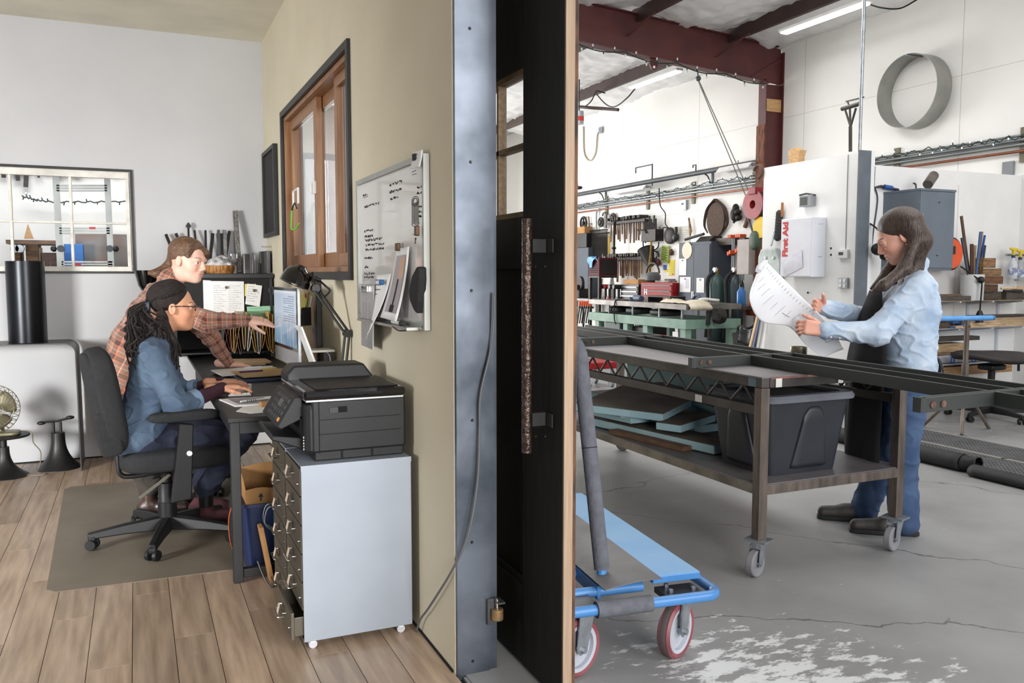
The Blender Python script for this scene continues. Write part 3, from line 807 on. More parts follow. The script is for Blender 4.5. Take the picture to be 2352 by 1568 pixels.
def screen_mat():
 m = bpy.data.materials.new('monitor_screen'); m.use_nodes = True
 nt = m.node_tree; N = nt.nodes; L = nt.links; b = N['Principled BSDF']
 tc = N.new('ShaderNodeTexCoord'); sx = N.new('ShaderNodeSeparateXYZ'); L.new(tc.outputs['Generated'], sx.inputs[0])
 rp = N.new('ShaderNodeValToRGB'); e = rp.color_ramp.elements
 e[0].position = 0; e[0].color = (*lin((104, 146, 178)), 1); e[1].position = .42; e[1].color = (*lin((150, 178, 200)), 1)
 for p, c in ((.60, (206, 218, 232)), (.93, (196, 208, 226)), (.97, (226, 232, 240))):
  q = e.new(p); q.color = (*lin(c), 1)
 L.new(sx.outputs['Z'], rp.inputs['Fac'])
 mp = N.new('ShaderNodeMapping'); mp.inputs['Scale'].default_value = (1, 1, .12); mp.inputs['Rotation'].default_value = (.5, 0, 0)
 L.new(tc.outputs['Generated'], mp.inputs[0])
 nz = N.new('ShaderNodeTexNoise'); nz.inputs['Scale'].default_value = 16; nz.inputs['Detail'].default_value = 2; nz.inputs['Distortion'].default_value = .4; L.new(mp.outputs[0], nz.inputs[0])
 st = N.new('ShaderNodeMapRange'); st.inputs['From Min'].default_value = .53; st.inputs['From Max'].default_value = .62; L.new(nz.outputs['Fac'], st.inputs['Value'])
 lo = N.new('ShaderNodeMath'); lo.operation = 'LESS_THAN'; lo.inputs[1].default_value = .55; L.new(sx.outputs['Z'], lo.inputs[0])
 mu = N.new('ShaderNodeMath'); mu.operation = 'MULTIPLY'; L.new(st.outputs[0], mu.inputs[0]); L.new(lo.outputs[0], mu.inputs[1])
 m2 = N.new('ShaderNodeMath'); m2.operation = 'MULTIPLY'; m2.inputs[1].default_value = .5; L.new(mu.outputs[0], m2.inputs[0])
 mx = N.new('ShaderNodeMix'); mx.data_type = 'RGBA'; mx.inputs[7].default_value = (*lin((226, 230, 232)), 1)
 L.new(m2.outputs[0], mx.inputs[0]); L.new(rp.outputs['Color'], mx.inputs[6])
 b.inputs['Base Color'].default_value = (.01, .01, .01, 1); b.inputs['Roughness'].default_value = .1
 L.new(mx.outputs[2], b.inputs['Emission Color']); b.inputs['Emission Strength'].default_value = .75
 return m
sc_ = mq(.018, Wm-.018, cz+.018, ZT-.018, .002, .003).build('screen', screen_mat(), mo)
lnz = MB()
for i in range(12):
 z = ZT-.05-.012*i
 a_ = mq(.06, .06+(.26 if i % 4 else .14), z, z+.0035, .003, .0034); lnz._add(a_.v, a_.f)
lnz.build('screen_text', pm('screen_text_grey', (120, 140, 165)), mo)
pc = mn+wdir*(Wm/2)
MB().prism([(pc.x+.012, DZ+.0), (pc.x+.2, DZ), (pc.x+.2, DZ+.008), (pc.x+.10, DZ+.014), (pc.x+.05, 1.02), (pc.x+.022, 1.02)], 'Y', pc.y-.09, pc.y+.09).build('stand', M_alu, mo, bevel=.003)

# small laptop stand with a laptop, seen from its side behind the monitor
def pxp(px, py, Y): return at(px, py, Y=Y)
ls = T('tablet', 'slim white tablet tilted on a stand behind the monitor', 'tablet', tuple(pxp(722, 838, 4.35).to_2d())+(DZ,))
a_, b_ = pxp(685, 748, 4.35), pxp(722, 845, 4.35)
MB().bar(a_, b_, .2, .010, up=(1, 0, .4)).build('body', M_whitep, ls, bevel=.003)
MB().bar(pxp(716, 822, 4.35), pxp(729, 843, 4.35), .05, .008, up=(1, 0, .4)).build('foot', M_whitep, ls)
MB().bar((b_.x-.01, 4.35, DZ), b_, .04, .01, up=(0, 1, 0)).build('prop', M_whitep, ls)
a_, b_ = pxp(709, 805, 4.5), pxp(770, 806, 4.5)
wt = T('router', 'flat white box on a stand leg by the articulated lamp', 'box', ((a_.x+b_.x)/2, 4.5, DZ))
MB().bx(a_.x, min(b_.x, .955), 4.43, 4.57, a_.z-.006, a_.z+.006).build('top', M_whitep, wt, bevel=.003)
MB().bx(.90, .95, 4.46, 4.54, DZ+.001, a_.z-.007).build('stand', pm('dark_grey_box', (58, 58, 60)), wt, bevel=.002)
S('charging_cable', 'thin white cable looping down from the white box to the desk', 'cable', MB().tube(bez([pxp(750, 808, 4.45), pxp(757, 818, 4.42), pxp(760, 838, 4.4), pxp(762, 850, 4.38)], 16), .0022, 6), M_whitep, smooth=True)
S('charging_cable', 'thin white cable arched behind the monitor edge beside the tablet', 'cable', MB().tube(bez([pxp(690, 820, 4.5), pxp(697, 809, 4.47), pxp(708, 808, 4.45), pxp(716, 818, 4.42)], 16), .0022, 6), M_whitep, smooth=True)

# cork board, pen cup
cb = T('cork_board', 'narrow pinboard with dark frame on the wall behind the lamp', 'board', (XW-.012, 5.1, .80))
MB().bx(XW-.02, XW-.002, 4.85, 5.75, .82, 1.34).build('board', pm('cork_pale', (196, 178, 150), (170, 150, 122), 22, .9), cb)
MB().bx(XW-.03, XW-.002, 4.825, 4.85, .80, 1.36).bx(XW-.03, XW-.002, 4.85, 5.75, 1.34, 1.36).build('frame', M_black, cb, bevel=.002)
pcup = T('pen_cup', 'black hexagonal mesh pen cup hung on the pinboard, full of pens', 'cup', (XW-.075, 4.97, 1.085))
pcx = XW-.085
hexp = [(pcx+.05*math.cos(PI/6+i*PI/3), 4.95+.05*math.sin(PI/6+i*PI/3)) for i in range(6)]
hexi = [(pcx+.046*math.cos(PI/6+i*PI/3), 4.95+.046*math.sin(PI/6+i*PI/3)) for i in range(6)]
mb = MB()
for i in range(6):
 j = (i+1) % 6
 mb._add([(*hexp[i], 1.085), (*hexp[j], 1.085), (*hexp[j], 1.19), (*hexp[i], 1.19), (*hexi[i], 1.085), (*hexi[j], 1.085), (*hexi[j], 1.19), (*hexi[i], 1.19)],
   [(0, 1, 2, 3), (7, 6, 5, 4), (3, 2, 6, 7), (0, 4, 5, 1)])
mb._add([(*p, 1.087) for p in hexp], [tuple(range(6))])
mb.build('cup', M_blackmatte, pcup)
rd = random.Random(3)
for i, (c, nm) in enumerate((((230, 230, 230), 'white'), ((180, 40, 40), 'red'), ((40, 60, 120), 'blue'), ((60, 60, 60), 'black'), ((200, 200, 205), 'silver'), ((120, 130, 60), 'olive'))):
 a = i*1.05; b0 = Vector((pcx+.02*math.cos(a), 4.95+.02*math.sin(a), 1.09)); b1 = b0+Vector((.03*math.cos(a), .03*math.sin(a)-.01, .165+.012*(i % 3)))
 S('pen', '%s pen standing in the black pen cup' % nm, 'pen', MB().cyl(b0, b1, .0045, n=8), pm('pen_'+nm, c, None, 5, .35), 'pens in the pen cup', smooth=True)
yl = MB()
for k in range(3):
 a = k*1.3
 yl.prism([(pcx-.03+.012*k, 1.15), (pcx-.045+.012*k, 1.25), (pcx-.02+.012*k, 1.285-.02*k), (pcx+.005+.01*k, 1.24)], 'Y', 4.90+.01*k, 4.903+.01*k)
S('sticky_notes', 'folded yellow sticky notes poking out of the black pen cup', 'note', yl, M_yellow)
S('pinned_photo', 'small dark photo print pinned low on the pinboard', 'photo', MB().bx(XW-.023, XW-.02, 4.9, 5.02, .98, 1.07), pm('photo_dark', (86, 96, 110), (190, 180, 160), 20, .4))
hl = T('highlighter', 'yellow highlighter standing behind the tablet', 'pen', (at(712, 797, Y=4.7).x, 4.7, DZ))
hx = hl.location.x
MB().cyl((hx, 4.7, DZ), (hx, 4.7, DZ+.11), .009).build('barrel', pm('hi_yellow', (226, 232, 40)), hl, smooth=True)
MB().cyl((hx, 4.7, DZ+.11), (hx, 4.7, DZ+.14), .005).build('tip', M_black, hl, smooth=True)
S('desk_organizer', 'small black organizer box on the desk behind the tablet', 'box', MB().bx(.80, .90, 4.75, 4.9, DZ, DZ+.09), M_blackmatte, bevel=.003)

# articulated lamp
la = T('desk_lamp', 'black articulated desk lamp arching over the monitor', 'lamp', (.905, 4.05, DZ))
LY = 4.10
jb = Vector((.91, LY, .80)); el = at(805, 765, Y=LY); j2 = at(724, 662, Y=LY+.1); hd = at(681, 641, Y=LY+.15)
el.x = min(el.x, .945)
MB().bx(.87, .95, LY-.04, LY+.04, DZ, DZ+.012).cyl((.91, LY, DZ+.01), jb, .012).build('base', M_black, la, smooth=True)
for s_ in (-.014, .014):
 MB().cyl(jb+Vector((s_, s_, 0)), el+Vector((s_, s_, 0)), .0065, n=10).build('arm', M_black, la, smooth=True)
 MB().cyl(el+Vector((s_, s_, 0)), j2+Vector((s_, s_, 0)), .0065, n=10).build('arm', M_black, la, smooth=True)
MB().cyl(el+Vector((0, -.025, 0)), el+Vector((0, .025, 0)), .02).build('joint', M_black, la, smooth=True)
MB().cyl(j2+Vector((0, -.025, 0)), j2+Vector((0, .025, 0)), .02).build('joint', M_black, la, smooth=True)
nk = hd+Vector((.055, 0, .012))
MB().tube(bez([j2, j2+Vector((-.01, 0, .035)), nk+Vector((.03, 0, .015)), nk], 12), .01, 8).build('neck', M_black, la, smooth=True)
Rh = Matrix.Rotation(math.radians(24), 3, 'Y')
pr = [(.0, .072), (.022, .072), (.03, .062), (.05, .05), (.066, .03), (.074, .0), (.076, -.03), (.071, -.03), (.068, .0), (.045, .044), (0, .055)]
sh = MB().lathe(pr, hd, 'Z', 32, Rh).build('lamp_shade', M_gloss, la, smooth=True)
MB().ell(hd+Rh @ Vector((0, 0, .0)), .032).build('bulb', M_whitep, la, smooth=True)
MB().cyl(hd+Vector((.062, 0, .02)), hd+Vector((.115, 0, -.005)), .016, .013).build('socket', M_black, la, smooth=True)
MB().tube(bez([hd+Vector((.11, 0, -.004)), at(748, 657, Y=LY+.1), at(758, 668, Y=LY+.1), at(740, 683, Y=LY+.1), j2], 24), .005, 6).build('cord', M_black, la, smooth=True)

# keyboard
k1, k2, k3, k4 = Vector((.475, 4.95, 0)), Vector((.645, 4.90, 0)), Vector((.585, 4.44, 0)), Vector((.43, 4.52, 0))
kd = (k3-k2).normalized(); kc = Vector((kd.y, -kd.x, 0))          # along the board (towards the camera) and across it
kroot = T('keyboard', 'slim white keyboard under the seated woman\'s hands', 'keyboard', ((k1+k3)/2+Vector((0, 0, DZ))))
ko = k1
MB().box(ko+kd*.215+kc*-.057+Vector((0, 0, DZ+.006)), (.43, .114, .010), math.atan2(kd.y, kd.x)).build('case', M_alu, kroot, bevel=.003)
kme = None; rows = 6; cols = 21
for r in range(rows):
 for c in range(cols):
  if r == 5 and 4 <= c <= 9:
   if c != 4: continue
   L_ = 6
  else: L_ = 1
  cx = ko+kd*(.012+.0195*(c+L_/2))+kc*-(.008+.0165*(r+.5))
  mb = MB().box(cx+Vector((0, 0, DZ+.0125)), (.0178*L_+(L_-1)*.0017, .0148, .003), math.atan2(kd.y, kd.x))
  mb.build('key', M_whitep, kroot)
ms = T('computer_mouse', 'white computer mouse on the desk edge near the keyboard', 'mouse', (.455, 4.71, DZ))
MB().sup((.455, 4.705, DZ+.014), (.058, .031, .015), .8, .8, Matrix.Rotation(-.5, 3, 'Z')).build('shell', M_whitep, ms, smooth='all')
MB().sup((.455, 4.705, DZ+.004), (.055, .029, .005), .6, .8, Matrix.Rotation(-.5, 3, 'Z')).build('base', M_alu, ms, smooth='all')

def flat(name, label, cat, pts, z, th, m, group=None, bevel=0):
 return S(name, label, cat, MB().prism([tuple(p) for p in pts], 'Z', z, z+th), m, group, bevel=bevel)
def dq(*px):
 return [tuple(on_desk(*p).to_2d()) for p in px]
# papers at the near end
mg = T('magazine', 'open white brochure with a grey picture near the desk corner', 'magazine', (.46, 4.33, DZ))
MB().prism([(.365, 4.42), (.415, 4.16), (.66, 4.16), (.64, 4.42)], 'Z', DZ+.0005, DZ+.006).build('pages', M_paper, mg, bevel=.001)
MB().prism([(.405, 4.40), (.435, 4.20), (.60, 4.20), (.58, 4.40)], 'Z', DZ+.006, DZ+.0066).build('picture', pm('grey_picture', (150, 148, 158), (96, 94, 104), 12, .5), mg)
flat('paper_sheet', 'loose white sheet on the very corner of the desk', 'paper', [(.405, 4.02), (.46, 3.93), (.70, 3.96), (.68, 4.14), (.45, 4.15)], DZ+.0005, .0012, M_paper)
pn = T('pen', 'white pen with black rings lying on the brochure', 'pen', (.52, 4.28, DZ+.012))
MB().cyl((.45, 4.25, DZ+.0115), (.60, 4.31, DZ+.0115), .0048, n=10).build('barrel', M_whitep, pn, smooth=True)
for i in range(5):
 p = Vector((.45, 4.25, DZ+.0115)).lerp(Vector((.60, 4.31, DZ+.0115)), .2+.07*i); q = p+Vector((.15, .06, 0))*.02
 MB().cyl(p, q, .0052, n=10).build('ring', M_black, pn, smooth=True)
S('wood_block', 'small brown wood block holding down the papers by the printer', 'block', MB().box((.575, 4.12, DZ+.013), (.10, .045, .022), .1), M_kraft, bevel=.002)
# file stack between the two women's hands
st = [((.43, 5.72), (.84, 5.80), (.80, 5.36), (.44, 5.30)), ((.56, 5.62), (.80, 5.66), (.79, 5.20), (.58, 5.18)), ((.50, 5.25), (.78, 5.40), (.80, 5.12), (.58, 5.06))]
flat('file_stack', 'thick dark blue binder lying at the bottom of the paper pile', 'binder', [(.50, 5.62), (.82, 5.62), (.82, 5.08), (.54, 5.08)], DZ+.0005, .018, pm('navy_cover', (40, 56, 92)), bevel=.003)
flat('paper_sheet', 'white printed sheets fanned on the desk by the plaid woman\'s hand', 'paper', [(.42, 5.62), (.74, 5.74), (.80, 5.42), (.46, 5.28)], DZ+.0195, .006, M_paper)
flat('folder', 'tan file folder on top of the paper pile by the keyboard', 'folder', [(.52, 5.42), (.84, 5.46), (.82, 5.12), (.56, 5.10)], DZ+.026, .008, M_manila, bevel=.001)
S('pen', 'purple pen lying on the tan folder', 'pen', MB().cyl((.56, 5.30, DZ+.0395), (.70, 5.33, DZ+.0395), .005, n=8), pm('purple', (86, 50, 110)), smooth=True)
S('pen', 'white and blue pen lying on the fanned sheets beside a yellow tab', 'pen', MB().cyl((.62, 5.60, DZ+.031), (.80, 5.62, DZ+.031), .005, n=8), pm('pen_pale', (210, 218, 235)), smooth=True)
flat('sticky_notes', 'yellow sticky tab on the fanned sheets', 'note', [(.70, 5.52), (.80, 5.54), (.81, 5.46), (.71, 5.44)], DZ+.0345, .002, M_yellow)
for i, (x0, x1) in enumerate(((.56, .80), (.575, .84), (.60, .85))):
 flat('envelope', ('lowest', 'middle', 'topmost')[i]+' kraft envelope of the small stack under the hutch', 'envelope', [(x0, 6.34+.02*i), (x1, 6.31), (x1+.01, 6.02+.03*i), (x0+.01, 6.05)], DZ+.0005+.0065*i, .006, pm('envelope_tan', (206, 180, 150), (190, 164, 134), 5, .8, vary=.08), 'kraft envelopes under the hutch')

# ---- printer on the two drawer cabinets
CTOP = .692
pr_ = T('printer', 'black multifunction printer with scanner lid on top of the silver cabinets', 'printer', (.73, 3.33, CTOP))
PX0, PX1, PY0, PY1 = .545, .932, 3.085, 3.60
body = MB().bx(PX0+.03, PX1, PY0, PY1, CTOP+.03, CTOP+.225).build('body', M_plastic, pr_, bevel=.008)
MB().bx(PX0+.005, PX0+.06, PY0+.003, PY1, CTOP+.02, CTOP+.215).build('front_frame', M_plastic, pr_, bevel=.02)
MB().bx(PX0+.04, PX1-.01, PY0+.004, PY1-.01, CTOP+.0, CTOP+.032).build('paper_tray', M_plastic, pr_, bevel=.004)
for x in (.685, .80):
 MB().bx(x-.004, x+.004, PY0+.001, PY0+.006, CTOP+.004, CTOP+.03).build('tray_gap', M_dark, pr_)
MB().bx(PX0+.055, PX1-.02, PY0-.003, PY0, CTOP+.098, CTOP+.100).build('groove', M_dark, pr_)
MB().bx(PX0+.055, PX1-.02, PY0-.0025, PY0, CTOP+.152, CTOP+.154).build('groove', M_dark, pr_)
MB().bx(PX0+.055, PX0+.058, PY0-.003, PY0, CTOP+.03, CTOP+.225).build('groove', M_dark, pr_)
MB().bx(.640, .70, PY0-.004, PY0, CTOP+.178, CTOP+.197).build('label_plate', pm('print_plate', (44, 45, 48)), pr_)
MB().bx(.672, .705, PY0-.006, PY0-.003, CTOP+.178, CTOP+.200).build('latch', M_gloss, pr_)
MB().bx(PX0+.01, PX1-.01, PY0-.004, PY1, CTOP+.222, CTOP+.228).build('silver_strip', M_alu, pr_, label='thin silver trim line')
lid = MB().bx(PX0, PX1+.002, PY0-.004, PY1, CTOP+.229, CTOP+.262).build('scanner_lid', M_gloss, pr_, bevel=.012)
MB().bx(PX0+.05, PX1-.02, PY0+.03, PY1-.16, CTOP+.262, CTOP+.266).build('lid_panel', M_plastic, lid, bevel=.002)
MB().prism([(PX0+.0, CTOP+.25), (PX0+.0, CTOP+.285), (PX0+.03, CTOP+.318), (PX1-.07, CTOP+.318), (PX1-.02, CTOP+.25)], 'Y', PY1-.15, PY1).build('feeder_cover', M_plastic, pr_, bevel=.008)
cpn = [(PX0+.01, CTOP+.235), (PX0-.02, CTOP+.232), (PX0-.085, CTOP+.125), (PX0-.07, CTOP+.115), (PX0+.01, CTOP+.15)]
cpp = MB().prism(cpn, 'Y', PY0+.07, PY1-.05).build('control_panel', M_plastic, pr_, bevel=.004)
cd_ = Vector((-.065, 0, -.107)).normalized(); cn = Vector((-.107, 0, .065)).normalized()
for r in range(4):
 for c in range(6):
  p = Vector((PX0-.02, PY0+.12+.045*c, CTOP+.232))+cd_*(.022+.026*r)+cn*.001
  R = Matrix((cd_, Vector((0, 1, 0)), cn)).transposed()
  if r == 1 and c in (2, 3): continue
  mt = M_gloss
  if (r, c) == (3, 0): mt = pm('amber_key', (214, 150, 60), emit=(230, 160, 60), estr=.3)
  MB().box(p, (.014, .026, .003), R).build('button', pm('printer_key', (62, 62, 62), None, 5, .4) if mt is M_gloss else mt, cpp)
MB().box(Vector((PX0-.02, PY0+.12+.045*2.5, CTOP+.232))+cd_*.045+cn*.001, (.03, .075, .002), Matrix((cd_, Vector((0, 1, 0)), cn)).transposed()).build('display', pm('lcd_grey', (74, 76, 74), None, 5, .2), cpp)
MB().prism([(PX0+.01, CTOP+.075), (PX0-.10, CTOP+.09), (PX0-.105, CTOP+.075), (PX0+.01, CTOP+.03)], 'Y', PY0+.09, PY1-.06).build('output_tray', M_plastic, pr_, bevel=.005)
MB().bx(PX0+.0, PX0+.035, PY0+.07, PY1-.05, CTOP+.10, CTOP+.16).build('slot', M_dark, pr_)
mk = MB()
for i in range(5): mk.box((PX0+.003, PY0+.022, CTOP+.045+.011*i), (.003, .006, .005 if i % 2 else .007))
mk.build('marking', pm('print_white', (190, 190, 188)), pr_)

M_drawer = pm('dark_bronze_drawer', (96, 90, 78), (86, 80, 70), 4, .42, metal=.35)
def cabinet(y0, y1, label, open_bottom):
 c = T('drawer_cabinet', label, 'cabinet', (.73, (y0+y1)/2, 0), 'silver drawer cabinets under the printer')
 x0, x1 = .523, .935
 MB().bx(x0, x1, y0, y0+.006, .035, .69).bx(x0, x1, y1-.006, y1, .035, .69).bx(x0, x1, y0+.006, y1-.006, .684, .69).bx(x1-.006, x1, y0+.006, y1-.006, .035, .684).bx(x0, x1, y0+.006, y1-.006, .035, .04).build('shell', M_silver, c, bevel=.0015)
 MB().bx(x0-.001, x1+.001, y0-.001, y0, .672, .691).build('top_lip', M_silver, c)
 for i in range(6):
  z1 = .68-.1065*i; z0 = z1-.1015
  off = -.045 if (open_bottom and i == 5) else -.004
  d = MB().bx(x0+off, x0+off+.012, y0+.01, y1-.01, z0, z1).bx(x0+off+.012, x1-.05, y0+.016, y0+.02, z0+.01, z1-.02).bx(x0+off+.012, x1-.05, y1-.02, y1-.016, z0+.01, z1-.02).bx(x0+off+.012, x1-.05, y0+.02, y1-.02, z0+.01, z0+.014)
  d = d.build('drawer', M_drawer, c, bevel=.002)
  ym = (y0+y1)/2; zh = z1-.052; xf = x0+off
  MB().tube([(xf, ym-.05, zh), (xf-.026, ym-.05, zh), (xf-.03, ym-.046, zh), (xf-.03, ym+.046, zh), (xf-.026, ym+.05, zh), (xf, ym+.05, zh)], .0028, 6).tube([(xf, ym-.05, zh+.014), (xf-.012, ym-.05, zh+.014), (xf-.012, ym+.05, zh+.014), (xf, ym+.05, zh+.014)], .0018, 5).build('handle', M_chrome, d, smooth=True)
  MB().box((xf-.022, ym, zh+.016), (.0012, .028, .038), (0, .25, 0)).build('label_card', pm('cream_card', (214, 196, 176), None, 4, .8), d)
  MB().cyl((xf-.006, y0+.04, zh-.01), (xf, y0+.04, zh-.01), .006).build('knob', M_chrome, d, smooth=True)
 for x in (x0+.035, x1-.04):
  for y in (y0+.03, y1-.03):
   k = MB().bx(x-.008, x+.008, y-.012, y+.012, .022, .036).build('caster', M_whitep, c)
   MB().cyl((x-.0, y-.011, .0155), (x, y+.011, .0155), .0155, n=16).build('wheel', pm('clear_grey_plastic', (196, 198, 204), None, 5, .2), k, smooth=True)
 return c
cabinet(3.032, 3.375, 'silver drawer cabinet nearest the camera, its bottom drawer pulled open', True)
cabinet(3.381, 3.724, 'second silver drawer cabinet, between the near one and the desk', False)

# waste bin with paper bag, tote, board, lead
bn = T('waste_bin', 'navy blue waste bin behind the black desk leg', 'bin', (.53, 4.02, 0))
def tapered(x0, x1, y0, y1, zb, zt, tp, th=.004):
 cx, cy = (x0+x1)/2, (y0+y1)/2
 def ring(z, s): 
  hx, hy = (x1-x0)/2*s, (y1-y0)/2*s; r = .03*s; pts = []
  for qx, qy, a0 in ((1, 1, 0), (-1, 1, PI/2), (-1, -1, PI), (1, -1, 3*PI/2)):
   for k in range(4):
    a = a0+k*PI/6; pts.append((cx+qx*(hx-r)+r*math.cos(a), cy+qy*(hy-r)+r*math.sin(a), z))
  return pts
 rs = [ring(zb, tp), ring(zt, 1), ring(zt, 1-th*8), ring(zb+.01, tp-th*8)]
 m = MB(); vs = sum(rs, []); fs = []
 for k in range(3):
  for i in range(16): fs.append((k*16+i, k*16+(i+1) % 16, (k+1)*16+(i+1) % 16, (k+1)*16+i))
 fs += [tuple(range(15, -1, -1)), tuple(range(48, 64))]
 return m._add(vs, fs)
tapered(.415, .66, 3.91, 4.2, 0.0, .335, .82).build('bucket', M_blueplastic, bn, smooth=True)
tapered(.408, .667, 3.903, 4.207, .322, .337, 1.0).build('rim', M_blueplastic, bn, smooth=True)
kb = T('paper_bag', 'brown kraft paper bag lining the navy waste bin', 'bag', (.53, 4.05, .05))
def kbag(u, v):
 t = u*4; k = int(t) % 4; f_ = t-int(t)
 cs = [(.428, 3.925), (.65, 3.925), (.65, 4.185), (.428, 4.185)]
 a, b = cs[k], cs[(k+1) % 4]
 x, y = a[0]+(b[0]-a[0])*f_, a[1]+(b[1]-a[1])*f_
 top = .40 if k == 0 else (.40+.06*math.sin(f_*PI)) if k in (1, 3) else .46
 if k == 3: top = .46-.06*f_
 if k == 1: top = .40+.06*f_
 z = .06+(top-.06)*v
 s_ = .84+.16*min(1, z/.335)
 return (.54+(x-.54)*s_, 4.055+(y-4.055)*s_, z+.008*math.sin(u*23)*v)
MB().sheet(kbag, 40, 6, .0015).build('bag', M_kraft, kb)
ax_ = at(599, 1140, Y=3.92); 
MB().prism([(ax_.x-.003, ax_.z-.02), (ax_.x+.003, ax_.z-.02), (ax_.x+.003, ax_.z), (ax_.x+.012, ax_.z), (ax_.x, ax_.z+.018), (ax_.x-.012, ax_.z), (ax_.x-.003, ax_.z)], 'Y', 3.914, 3.9155).build('printed_arrow', M_ink, kb)
S('carton_flap', 'white card sticking up beside the paper bag in the bin', 'card', MB().prism([(.605, .36), (.612, .50), (.648, .52), (.645, .36)], 'Y', 4.19, 4.193), M_paper)
tb = MB()
def tote(u, v):
 a = u*2*PI; r = 1+.12*mnoise.noise(Vector((math.cos(a)*1.5, math.sin(a)*1.5, v*2)))
 return (.585+.045*r*math.cos(a)*(1-.2*v), 3.79+.045*r*math.sin(a), .002+.40*v)
tt = T('tote_bag', 'slack pale green cloth bag standing between cabinet and bin', 'bag', (.585, 3.79, 0))
MB().sheet(tote, 24, 12).build('bag', pm('sage_cloth', (146, 176, 158), (120, 150, 134), 10, .9, bump=.3, bscale=60), tt, smooth='all')
for k in range(2):
 MB().tube(bez([(.545, 3.76+.05*k, .36), (.50, 3.76+.05*k, .35), (.49, 3.77+.05*k, .28), (.53, 3.77+.05*k, .24)], 16), .006, 6, flat=.3).build('handle', pm('grey_strap', (150, 156, 150)), tt, smooth=True)
S('wood_offcut', 'short yellowish board leaning at the cabinet beside the green bag', 'board', MB().bar((.515, 3.80, .012), (.475, 3.82, .26), .10, .018, up=(1, 0, .2)), M_kraft, bevel=.002)
S('power_lead', 'dark lead curling up from the floor beside the wood offcut', 'cable', MB().tube(bez([(.46, 3.82, .1), (.48, 3.78, .04), (.50, 3.745, .006), (.515, 3.73, .006)], 16), .004, 6), M_black, smooth=True)
bp_ = T('backpack', 'black backpack with orange trim under the desk by the shoes', 'bag', (.44, 4.30, 0))
MB().sup((.44, 4.30, .16), (.05, .12, .16), .6, .6).build('body', pm('pack_black', (26, 26, 28), None, 8, .85), bp_, smooth='all')
MB().tube(bez([(.395, 4.2, .27), (.375, 4.19, .2), (.378, 4.19, .1), (.39, 4.2, .05)], 16), .007, 6, flat=.4).build('strap', pm('orange_trim', (214, 96, 40)), bp_, smooth=True)

# ---- left side: console, pipe, fan, stand
cs = MB()
prof = [(-1.75, .905)]+[(-.462+.07*math.cos(a), .835+.07*math.sin(a)) for a in [PI/2-i*PI/16 for i in range(9)]]+[(-.386, .0)]
inner = [(x-.0, z) for x, z in prof]
outp = [(-1.75, .897)]+[(-.462+.062*math.cos(a), .835+.062*math.sin(a)) for a in [PI/2-i*PI/16 for i in range(9)]]+[(-.394, .0)]
S('console_table', 'bent grey steel console table below the old sash window', 'table', cs.prism(prof+outp[::-1], 'Y', 6.56, 6.97), M_gun, smooth=True)
S('steel_pipe', 'wide black steel pipe section standing on the bent console', 'pipe',
  MB().lathe([(.121, .907), (.121, 1.472), (.113, 1.472), (.113, .907)], (-.70, 6.77, 0), 'Z', 40), pm('blued_pipe', (34, 36, 40), (24, 26, 30), 3, .3, metal=.7), smooth=True)
def trumpet(c, zt, rb, rt, parts_root, m):
 prof = []
 for i in range(15):
  t = i/14; r = rt+(rb-rt)*(1-t)**3.0; prof.append((r, .004+zt*t))
 MB().lathe([(rb, 0)]+prof+[(0, zt+.004)], c, 'Z', 32).build('base', m, parts_root, smooth=True)
sd = T('metal_stand', 'black trumpet-foot stand with a leaf-ended crossbar, on the floor under the console', 'stand', (-.54, 6.74, 0), 'cast iron stands')
trumpet((-.54, 6.74, 0), .25, .145, .045, sd, M_black)
for x in (-.565, -.52): MB().cyl((x, 6.74, .24), (x, 6.74, .33), .009).build('post', M_black, sd, smooth=True)
MB().tube([(-.625, 6.74, .336), (-.54, 6.74, .338), (-.47, 6.74, .352)], .008, 8).build('crossbar', M_black, sd, smooth=True)
for x, z in ((-.64, .330), (-.458, .358)): MB().ell((x, 6.74, z), (.028, .02, .014)).build('leaf_end', M_black, sd, smooth=True)
st2 = T('metal_stand', 'black trumpet-foot stool with round top carrying the old fan', 'stand', (-.86, 6.60, 0), 'cast iron stands')
trumpet((-.86, 6.60, 0), .20, .15, .035, st2, M_black)
MB().cyl((-.86, 6.60, .19), (-.86, 6.60, .275), .022).build('post', M_black, st2, smooth=True)
MB().lathe([(.0, .272), (.16, .274), (.165, .281), (.16, .288), (0, .288)], (-.86, 6.60, 0), 'Z', 32).build('top', M_black, st2, smooth=True)
fan = T('desk_fan', 'vintage olive metal desk fan on the round-topped stand', 'fan', (-.88, 6.60, .288))
M_fan = pm('olive_enamel', (150, 144, 118), (120, 114, 92), 8, .35, metal=.4)
fc = Vector((-.905, 6.53, .475)); fr = .165
Rf = Matrix.Rotation(math.radians(20), 3, 'Z')
def fpnt(x, y, z): return fc+Rf @ Vector((x, y, z))
cage = MB()
for k in range(30):
 a = 2*PI*k/30
 pts = []
 for i in range(9):
  t = i/8; r = .02+(fr-.02)*t; aa = a+.5*t
  pts.append(fpnt(r*math.cos(aa), -.055*math.cos(t*PI/2)**.8-.01, r*math.sin(aa)))
 for i in range(1, 5):
  t = i/4; pts.append(fpnt((fr-.03*t)*math.cos(a+.5), .06*t, (fr-.03*t)*math.sin(a+.5)))
 cage.tube(pts, .0021, 4)
for r, y in ((fr, -.008), (fr*.72, -.04), (fr*.3, -.066), (fr-.03, .06)):
 cage.tube([fpnt(r*math.cos(2*PI*i/40), y, r*math.sin(2*PI*i/40)) for i in range(40)], .003, 5, closed=True)
cage.build('cage', M_fan, fan, smooth='all')
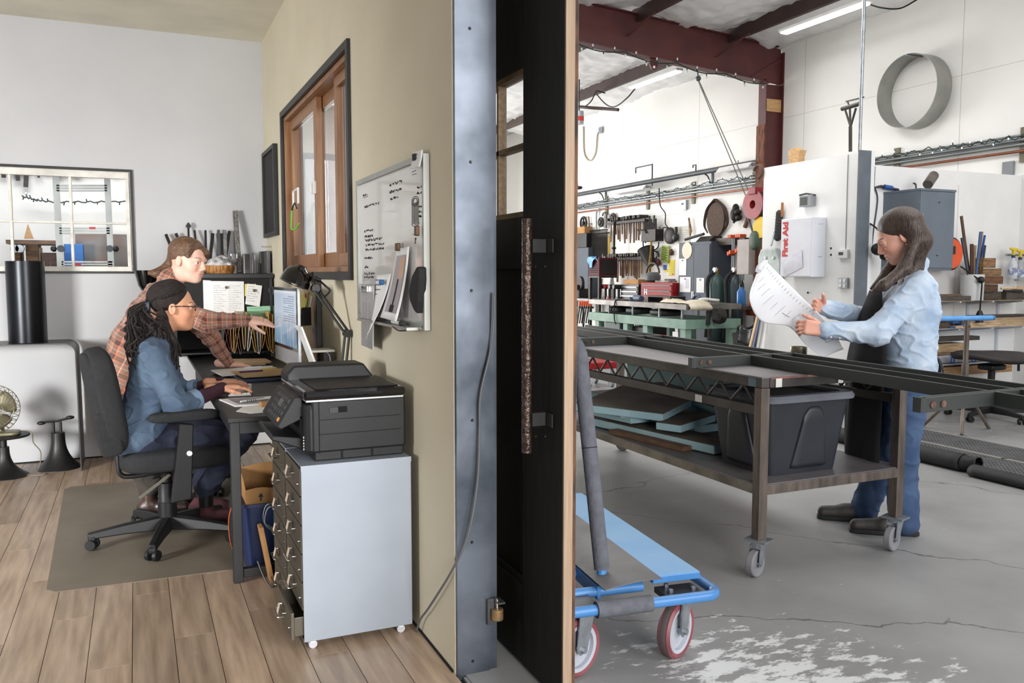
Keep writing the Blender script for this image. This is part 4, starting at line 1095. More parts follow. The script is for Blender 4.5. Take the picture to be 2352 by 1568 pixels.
for k in range(4):
 a0 = k*PI/2+.4
 def bl(u, v, a0=a0):
  r = .03+.115*u; a = a0+(v-.5)*(.5+.9*math.sin(u*PI*.75)); return fpnt(r*math.cos(a), .0+.02*(v-.5), r*math.sin(a))
 MB().sheet(bl, 8, 6, .002).build('blade', M_fan, fan, smooth='all')
MB().lathe([(0, -.066), (.022, -.062), (.022, -.05)], fc, 'Y', 20, Rf).build('badge', M_gun, fan, smooth=True)
MB().ell(fpnt(0, .09, 0), (.055, .08, .055), R=Rf).build('motor', M_fan, fan, smooth=True)
MB().tube([fpnt(0, .07, -.03), (-.88, 6.60, .40), (-.875, 6.60, .31)], [.03, .022, .03], 12).build('neck', M_fan, fan, smooth=True)
MB().sup((-.85, 6.58, .302), (.10, .075, .016), .5, .6).build('base', M_fan, fan, smooth='all')
S('fan_cable', 'thin grey cord trailing from the fan down to the floor', 'cable', MB().tube(bez([(-.80, 6.60, .31), (-.69, 6.58, .30), (-.68, 6.6, .22), (-.64, 6.62, .14), (-.66, 6.6, .03), (-.72, 6.55, .005), (-.62, 6.52, .005), (-.60, 6.56, .005)], 60), .0035, 6), pm('cord_grey', (120, 114, 100)), smooth=True)

# ---- whiteboard and what hangs on it
wb = T('whiteboard', 'large aluminium-framed whiteboard with marker notes on the beige wall', 'whiteboard', (XW-.012, 3.37, 1.177))
BY0, BY1, BZ0, BZ1 = 2.876, 3.872, 1.178, 1.808; xb = XW-.016
MB().bx(xb, XW-.002, BY0+.02, BY1-.02, BZ0+.02, BZ1-.02).build('surface', pm('whiteboard_enamel', (214, 213, 210), (206, 205, 203), 2, .12, coat=.5), wb)
M_frame = pm('satin_aluminium', (170, 172, 168), None, 5, .4, metal=.5)
for a in ((BY0, BY0+.02, BZ0, BZ1), (BY1-.02, BY1, BZ0, BZ1), (BY0+.02, BY1-.02, BZ1-.022, BZ1), (BY0+.02, BY1-.02, BZ0, BZ0+.022)):
 MB().bx(XW-.026, XW-.002, *a).build('frame', M_frame, wb, bevel=.002)
MB().bx(XW-.07, XW-.026, 2.95, 3.7, BZ0-.002, BZ0+.008).build('tray', M_frame, wb)
MB().bx(XW-.0275, XW-.026, 2.885, 2.905, BZ0+.004, BZ0+.016).build('badge', M_gun, wb)
X_ = lambda px, py: at(px, py, X=xb)
def scrib(px0, py0, px1, py1, n, h, seed, m=M_ink, r=.0016):
 """n short lines of handwriting between two corners on the whiteboard"""
 a = X_(px0, py0); b = X_(px1, py1)
 rows = []; rd = random.Random(seed); w = a.y-b.y
 for i in range(n):
  z = (a.z-b.z)*(i+.5)/n
  rows.append((w*rd.uniform(0, .12), w*rd.uniform(.55, 1), -z))
 return writing('handwriting', m, wb, a, (0, -1, 0), (0, 0, 1), rows, h, r=r, seed=seed)
for args in ((834, 440, 845, 455, 1, .012, 1), (834, 465, 872, 478, 1, .012, 2), (894, 418, 932, 455, 3, .012, 3), (836, 525, 872, 545, 2, .011, 4), (836, 548, 884, 575, 3, .012, 5), (836, 585, 858, 600, 1, .012, 6), (837, 608, 852, 618, 1, .011, 7), (837, 624, 862, 640, 2, .011, 8), (958, 425, 975, 445, 2, .01, 9), (962, 470, 975, 500, 3, .008, 14)):
 scrib(*args)
MB().tube([X_(834, 455), X_(846, 450)], .0012, 4).build('underline', M_ink, wb)
dr = MB(); cz_ = X_(954, 462); 
for rr in (1.0, .62):
 dr.tube([(xb-.001, cz_.y+.04*rr*math.cos(2*PI*i/24), cz_.z+.017*rr*math.sin(2*PI*i/24)) for i in range(25)], .0012, 4)
for k in range(9):
 y = cz_.y-.04+.01*k; dr.tube([(xb-.001, y, cz_.z-.005), (xb-.001, y+.001, cz_.z-.085+.004*math.cos(k))], .0008, 3)
dr.tube([(xb-.001, cz_.y+.042*math.cos(PI+PI*i/12), cz_.z-.08+.012*math.sin(PI+PI*i/12)) for i in range(13)], .0012, 4)
dr.tube([(xb-.001, cz_.y+.035, cz_.z-.12), (xb-.001, cz_.y-.03, cz_.z-.115)], .001, 3)
dr.build('sketch', M_ink, wb)
dr2 = MB()
for k in range(18): dr2.tube([(xb-.001, cz_.y-.042, cz_.z-.01), (xb-.001, cz_.y-.042, cz_.z-.08)], .0012, 4)
text('3\'', 'dimension', M_ink, wb, (xb-.001, cz_.y+.012, cz_.z-.155), (PI/2, 0, -PI/2), .03)

def wsheet(name, label, cat, corners, curl, m, X=XW-.03, nu=6, nv=12, group=None, twist=0):
 tl_, tr_, br_, bl_ = [at(*c, X=X) for c in corners]
 def fn(u, v):
  p = (tl_*(1-u)+tr_*u)*(1-v)+(bl_*(1-u)+br_*u)*v
  return p+Vector((-curl*v*v-twist*u*v, 0, 0))
 o = T(name, label, cat, (bl_+br_)/2, group)
 MB().sheet(fn, nu, nv, .0012).build('sheet', m, o, smooth='all')
 return o, tl_, tr_, br_, bl_
ph, a, b, c, d = wsheet('photo_print', 'curling photo print of a dark iron post stuck to the whiteboard', 'photo', [(910, 572), (940, 566), (931, 738), (893, 728)], .035, M_paper)
def onp(u, v, lift=.0035): 
 p = (a*(1-u)+b*u)*(1-v)+(d*(1-u)+c*u)*v
 return p+Vector((-.035*v*v-lift, 0, 0))
def patch(root, name, u0, u1, v0, v1, m, lift=.0035):
 q = MB(); 
 q.sheet(lambda u, v: onp(u0+(u1-u0)*u, v0+(v1-v0)*v, lift), 2, 8)
 return q.build(name, m, root)
patch(ph, 'picture', .17, .86, .10, .90, pm('photo_tones', (168, 162, 168), (150, 142, 148), 3, .35))
patch(ph, 'picture_glow', .5, .84, .13, .42, pm('photo_orange', (196, 156, 126), (206, 172, 146), 3, .35), .004)
patch(ph, 'picture_post', .50, .58, .43, .84, M_blackmatte, .0044)
patch(ph, 'picture_foot', .42, .66, .79, .89, M_blackmatte, .0044)
a2, b2, c2_, d2 = None, None, None, None
nt_, a, b, c, d = wsheet('paper_note', 'long curling handwritten paper note hanging off the whiteboard', 'note', [(864, 632), (900, 628), (888, 765), (866, 786)], .05, M_paper, twist=.03)
writing('handwriting', M_ink, nt_, a+Vector((-.006, -.01, -.02)), (0, -1, 0), (0, 0, 1), [(0.0, .08, -.02*i) for i in range(9)], .006, r=.0009, seed=21)
cl = T('clipboard', 'aluminium clipboard with a printed form hanging below the whiteboard', 'clipboard', (XW-.05, 3.67, 1.05))
a, b, c, d = at(831, 652, X=.93), at(860, 655, X=.93), at(858, 803, X=.925), at(832, 792, X=.925)
MB().sheet(lambda u, v: (a*(1-u)+b*u)*(1-v)+(d*(1-u)+c*u)*v, 1, 1, .004).build('board', M_alu, cl)
MB().sheet(lambda u, v: (a*(1-u)+b*u)*(1-v)+(d*(1-u)+c*u)*v+Vector((-.003, 0, 0)), 1, 1).build('outline', M_paper, cl)
pat = MB()
for i in range(22):
 for j in range(3):
  u = .2+.25*j; v = .3+.030*i
  p = (a*(1-u)+b*u)*(1-v)+(d*(1-u)+c*u)*v+Vector((-.0045, 0, 0))
  pat.box(p, (.0008, .022, .0045))
pat.build('form_print', M_greyink, cl)
p = (a*.6+b*.4)*.93+(d*.6+c*.4)*.07
MB().box(p+Vector((-.008, 0, 0)), (.012, .085, .03)).build('clip', M_chrome, cl, bevel=.003)
er = T('eraser', 'black half-moon felt pad stuck on the whiteboard', 'eraser', (XW-.04, 2.98, 1.27))
ctr = at(966, 660, X=XW-.03)
pe = [(ctr.y-.035, ctr.z+.075), (ctr.y-.01, ctr.z+.074), (ctr.y+.05, ctr.z+.04), (ctr.y+.085, ctr.z-.015), (ctr.y+.075, ctr.z-.05), (ctr.y+.03, ctr.z-.082), (ctr.y-.005, ctr.z-.095), (ctr.y-.022, ctr.z-.05), (ctr.y-.038, ctr.z+.03)]
MB().prism(pe, 'X', XW-.05, XW-.017).build('pad', M_blackmatte, er, bevel=.008)
def wmag(px, py, label, m, w=.022, h=.03):
 p = at(px, py, X=XW-.03)
 S('magnet', label, 'magnet', MB().box((XW-.036, p.y, p.z), (.016, w, h)), m, 'magnets on the whiteboard', bevel=.003)
M_brz = pm('bronze_magnet', (92, 66, 44), (70, 50, 34), 20, .4, metal=.6)
wmag(917, 567, 'square bronze magnet at the top of the photo print', M_brz, .03, .03)
wmag(961, 530, 'small bronze magnet alone on the right of the whiteboard', M_brz, .02, .036)
p = at(879, 648, X=XW-.045)
S('magnet', 'blue bow-shaped magnet on the long paper note', 'magnet', MB().ell((XW-.05, p.y+.014, p.z), (.008, .013, .012)).ell((XW-.05, p.y-.014, p.z), (.008, .013, .012)), pm('blue_magnet', (44, 110, 170), None, 5, .3), 'magnets on the whiteboard', smooth=True)
tg, a, b, c, d = wsheet('price_tag', 'small creased printed tag clipped to the whiteboard top corner', 'tag', [(947, 349), (971, 344), (970, 383), (948, 389)], .01, M_paper)
onp_a = (a, b, c, d)
patch(tg, 'printed_square', .12, .5, .12, .55, M_ink, .003) if False else None
q = MB(); q.sheet(lambda u, v: (a*(1-(.12+.36*u))+b*(.12+.36*u))*(1-(.14+.4*v))+(d*(1-(.12+.36*u))+c*(.12+.36*u))*(.14+.4*v)+Vector((-.006, 0, 0)), 1, 1); q.build('printed_square', M_ink, tg)
writing('print', M_ink, tg, a+Vector((-.008, -.05, -.02)), (0, -1, 0), (0, 0, 1), [(0, .035, 0), (0, .03, -.012), (-.03, .02, -.055), (-.03, .03, -.066)], .004, r=.0008, seed=5)
mk_ = T('marker', 'white whiteboard marker on the board tray', 'pen', (XW-.05, 3.13, BZ0+.01))
MB().cyl((XW-.05, 3.09, BZ0+.017), (XW-.05, 3.20, BZ0+.017), .008, n=12).build('barrel', M_whitep, mk_, smooth=True)
MB().cyl((XW-.05, 3.05, BZ0+.017), (XW-.05, 3.09, BZ0+.017), .009, n=12).build('cap', M_ink, mk_, smooth=True)
S('thin_cable', 'thin black cable lying along the whiteboard tray', 'cable', MB().tube(bez([(XW-.05, 3.5, BZ0+.012), (XW-.055, 3.3, BZ0+.012), (XW-.06, 3.22, BZ0+.011), (XW-.075, 3.05, BZ0-.006), (XW-.07, 2.95, BZ0-.002)], 24), .003, 5), M_black, smooth=True)

# safety glasses hanging on the side window
sg = T('safety_glasses', 'green-framed safety glasses hanging on a white hook at the window', 'glasses', (XW-.03, 5.85, 1.70))
gy = at(672, 470, X=XW-.02).y
MB().tube(bez([(XW-.012, gy+.08, 1.80), (XW-.02, gy+.06, 1.72), (XW-.03, gy, 1.675), (XW-.02, gy-.1, 1.67), (XW-.012, gy-.17, 1.70)], 20), .006, 6).build('frame', pm('lime_frame', (110, 190, 60)), sg, smooth=True)
MB().tube(bez([(XW-.012, gy+.08, 1.80), (XW-.01, gy-.02, 1.84), (XW-.01, gy-.1, 1.80)], 12), .005, 6).build('temple', M_black, sg, smooth=True)
S('hook', 'white hook strip fixed on the wooden window jamb', 'hook', MB().tube([(XW-.004, gy+.06, 1.81), (XW-.004, gy+.06, 1.92), (XW-.004, gy-.12, 1.925), (XW-.004, gy-.12, 1.83)], .008, 6), M_whitep)

# grey cable running down the column to the floor
S('power_cable', 'grey cable sagging along the steel column to the floor corner', 'cable', MB().tube(bez([(1.10, 2.60, 1.32), (1.09, 2.602, 1.15), (1.05, 2.605, .98), (1.045, 2.604, .85), (1.035, 2.60, .68), (1.00, 2.60, .50), (.955, 2.64, .37), (.945, 2.85, .17), (.945, 2.96, .08), (.945, 3.01, .015), (.95, 3.02, .008)], 80), .0042, 8), pm('grey_cable', (92, 92, 94), None, 5, .5), smooth=True)

# ---- sliding door with its hardware
DX = 1.20
dr_ = G('door_1', MB().bx(DX, DX+.045, 2.298, 2.593, .012, 2.95), M_doorwood, bevel=.002)
MB().bx(DX, DX+.045, 3.35, 3.60, .012, 2.95).build('stile', M_doorwood, dr_, bevel=.002)
for z0, z1 in ((2.07, 2.32), (1.40, 1.575), (.012, .30), (2.72, 2.95)):
 MB().bx(DX+.002, DX+.043, 2.593, 3.35, z0, z1).build('rail', M_doorwood, dr_, bevel=.002)
MB().bx(DX+.016, DX+.03, 2.593, 3.35, .30, 1.40).build('panel', M_doorwood, dr_)
MB().bx(DX+.016, DX+.03, 2.593, 3.35, 2.32, 2.72).build('panel', M_doorwood, dr_)
MB().prism([(2.593, .30), (3.35, .30), (3.35, .325), (2.593, .325)], 'X', DX+.006, DX+.016).build('molding', M_doorwood, dr_, bevel=.003)
MB().bx(DX+.02, DX+.025, 2.593, 3.35, 1.575, 2.07).build('pane', M_glass, dr_)
M_oak2 = pm('old_oak_bead', (120, 96, 66), (88, 68, 46), 8, .6, stretch=(8, 1, 8))
for a in ((2.593, 3.35, 1.575, 1.593), (2.593, 3.35, 2.05, 2.07), (2.593, 3.35, 1.805, 1.822), (3.33, 3.35, 1.593, 2.05), (2.82, 2.835, 1.593, 2.05)):
 MB().bx(DX+.008, DX+.04, *a).build('glazing_bar', M_oak2, dr_)
MB().bx(DX+.003, DX+.034, 2.292, 2.298, .012, 2.95).build('raw_edge', M_rawwood, dr_)
MB().bx(DX+.034, DX+.045, 2.2925, 2.298, .012, 2.95).build('plywood_edge', pm('charred_ply_edge', (110, 74, 46), (34, 28, 26), 30, .8, stretch=(1, 1, .2)), dr_)
MB().bx(DX+.045, DX+.05, 2.30, 2.593, .012, 2.95).bx(DX+.045, DX+.05, 2.593, 3.60, .012, 1.565).bx(DX+.045, DX+.05, 2.593, 3.60, 2.08, 2.95).build('skin', pm('worn_sheet_steel', (96, 92, 96), (70, 68, 72), 12, .6, bump=.3, bscale=50), dr_)
M_hammer = pm('hammered_bronze', (86, 70, 62), (52, 42, 38), 40, .35, metal=.7, bump=.9, bscale=60)
MB().cyl((1.14, 2.432, .805), (1.14, 2.432, 1.556), .0165, n=20).build('handle', M_hammer, dr_, smooth=True)
for z in (1.47, .915):
 MB().bx(1.148, DX, 2.405, 2.43, z-.022, z+.022).build('handle_bracket', M_blackmatte, dr_, bevel=.002)
 MB().bx(DX-.006, DX, 2.36, 2.40, z-.022, z+.022).build('bracket_plate', M_blackmatte, dr_, bevel=.002)
for py in (612, 1002):
 for px in (1231, 1253):
  p = at(px, py, X=DX)
  MB().cyl(p, p+Vector((-.002, 0, 0)), .003, n=8).build('screw', pm('brass', (190, 160, 80), None, 5, .3, metal=.9), dr_)
gr_ = T('door_guide_roller', 'small worn guide roller on a steel bracket at the column foot', 'roller', (1.10, 2.585, .19))
MB().bx(1.075, 1.10, 2.608, 2.6249, .17, .26).bx(1.10, 1.125, 2.57, 2.6249, .252, .258).build('bracket', M_gun, gr_, bevel=.001)
MB().cyl((1.105, 2.595, .19), (1.105, 2.595, .23), .021, n=24).build('roller', pm('worn_brass_roller', (150, 116, 64), (90, 84, 76), 20, .5, metal=.3), gr_, smooth=True, bevel=.004)
MB().cyl((1.105, 2.595, .23), (1.105, 2.595, .265), .006, n=10).build('bolt', M_chrome, gr_, smooth=True)
# ================================================================ WORKSHOP THINGS
M_mill = pm('dark_mill_steel', (88, 84, 82), (58, 55, 54), 5, .45, metal=.55, bump=.1, bscale=25, contrast=(.3, .7), detail=7)
M_leg = pm('scuffed_steel_tube', (128, 116, 108), (84, 76, 72), 7, .42, metal=.6, bump=.08, bscale=30, stretch=(3, 3, .6), contrast=(.3, .7), detail=6)
M_top = pm('steel_table_top', (126, 122, 124), (104, 101, 104), 2.2, .4, metal=.35, bump=.06, bscale=22, detail=7)
M_zinc = pm('zinc_plate', (178, 184, 190), (150, 156, 162), 14, .35, metal=.8)
M_greyrub = pm('grey_rubber', (134, 134, 138), (118, 118, 122), 7, .75)
M_olive = pm('olive_grey_paint', (56, 60, 58), (50, 54, 52), 4, .5, metal=.2, bump=.03, bscale=60)
M_foamb = pm('pale_blue_foam', (164, 196, 206), (148, 182, 194), 6, .85, bump=.1, bscale=80)
M_foamd = pm('dirty_foam_top', (108, 100, 92), (84, 76, 70), 4, .9, bump=.15, bscale=40, detail=7)
M_stone = pm('black_rubber', (34, 35, 37), (26, 27, 29), 6, .7)

# ---- wheeled steel table
TZ = .92
tab = T('work_table', 'long wheeled steel work table with zigzag truss sides and a lower shelf', 'table', (3.0, 4.3, 0))
TX0, TX1, TY0, TY1 = 2.555, 3.475, 2.963, 5.66
MB().bx(TX0, TX1, TY0, TY1, TZ-.008, TZ).build('table_top', M_top, tab, bevel=.001)
MB().bx(TX0+.006, TX0+.05, TY0+.006, TY1, TZ-.052, TZ-.008).bx(TX1-.05, TX1-.002, TY0+.006, TY1, TZ-.052, TZ-.008).build('side_rail', M_mill, tab, bevel=.002)
for y in (TY0+.002, TY1-.05): MB().bx(TX0+.05, TX1-.05, y, y+.048, TZ-.052, TZ-.008).build('end_rail', M_mill, tab, bevel=.002)
MB().bx(TX0+.05, TX1-.05, TY0-.002, TY0+.004, TZ-.012, TZ-.002).build('red_edge', pm('rusty_red_edge', (128, 86, 78), (104, 76, 70), 20, .6), tab)
for x in (TX0+.022, TX1-.022):
 MB().bx(x-.022, x+.022, TY0+.05, TY1-.03, .742, .785).build('truss_chord', M_mill, tab, bevel=.002)
 n = 29; L_ = TY1-TY0-.12
 for k in range(n):
  ya = TY0+.06+L_*k/n; yb = TY0+.06+L_*(k+1)/n
  z0, z1 = (.785, TZ-.052) if k % 2 == 0 else (TZ-.052, .785)
  MB().cyl((x, ya, z0), (x, yb, z1), .0062, n=8).build('truss_web', M_mill, tab, smooth=True)
SZ = .425
MB().bx(TX0+.004, TX1-.004, TY0+.012, TY1-.01, SZ-.006, SZ).build('lower_shelf', M_top, tab)
MB().bx(TX0+.004, TX0+.044, TY0+.05, TY1-.05, SZ-.05, SZ-.006).bx(TX1-.044, TX1-.004, TY0+.05, TY1-.05, SZ-.05, SZ-.006).build('shelf_rail', pm('pale_scuffed_rail', (140, 132, 120), (104, 98, 90), 8, .5, metal=.4), tab, bevel=.002)
MB().bx(TX0+.05, TX1-.05, TY0+.004, TY0+.044, SZ-.05, SZ-.006).build('shelf_rail', M_leg, tab, bevel=.002)
def caster(root, x, y, ztop, r, w, ang, mw):
 """plate, fork and wheel under a leg"""
 R = Matrix.Rotation(ang, 3, 'Z'); o = Vector((x, y, 0))
 c = MB().box((x, y, ztop-.005), (.105, .09, .01), ang).lathe([(.036, ztop-.028), (.04, ztop-.01), (.03, ztop-.01)], (x, y, 0), 'Z', 20).build('caster', M_zinc, root, smooth=True)
 off = R @ Vector((.0, -.028, 0))
 for s_ in (-1, 1):
  q = R @ Vector((s_*(w/2+.008), 0, 0))
  a = o+q; b = o+off+q
  fk = MB(); n_ = R @ Vector((.0022, 0, 0)); t = R @ Vector((0, 1, 0))
  pl = [a-t*.034+Vector((0, 0, ztop-.022)), a+t*.034+Vector((0, 0, ztop-.022)), b+t*.014+Vector((0, 0, r-.012)), b-t*.014+Vector((0, 0, r-.012))]
  fk._add([p-n_ for p in pl]+[p+n_ for p in pl], [(0, 1, 2, 3), (7, 6, 5, 4), (0, 4, 5, 1), (1, 5, 6, 2), (2, 6, 7, 3), (3, 7, 4, 0)])
  fk.build('fork', M_zinc, c)
 ax = R @ Vector((1, 0, 0))
 wc = o+off+Vector((0, 0, r))
 Rw = R
 MB().lathe([(r*.35, -w*.35), (r*.78, -w*.42), (r*.92, -w/2), (r, -w*.36), (r, w*.36), (r*.92, w/2), (r*.78, w*.42), (r*.35, w*.35)], wc, 'X', 32, Rw).build('wheel', mw, c, smooth=True)
 MB().cyl(wc-ax*(w/2+.014), wc+ax*(w/2+.014), .008, n=10).build('axle', M_zinc, c, smooth=True)
 return c
for i, (x, y) in enumerate(((TX0+.024, TY0+.024), (TX1-.026, TY0+.03), (TX0+.024, TY1-.04), (TX1-.026, TY1-.03))):
 MB().bx(x-.024, x+.024, y-.024, y+.024, .17, TZ-.053).build('leg', M_leg, tab, bevel=.002)
 caster(tab, x, y, .17, .062, .036, (-1.19, -1.27, .9, .4)[i], M_greyrub)
for i, (px, py, w, h, c) in enumerate(((1788, 880, .035, .03, (206, 204, 200)), (1930, 870, .03, .025, (214, 212, 208)))):
 p = at(px, py, Y=TY0)
 MB().bx(p.x-w/2, p.x+w/2, TY0-.004, TY0+.0, TZ-.05, TZ-.01).build('tape', pm('masking_tape', (212, 210, 204)), tab, label='strip of pale masking tape')
p = at(1606, 918, X=TX0); MB().bx(TX0-.003, TX0+.001, p.y-.02, p.y+.03, .745, .78).build('tape', MATS['masking_tape'], tab, label='strip of pale masking tape')
p = at(1727, 880, X=TX0); MB().bx(TX0+.004, TX0+.006, p.y-.02, p.y+.03, TZ-.05, TZ-.01).build('tape', pm('teal_tape', (88, 112, 120)), tab, label='strip of teal tape')
p = at(1975, 890, X=TX1-.05); MB().bx(TX1-.046, TX1-.044, 3.5, 3.55, .742, .785).build('tape', pm('blue_tape', (52, 100, 170)), tab, label='strip of blue tape')

# ---- welded frame lying on the table
fr_ = T('welded_grid', 'long olive-grey welded steel frame lying across the work table top', 'frame', (2.9, 3.4, TZ))
fa = math.radians(4.6); fd = Vector((math.sin(fa), math.cos(fa), 0)); fx = Vector((1, .02, 0)).normalized()
FO = Vector((2.482, 3.40, TZ+.026))
def fbar(u0, v0, u1, v1, name='rail', w=.014):
 a = FO+fx*u0+fd*v0; b = FO+fx*u1+fd*v1
 return MB().bar(a, b, w, .05).build(name, M_olive, fr_, bevel=.0015)
for v in (-1.42, 0, 1.36):
 for dv in (-.012, .012):
  c = fbar(.0 if dv < 0 else .012, v+dv*1.0, .66, v+dv, 'cross_bar', .010)
 e = FO+fd*v; MB().box(e+fx*.012, (.024, .034, .05), -fa).build('end_block', M_olive, fr_)
 for k in (.055, .105):
  q = FO+fx*k+fd*(v-.018)
  MB().cyl(q+Vector((0, .001, .0)), q+Vector((0, -.004, 0)), .012, n=18).build('hole', pm('copper_bush', (150, 120, 104), (70, 58, 54), 30, .3, metal=.6), fr_, smooth=True)
for u in (.375, .515, .655):
 for v0, v1 in ((-2.6, -1.435), (-1.405, -.018), (.018, 1.345), (1.375, 2.6)):
  fbar(u, v0, u, v1)
S('tin_can', 'open tin can standing behind the steel frame by the drawings', 'tin', MB().lathe([(.045, 0), (.046, .003), (.046, .044), (.044, .048), (.041, .044), (.041, .006), (0, .006)], at(1834, 811, Z=.93).to_2d().to_3d()+Vector((0, 0, TZ+.0005)), 'Z', 24), pm('tin_label', (150, 142, 120), (52, 50, 46), 12, .3, metal=.5), smooth=True)

# ---- storage bin on the lower shelf
sb = T('storage_bin', 'black plastic storage bin with grey-rimmed lid on the lower shelf of the table', 'bin', (2.95, 3.4, SZ))
def rrect(x0, x1, y0, y1, r, z, k=5):
 pts = []
 for cx, cy, a0 in ((x1-r, y1-r, 0), (x0+r, y1-r, PI/2), (x0+r, y0+r, PI), (x1-r, y0+r, 3*PI/2)):
  for i in range(k):
   a = a0+i*PI/2/(k-1); pts.append((cx+r*math.cos(a), cy+r*math.sin(a), z))
 return pts
def loft(rings, cap=True):
 n = len(rings[0]); vs = sum(rings, []); fs = []
 for k in range(len(rings)-1):
  for i in range(n): fs.append((k*n+i, k*n+(i+1) % n, (k+1)*n+(i+1) % n, (k+1)*n+i))
 if cap: fs += [tuple(range(n-1, -1, -1)), tuple(range((len(rings)-1)*n, len(rings)*n))]
 return MB()._add(vs, fs)
BX0, BX1, BY0_, BY1_ = 2.665, 3.185, 3.035, 3.50
rings = []
for i in range(9):
 t = i/8; s_ = .045*(1-t)
 rings.append(rrect(BX0+s_, BX1-s_, BY0_+s_, BY1_-s_, .05, SZ+.001+.375*t))
loft(rings).build('tub', pm('charcoal_plastic', (42, 45, 53), (36, 39, 46), 6, .42, bump=.04, bscale=60), sb, smooth=True)
# moulded grip recesses on the near and left faces
def grip(side):
 m = MB(); prof = []
 def surf(u, v):
  w = .065+.05*(1-v); z = SZ+.03+(.30-.05*abs(2*u-1)**3)*v
  t = (z-SZ)/.375; s_ = .045*(1-t)
  d = .014*min(1, math.sin(u*PI)*3)*min(1, (1-v)*6+.05)
  c = (BX0+BX1)/2+.02 if side == 'near' else 3.27
  p = c+(u-.5)*2*w
  return (p, BY0_+s_-d, z) if side == 'near' else (BX0+s_-d, p, z)
 m.sheet(surf, 14, 14, .004)
 return m.build('grip_panel', MATS['charcoal_plastic'], sb, smooth='all')
grip('near'); grip('left')
loft([rrect(BX0-.02, BX1+.02, BY0_-.02, BY1_+.02, .06, SZ+.356), rrect(BX0-.022, BX1+.022, BY0_-.022, BY1_+.022, .06, SZ+.372), rrect(BX0-.012, BX1+.012, BY0_-.012, BY1_+.012, .055, SZ+.388),
      rrect(BX0+.03, BX1-.03, BY0_+.03, BY1_-.03, .045, SZ+.388), rrect(BX0+.045, BX1-.045, BY0_+.045, BY1_-.045, .04, SZ+.372)]).build('lid', pm('grey_lid_plastic', (112, 116, 124), (100, 104, 112), 5, .35), sb, smooth=True)

# ---- foam insulation boards heaped on the shelf: each has its own top, tilt and size
def board(label, c, sx, sy, th, rz, tx=0, ty=0, m=None, name='foam_board'):
 R = Euler((tx, ty, rz)).to_matrix()
 o = T(name, label, 'board', c, 'foam boards on the lower shelf')
 MB().box(Vector(c), (sx, sy, th), R).build('core', m or M_foamb, o, bevel=.003)
 MB().box(Vector(c)+R @ Vector((0, 0, th/2+.001)), (sx-.004, sy-.004, .002), R).build('grimy_face', M_foamd, o)
 return o
board('largest square foam board with brown grimy face, on top of the heap at left', (2.88, 4.44, .585), .72, .56, .042, .60, .03, -.05)
board('long pale blue foam board lying lowest across the heap, near corner foremost', (2.78, 4.12, .455), .22, 1.10, .045, .16, .0, 0)
board('pale blue board tucked under the largest square board at the far left', (2.80, 4.62, .505), .34, .75, .04, .1, -.02, 0)
board('short foam board showing a light blue edge, beside the black storage bin', (2.90, 4.00, .525), .40, .16, .04, .42, 0, -.03)
board('foam offcut with slanted end in the middle of the heap', (2.98, 4.32, .512), .34, .20, .035, .25, .03, .02)
board('foam offcut with bluish end just below the largest square board', (2.80, 4.32, .538), .30, .22, .035, -.35, .0, .04)
board('narrow foam strip leaning up behind the heap with a yellowed end', (3.18, 4.38, .59), .12, .72, .03, .20, .12, .1)
board('second narrow foam strip lying behind the yellow-ended strip', (3.30, 4.42, .60), .10, .70, .03, .22, .10, .1)
board('small light blue block at the heap\'s right, half behind the storage bin', (3.05, 4.10, .475), .22, .20, .045, .1, 0, 0)
board('flat foam board at the back of the shelf under the far truss', (3.22, 4.95, .50), .36, .9, .04, .05, 0, 0)
board('upright pale blue foam sheet standing at the back of the shelf', (3.36, 4.7, .58), .035, 1.3, .26, .02, 0, .05)
wp = T('wood_plank', 'brown notched wooden plank lying under the foam boards', 'plank', (2.70, 3.98, SZ))
MB().box((2.66, 4.02, SZ+.014), (.085, .62, .026), .16).build('plank_body', pm('brown_plank', (112, 82, 62), (84, 60, 46), 8, .7, stretch=(6, 1, 6)), wp, bevel=.002)
S('slate_board', 'dark blue-grey panel standing upright behind the storage bin', 'panel', MB().box((3.39, 4.15, .60), (.02, .6, .34), .04), pm('slate_panel', (84, 96, 104), None, 4, .6))

# ---- blue panel cart in the foreground
M_blue = pm('chipped_blue_paint', (58, 116, 176), (74, 128, 184), 6, .35, bump=.05, bscale=40, contrast=(.3, .8), detail=6)
M_bluew = pm('worn_blue_deck', (128, 172, 210), (104, 156, 204), 4, .42, bump=.05, bscale=30, contrast=(.3, .75), detail=7)
M_padf = pm('grey_foam_sleeve', (92, 94, 102), (80, 82, 90), 30, .9, bump=.25, bscale=90)
M_poly = pm('maroon_polyurethane', (134, 70, 76), (112, 58, 64), 8, .45)
M_rim = pm('grey_wheel_core', (176, 180, 190), (160, 164, 174), 5, .45)
dl = T('panel_cart', 'blue steel panel cart with padded upright, beside the sliding door', 'cart', (1.62, 2.8, 0))
da = math.radians(-7); DR = Matrix.Rotation(da, 3, 'Z'); DO = Vector((1.62, 2.42, 0))
def dp(x, y, z): return DO+DR @ Vector((x, y, 0))+Vector((0, 0, z))
ZR = .245
def dbx(x0, x1, y0, y1, z0, z1): return MB().box(dp((x0+x1)/2, (y0+y1)/2, (z0+z1)/2), (x1-x0, y1-y0, z1-z0), da)
dbx(.035, .225, .06, 1.22, .272, .298).build('deck', M_blue, dl, bevel=.003)
dbx(.038, .222, .063, 1.217, .298, .2995).build('deck_wear', M_bluew, dl)
MB().sheet(lambda u, v: dp(-.165+.22*u, .03+1.15*v, .302+.012*(1-v)*(1-u)-.03*(1-u)**2), 6, 8, .004).build('rubber_ramp', pm('dull_rubber_sheet', (112, 110, 110), (92, 90, 91), 5, .55, bump=.05), dl, smooth=True)
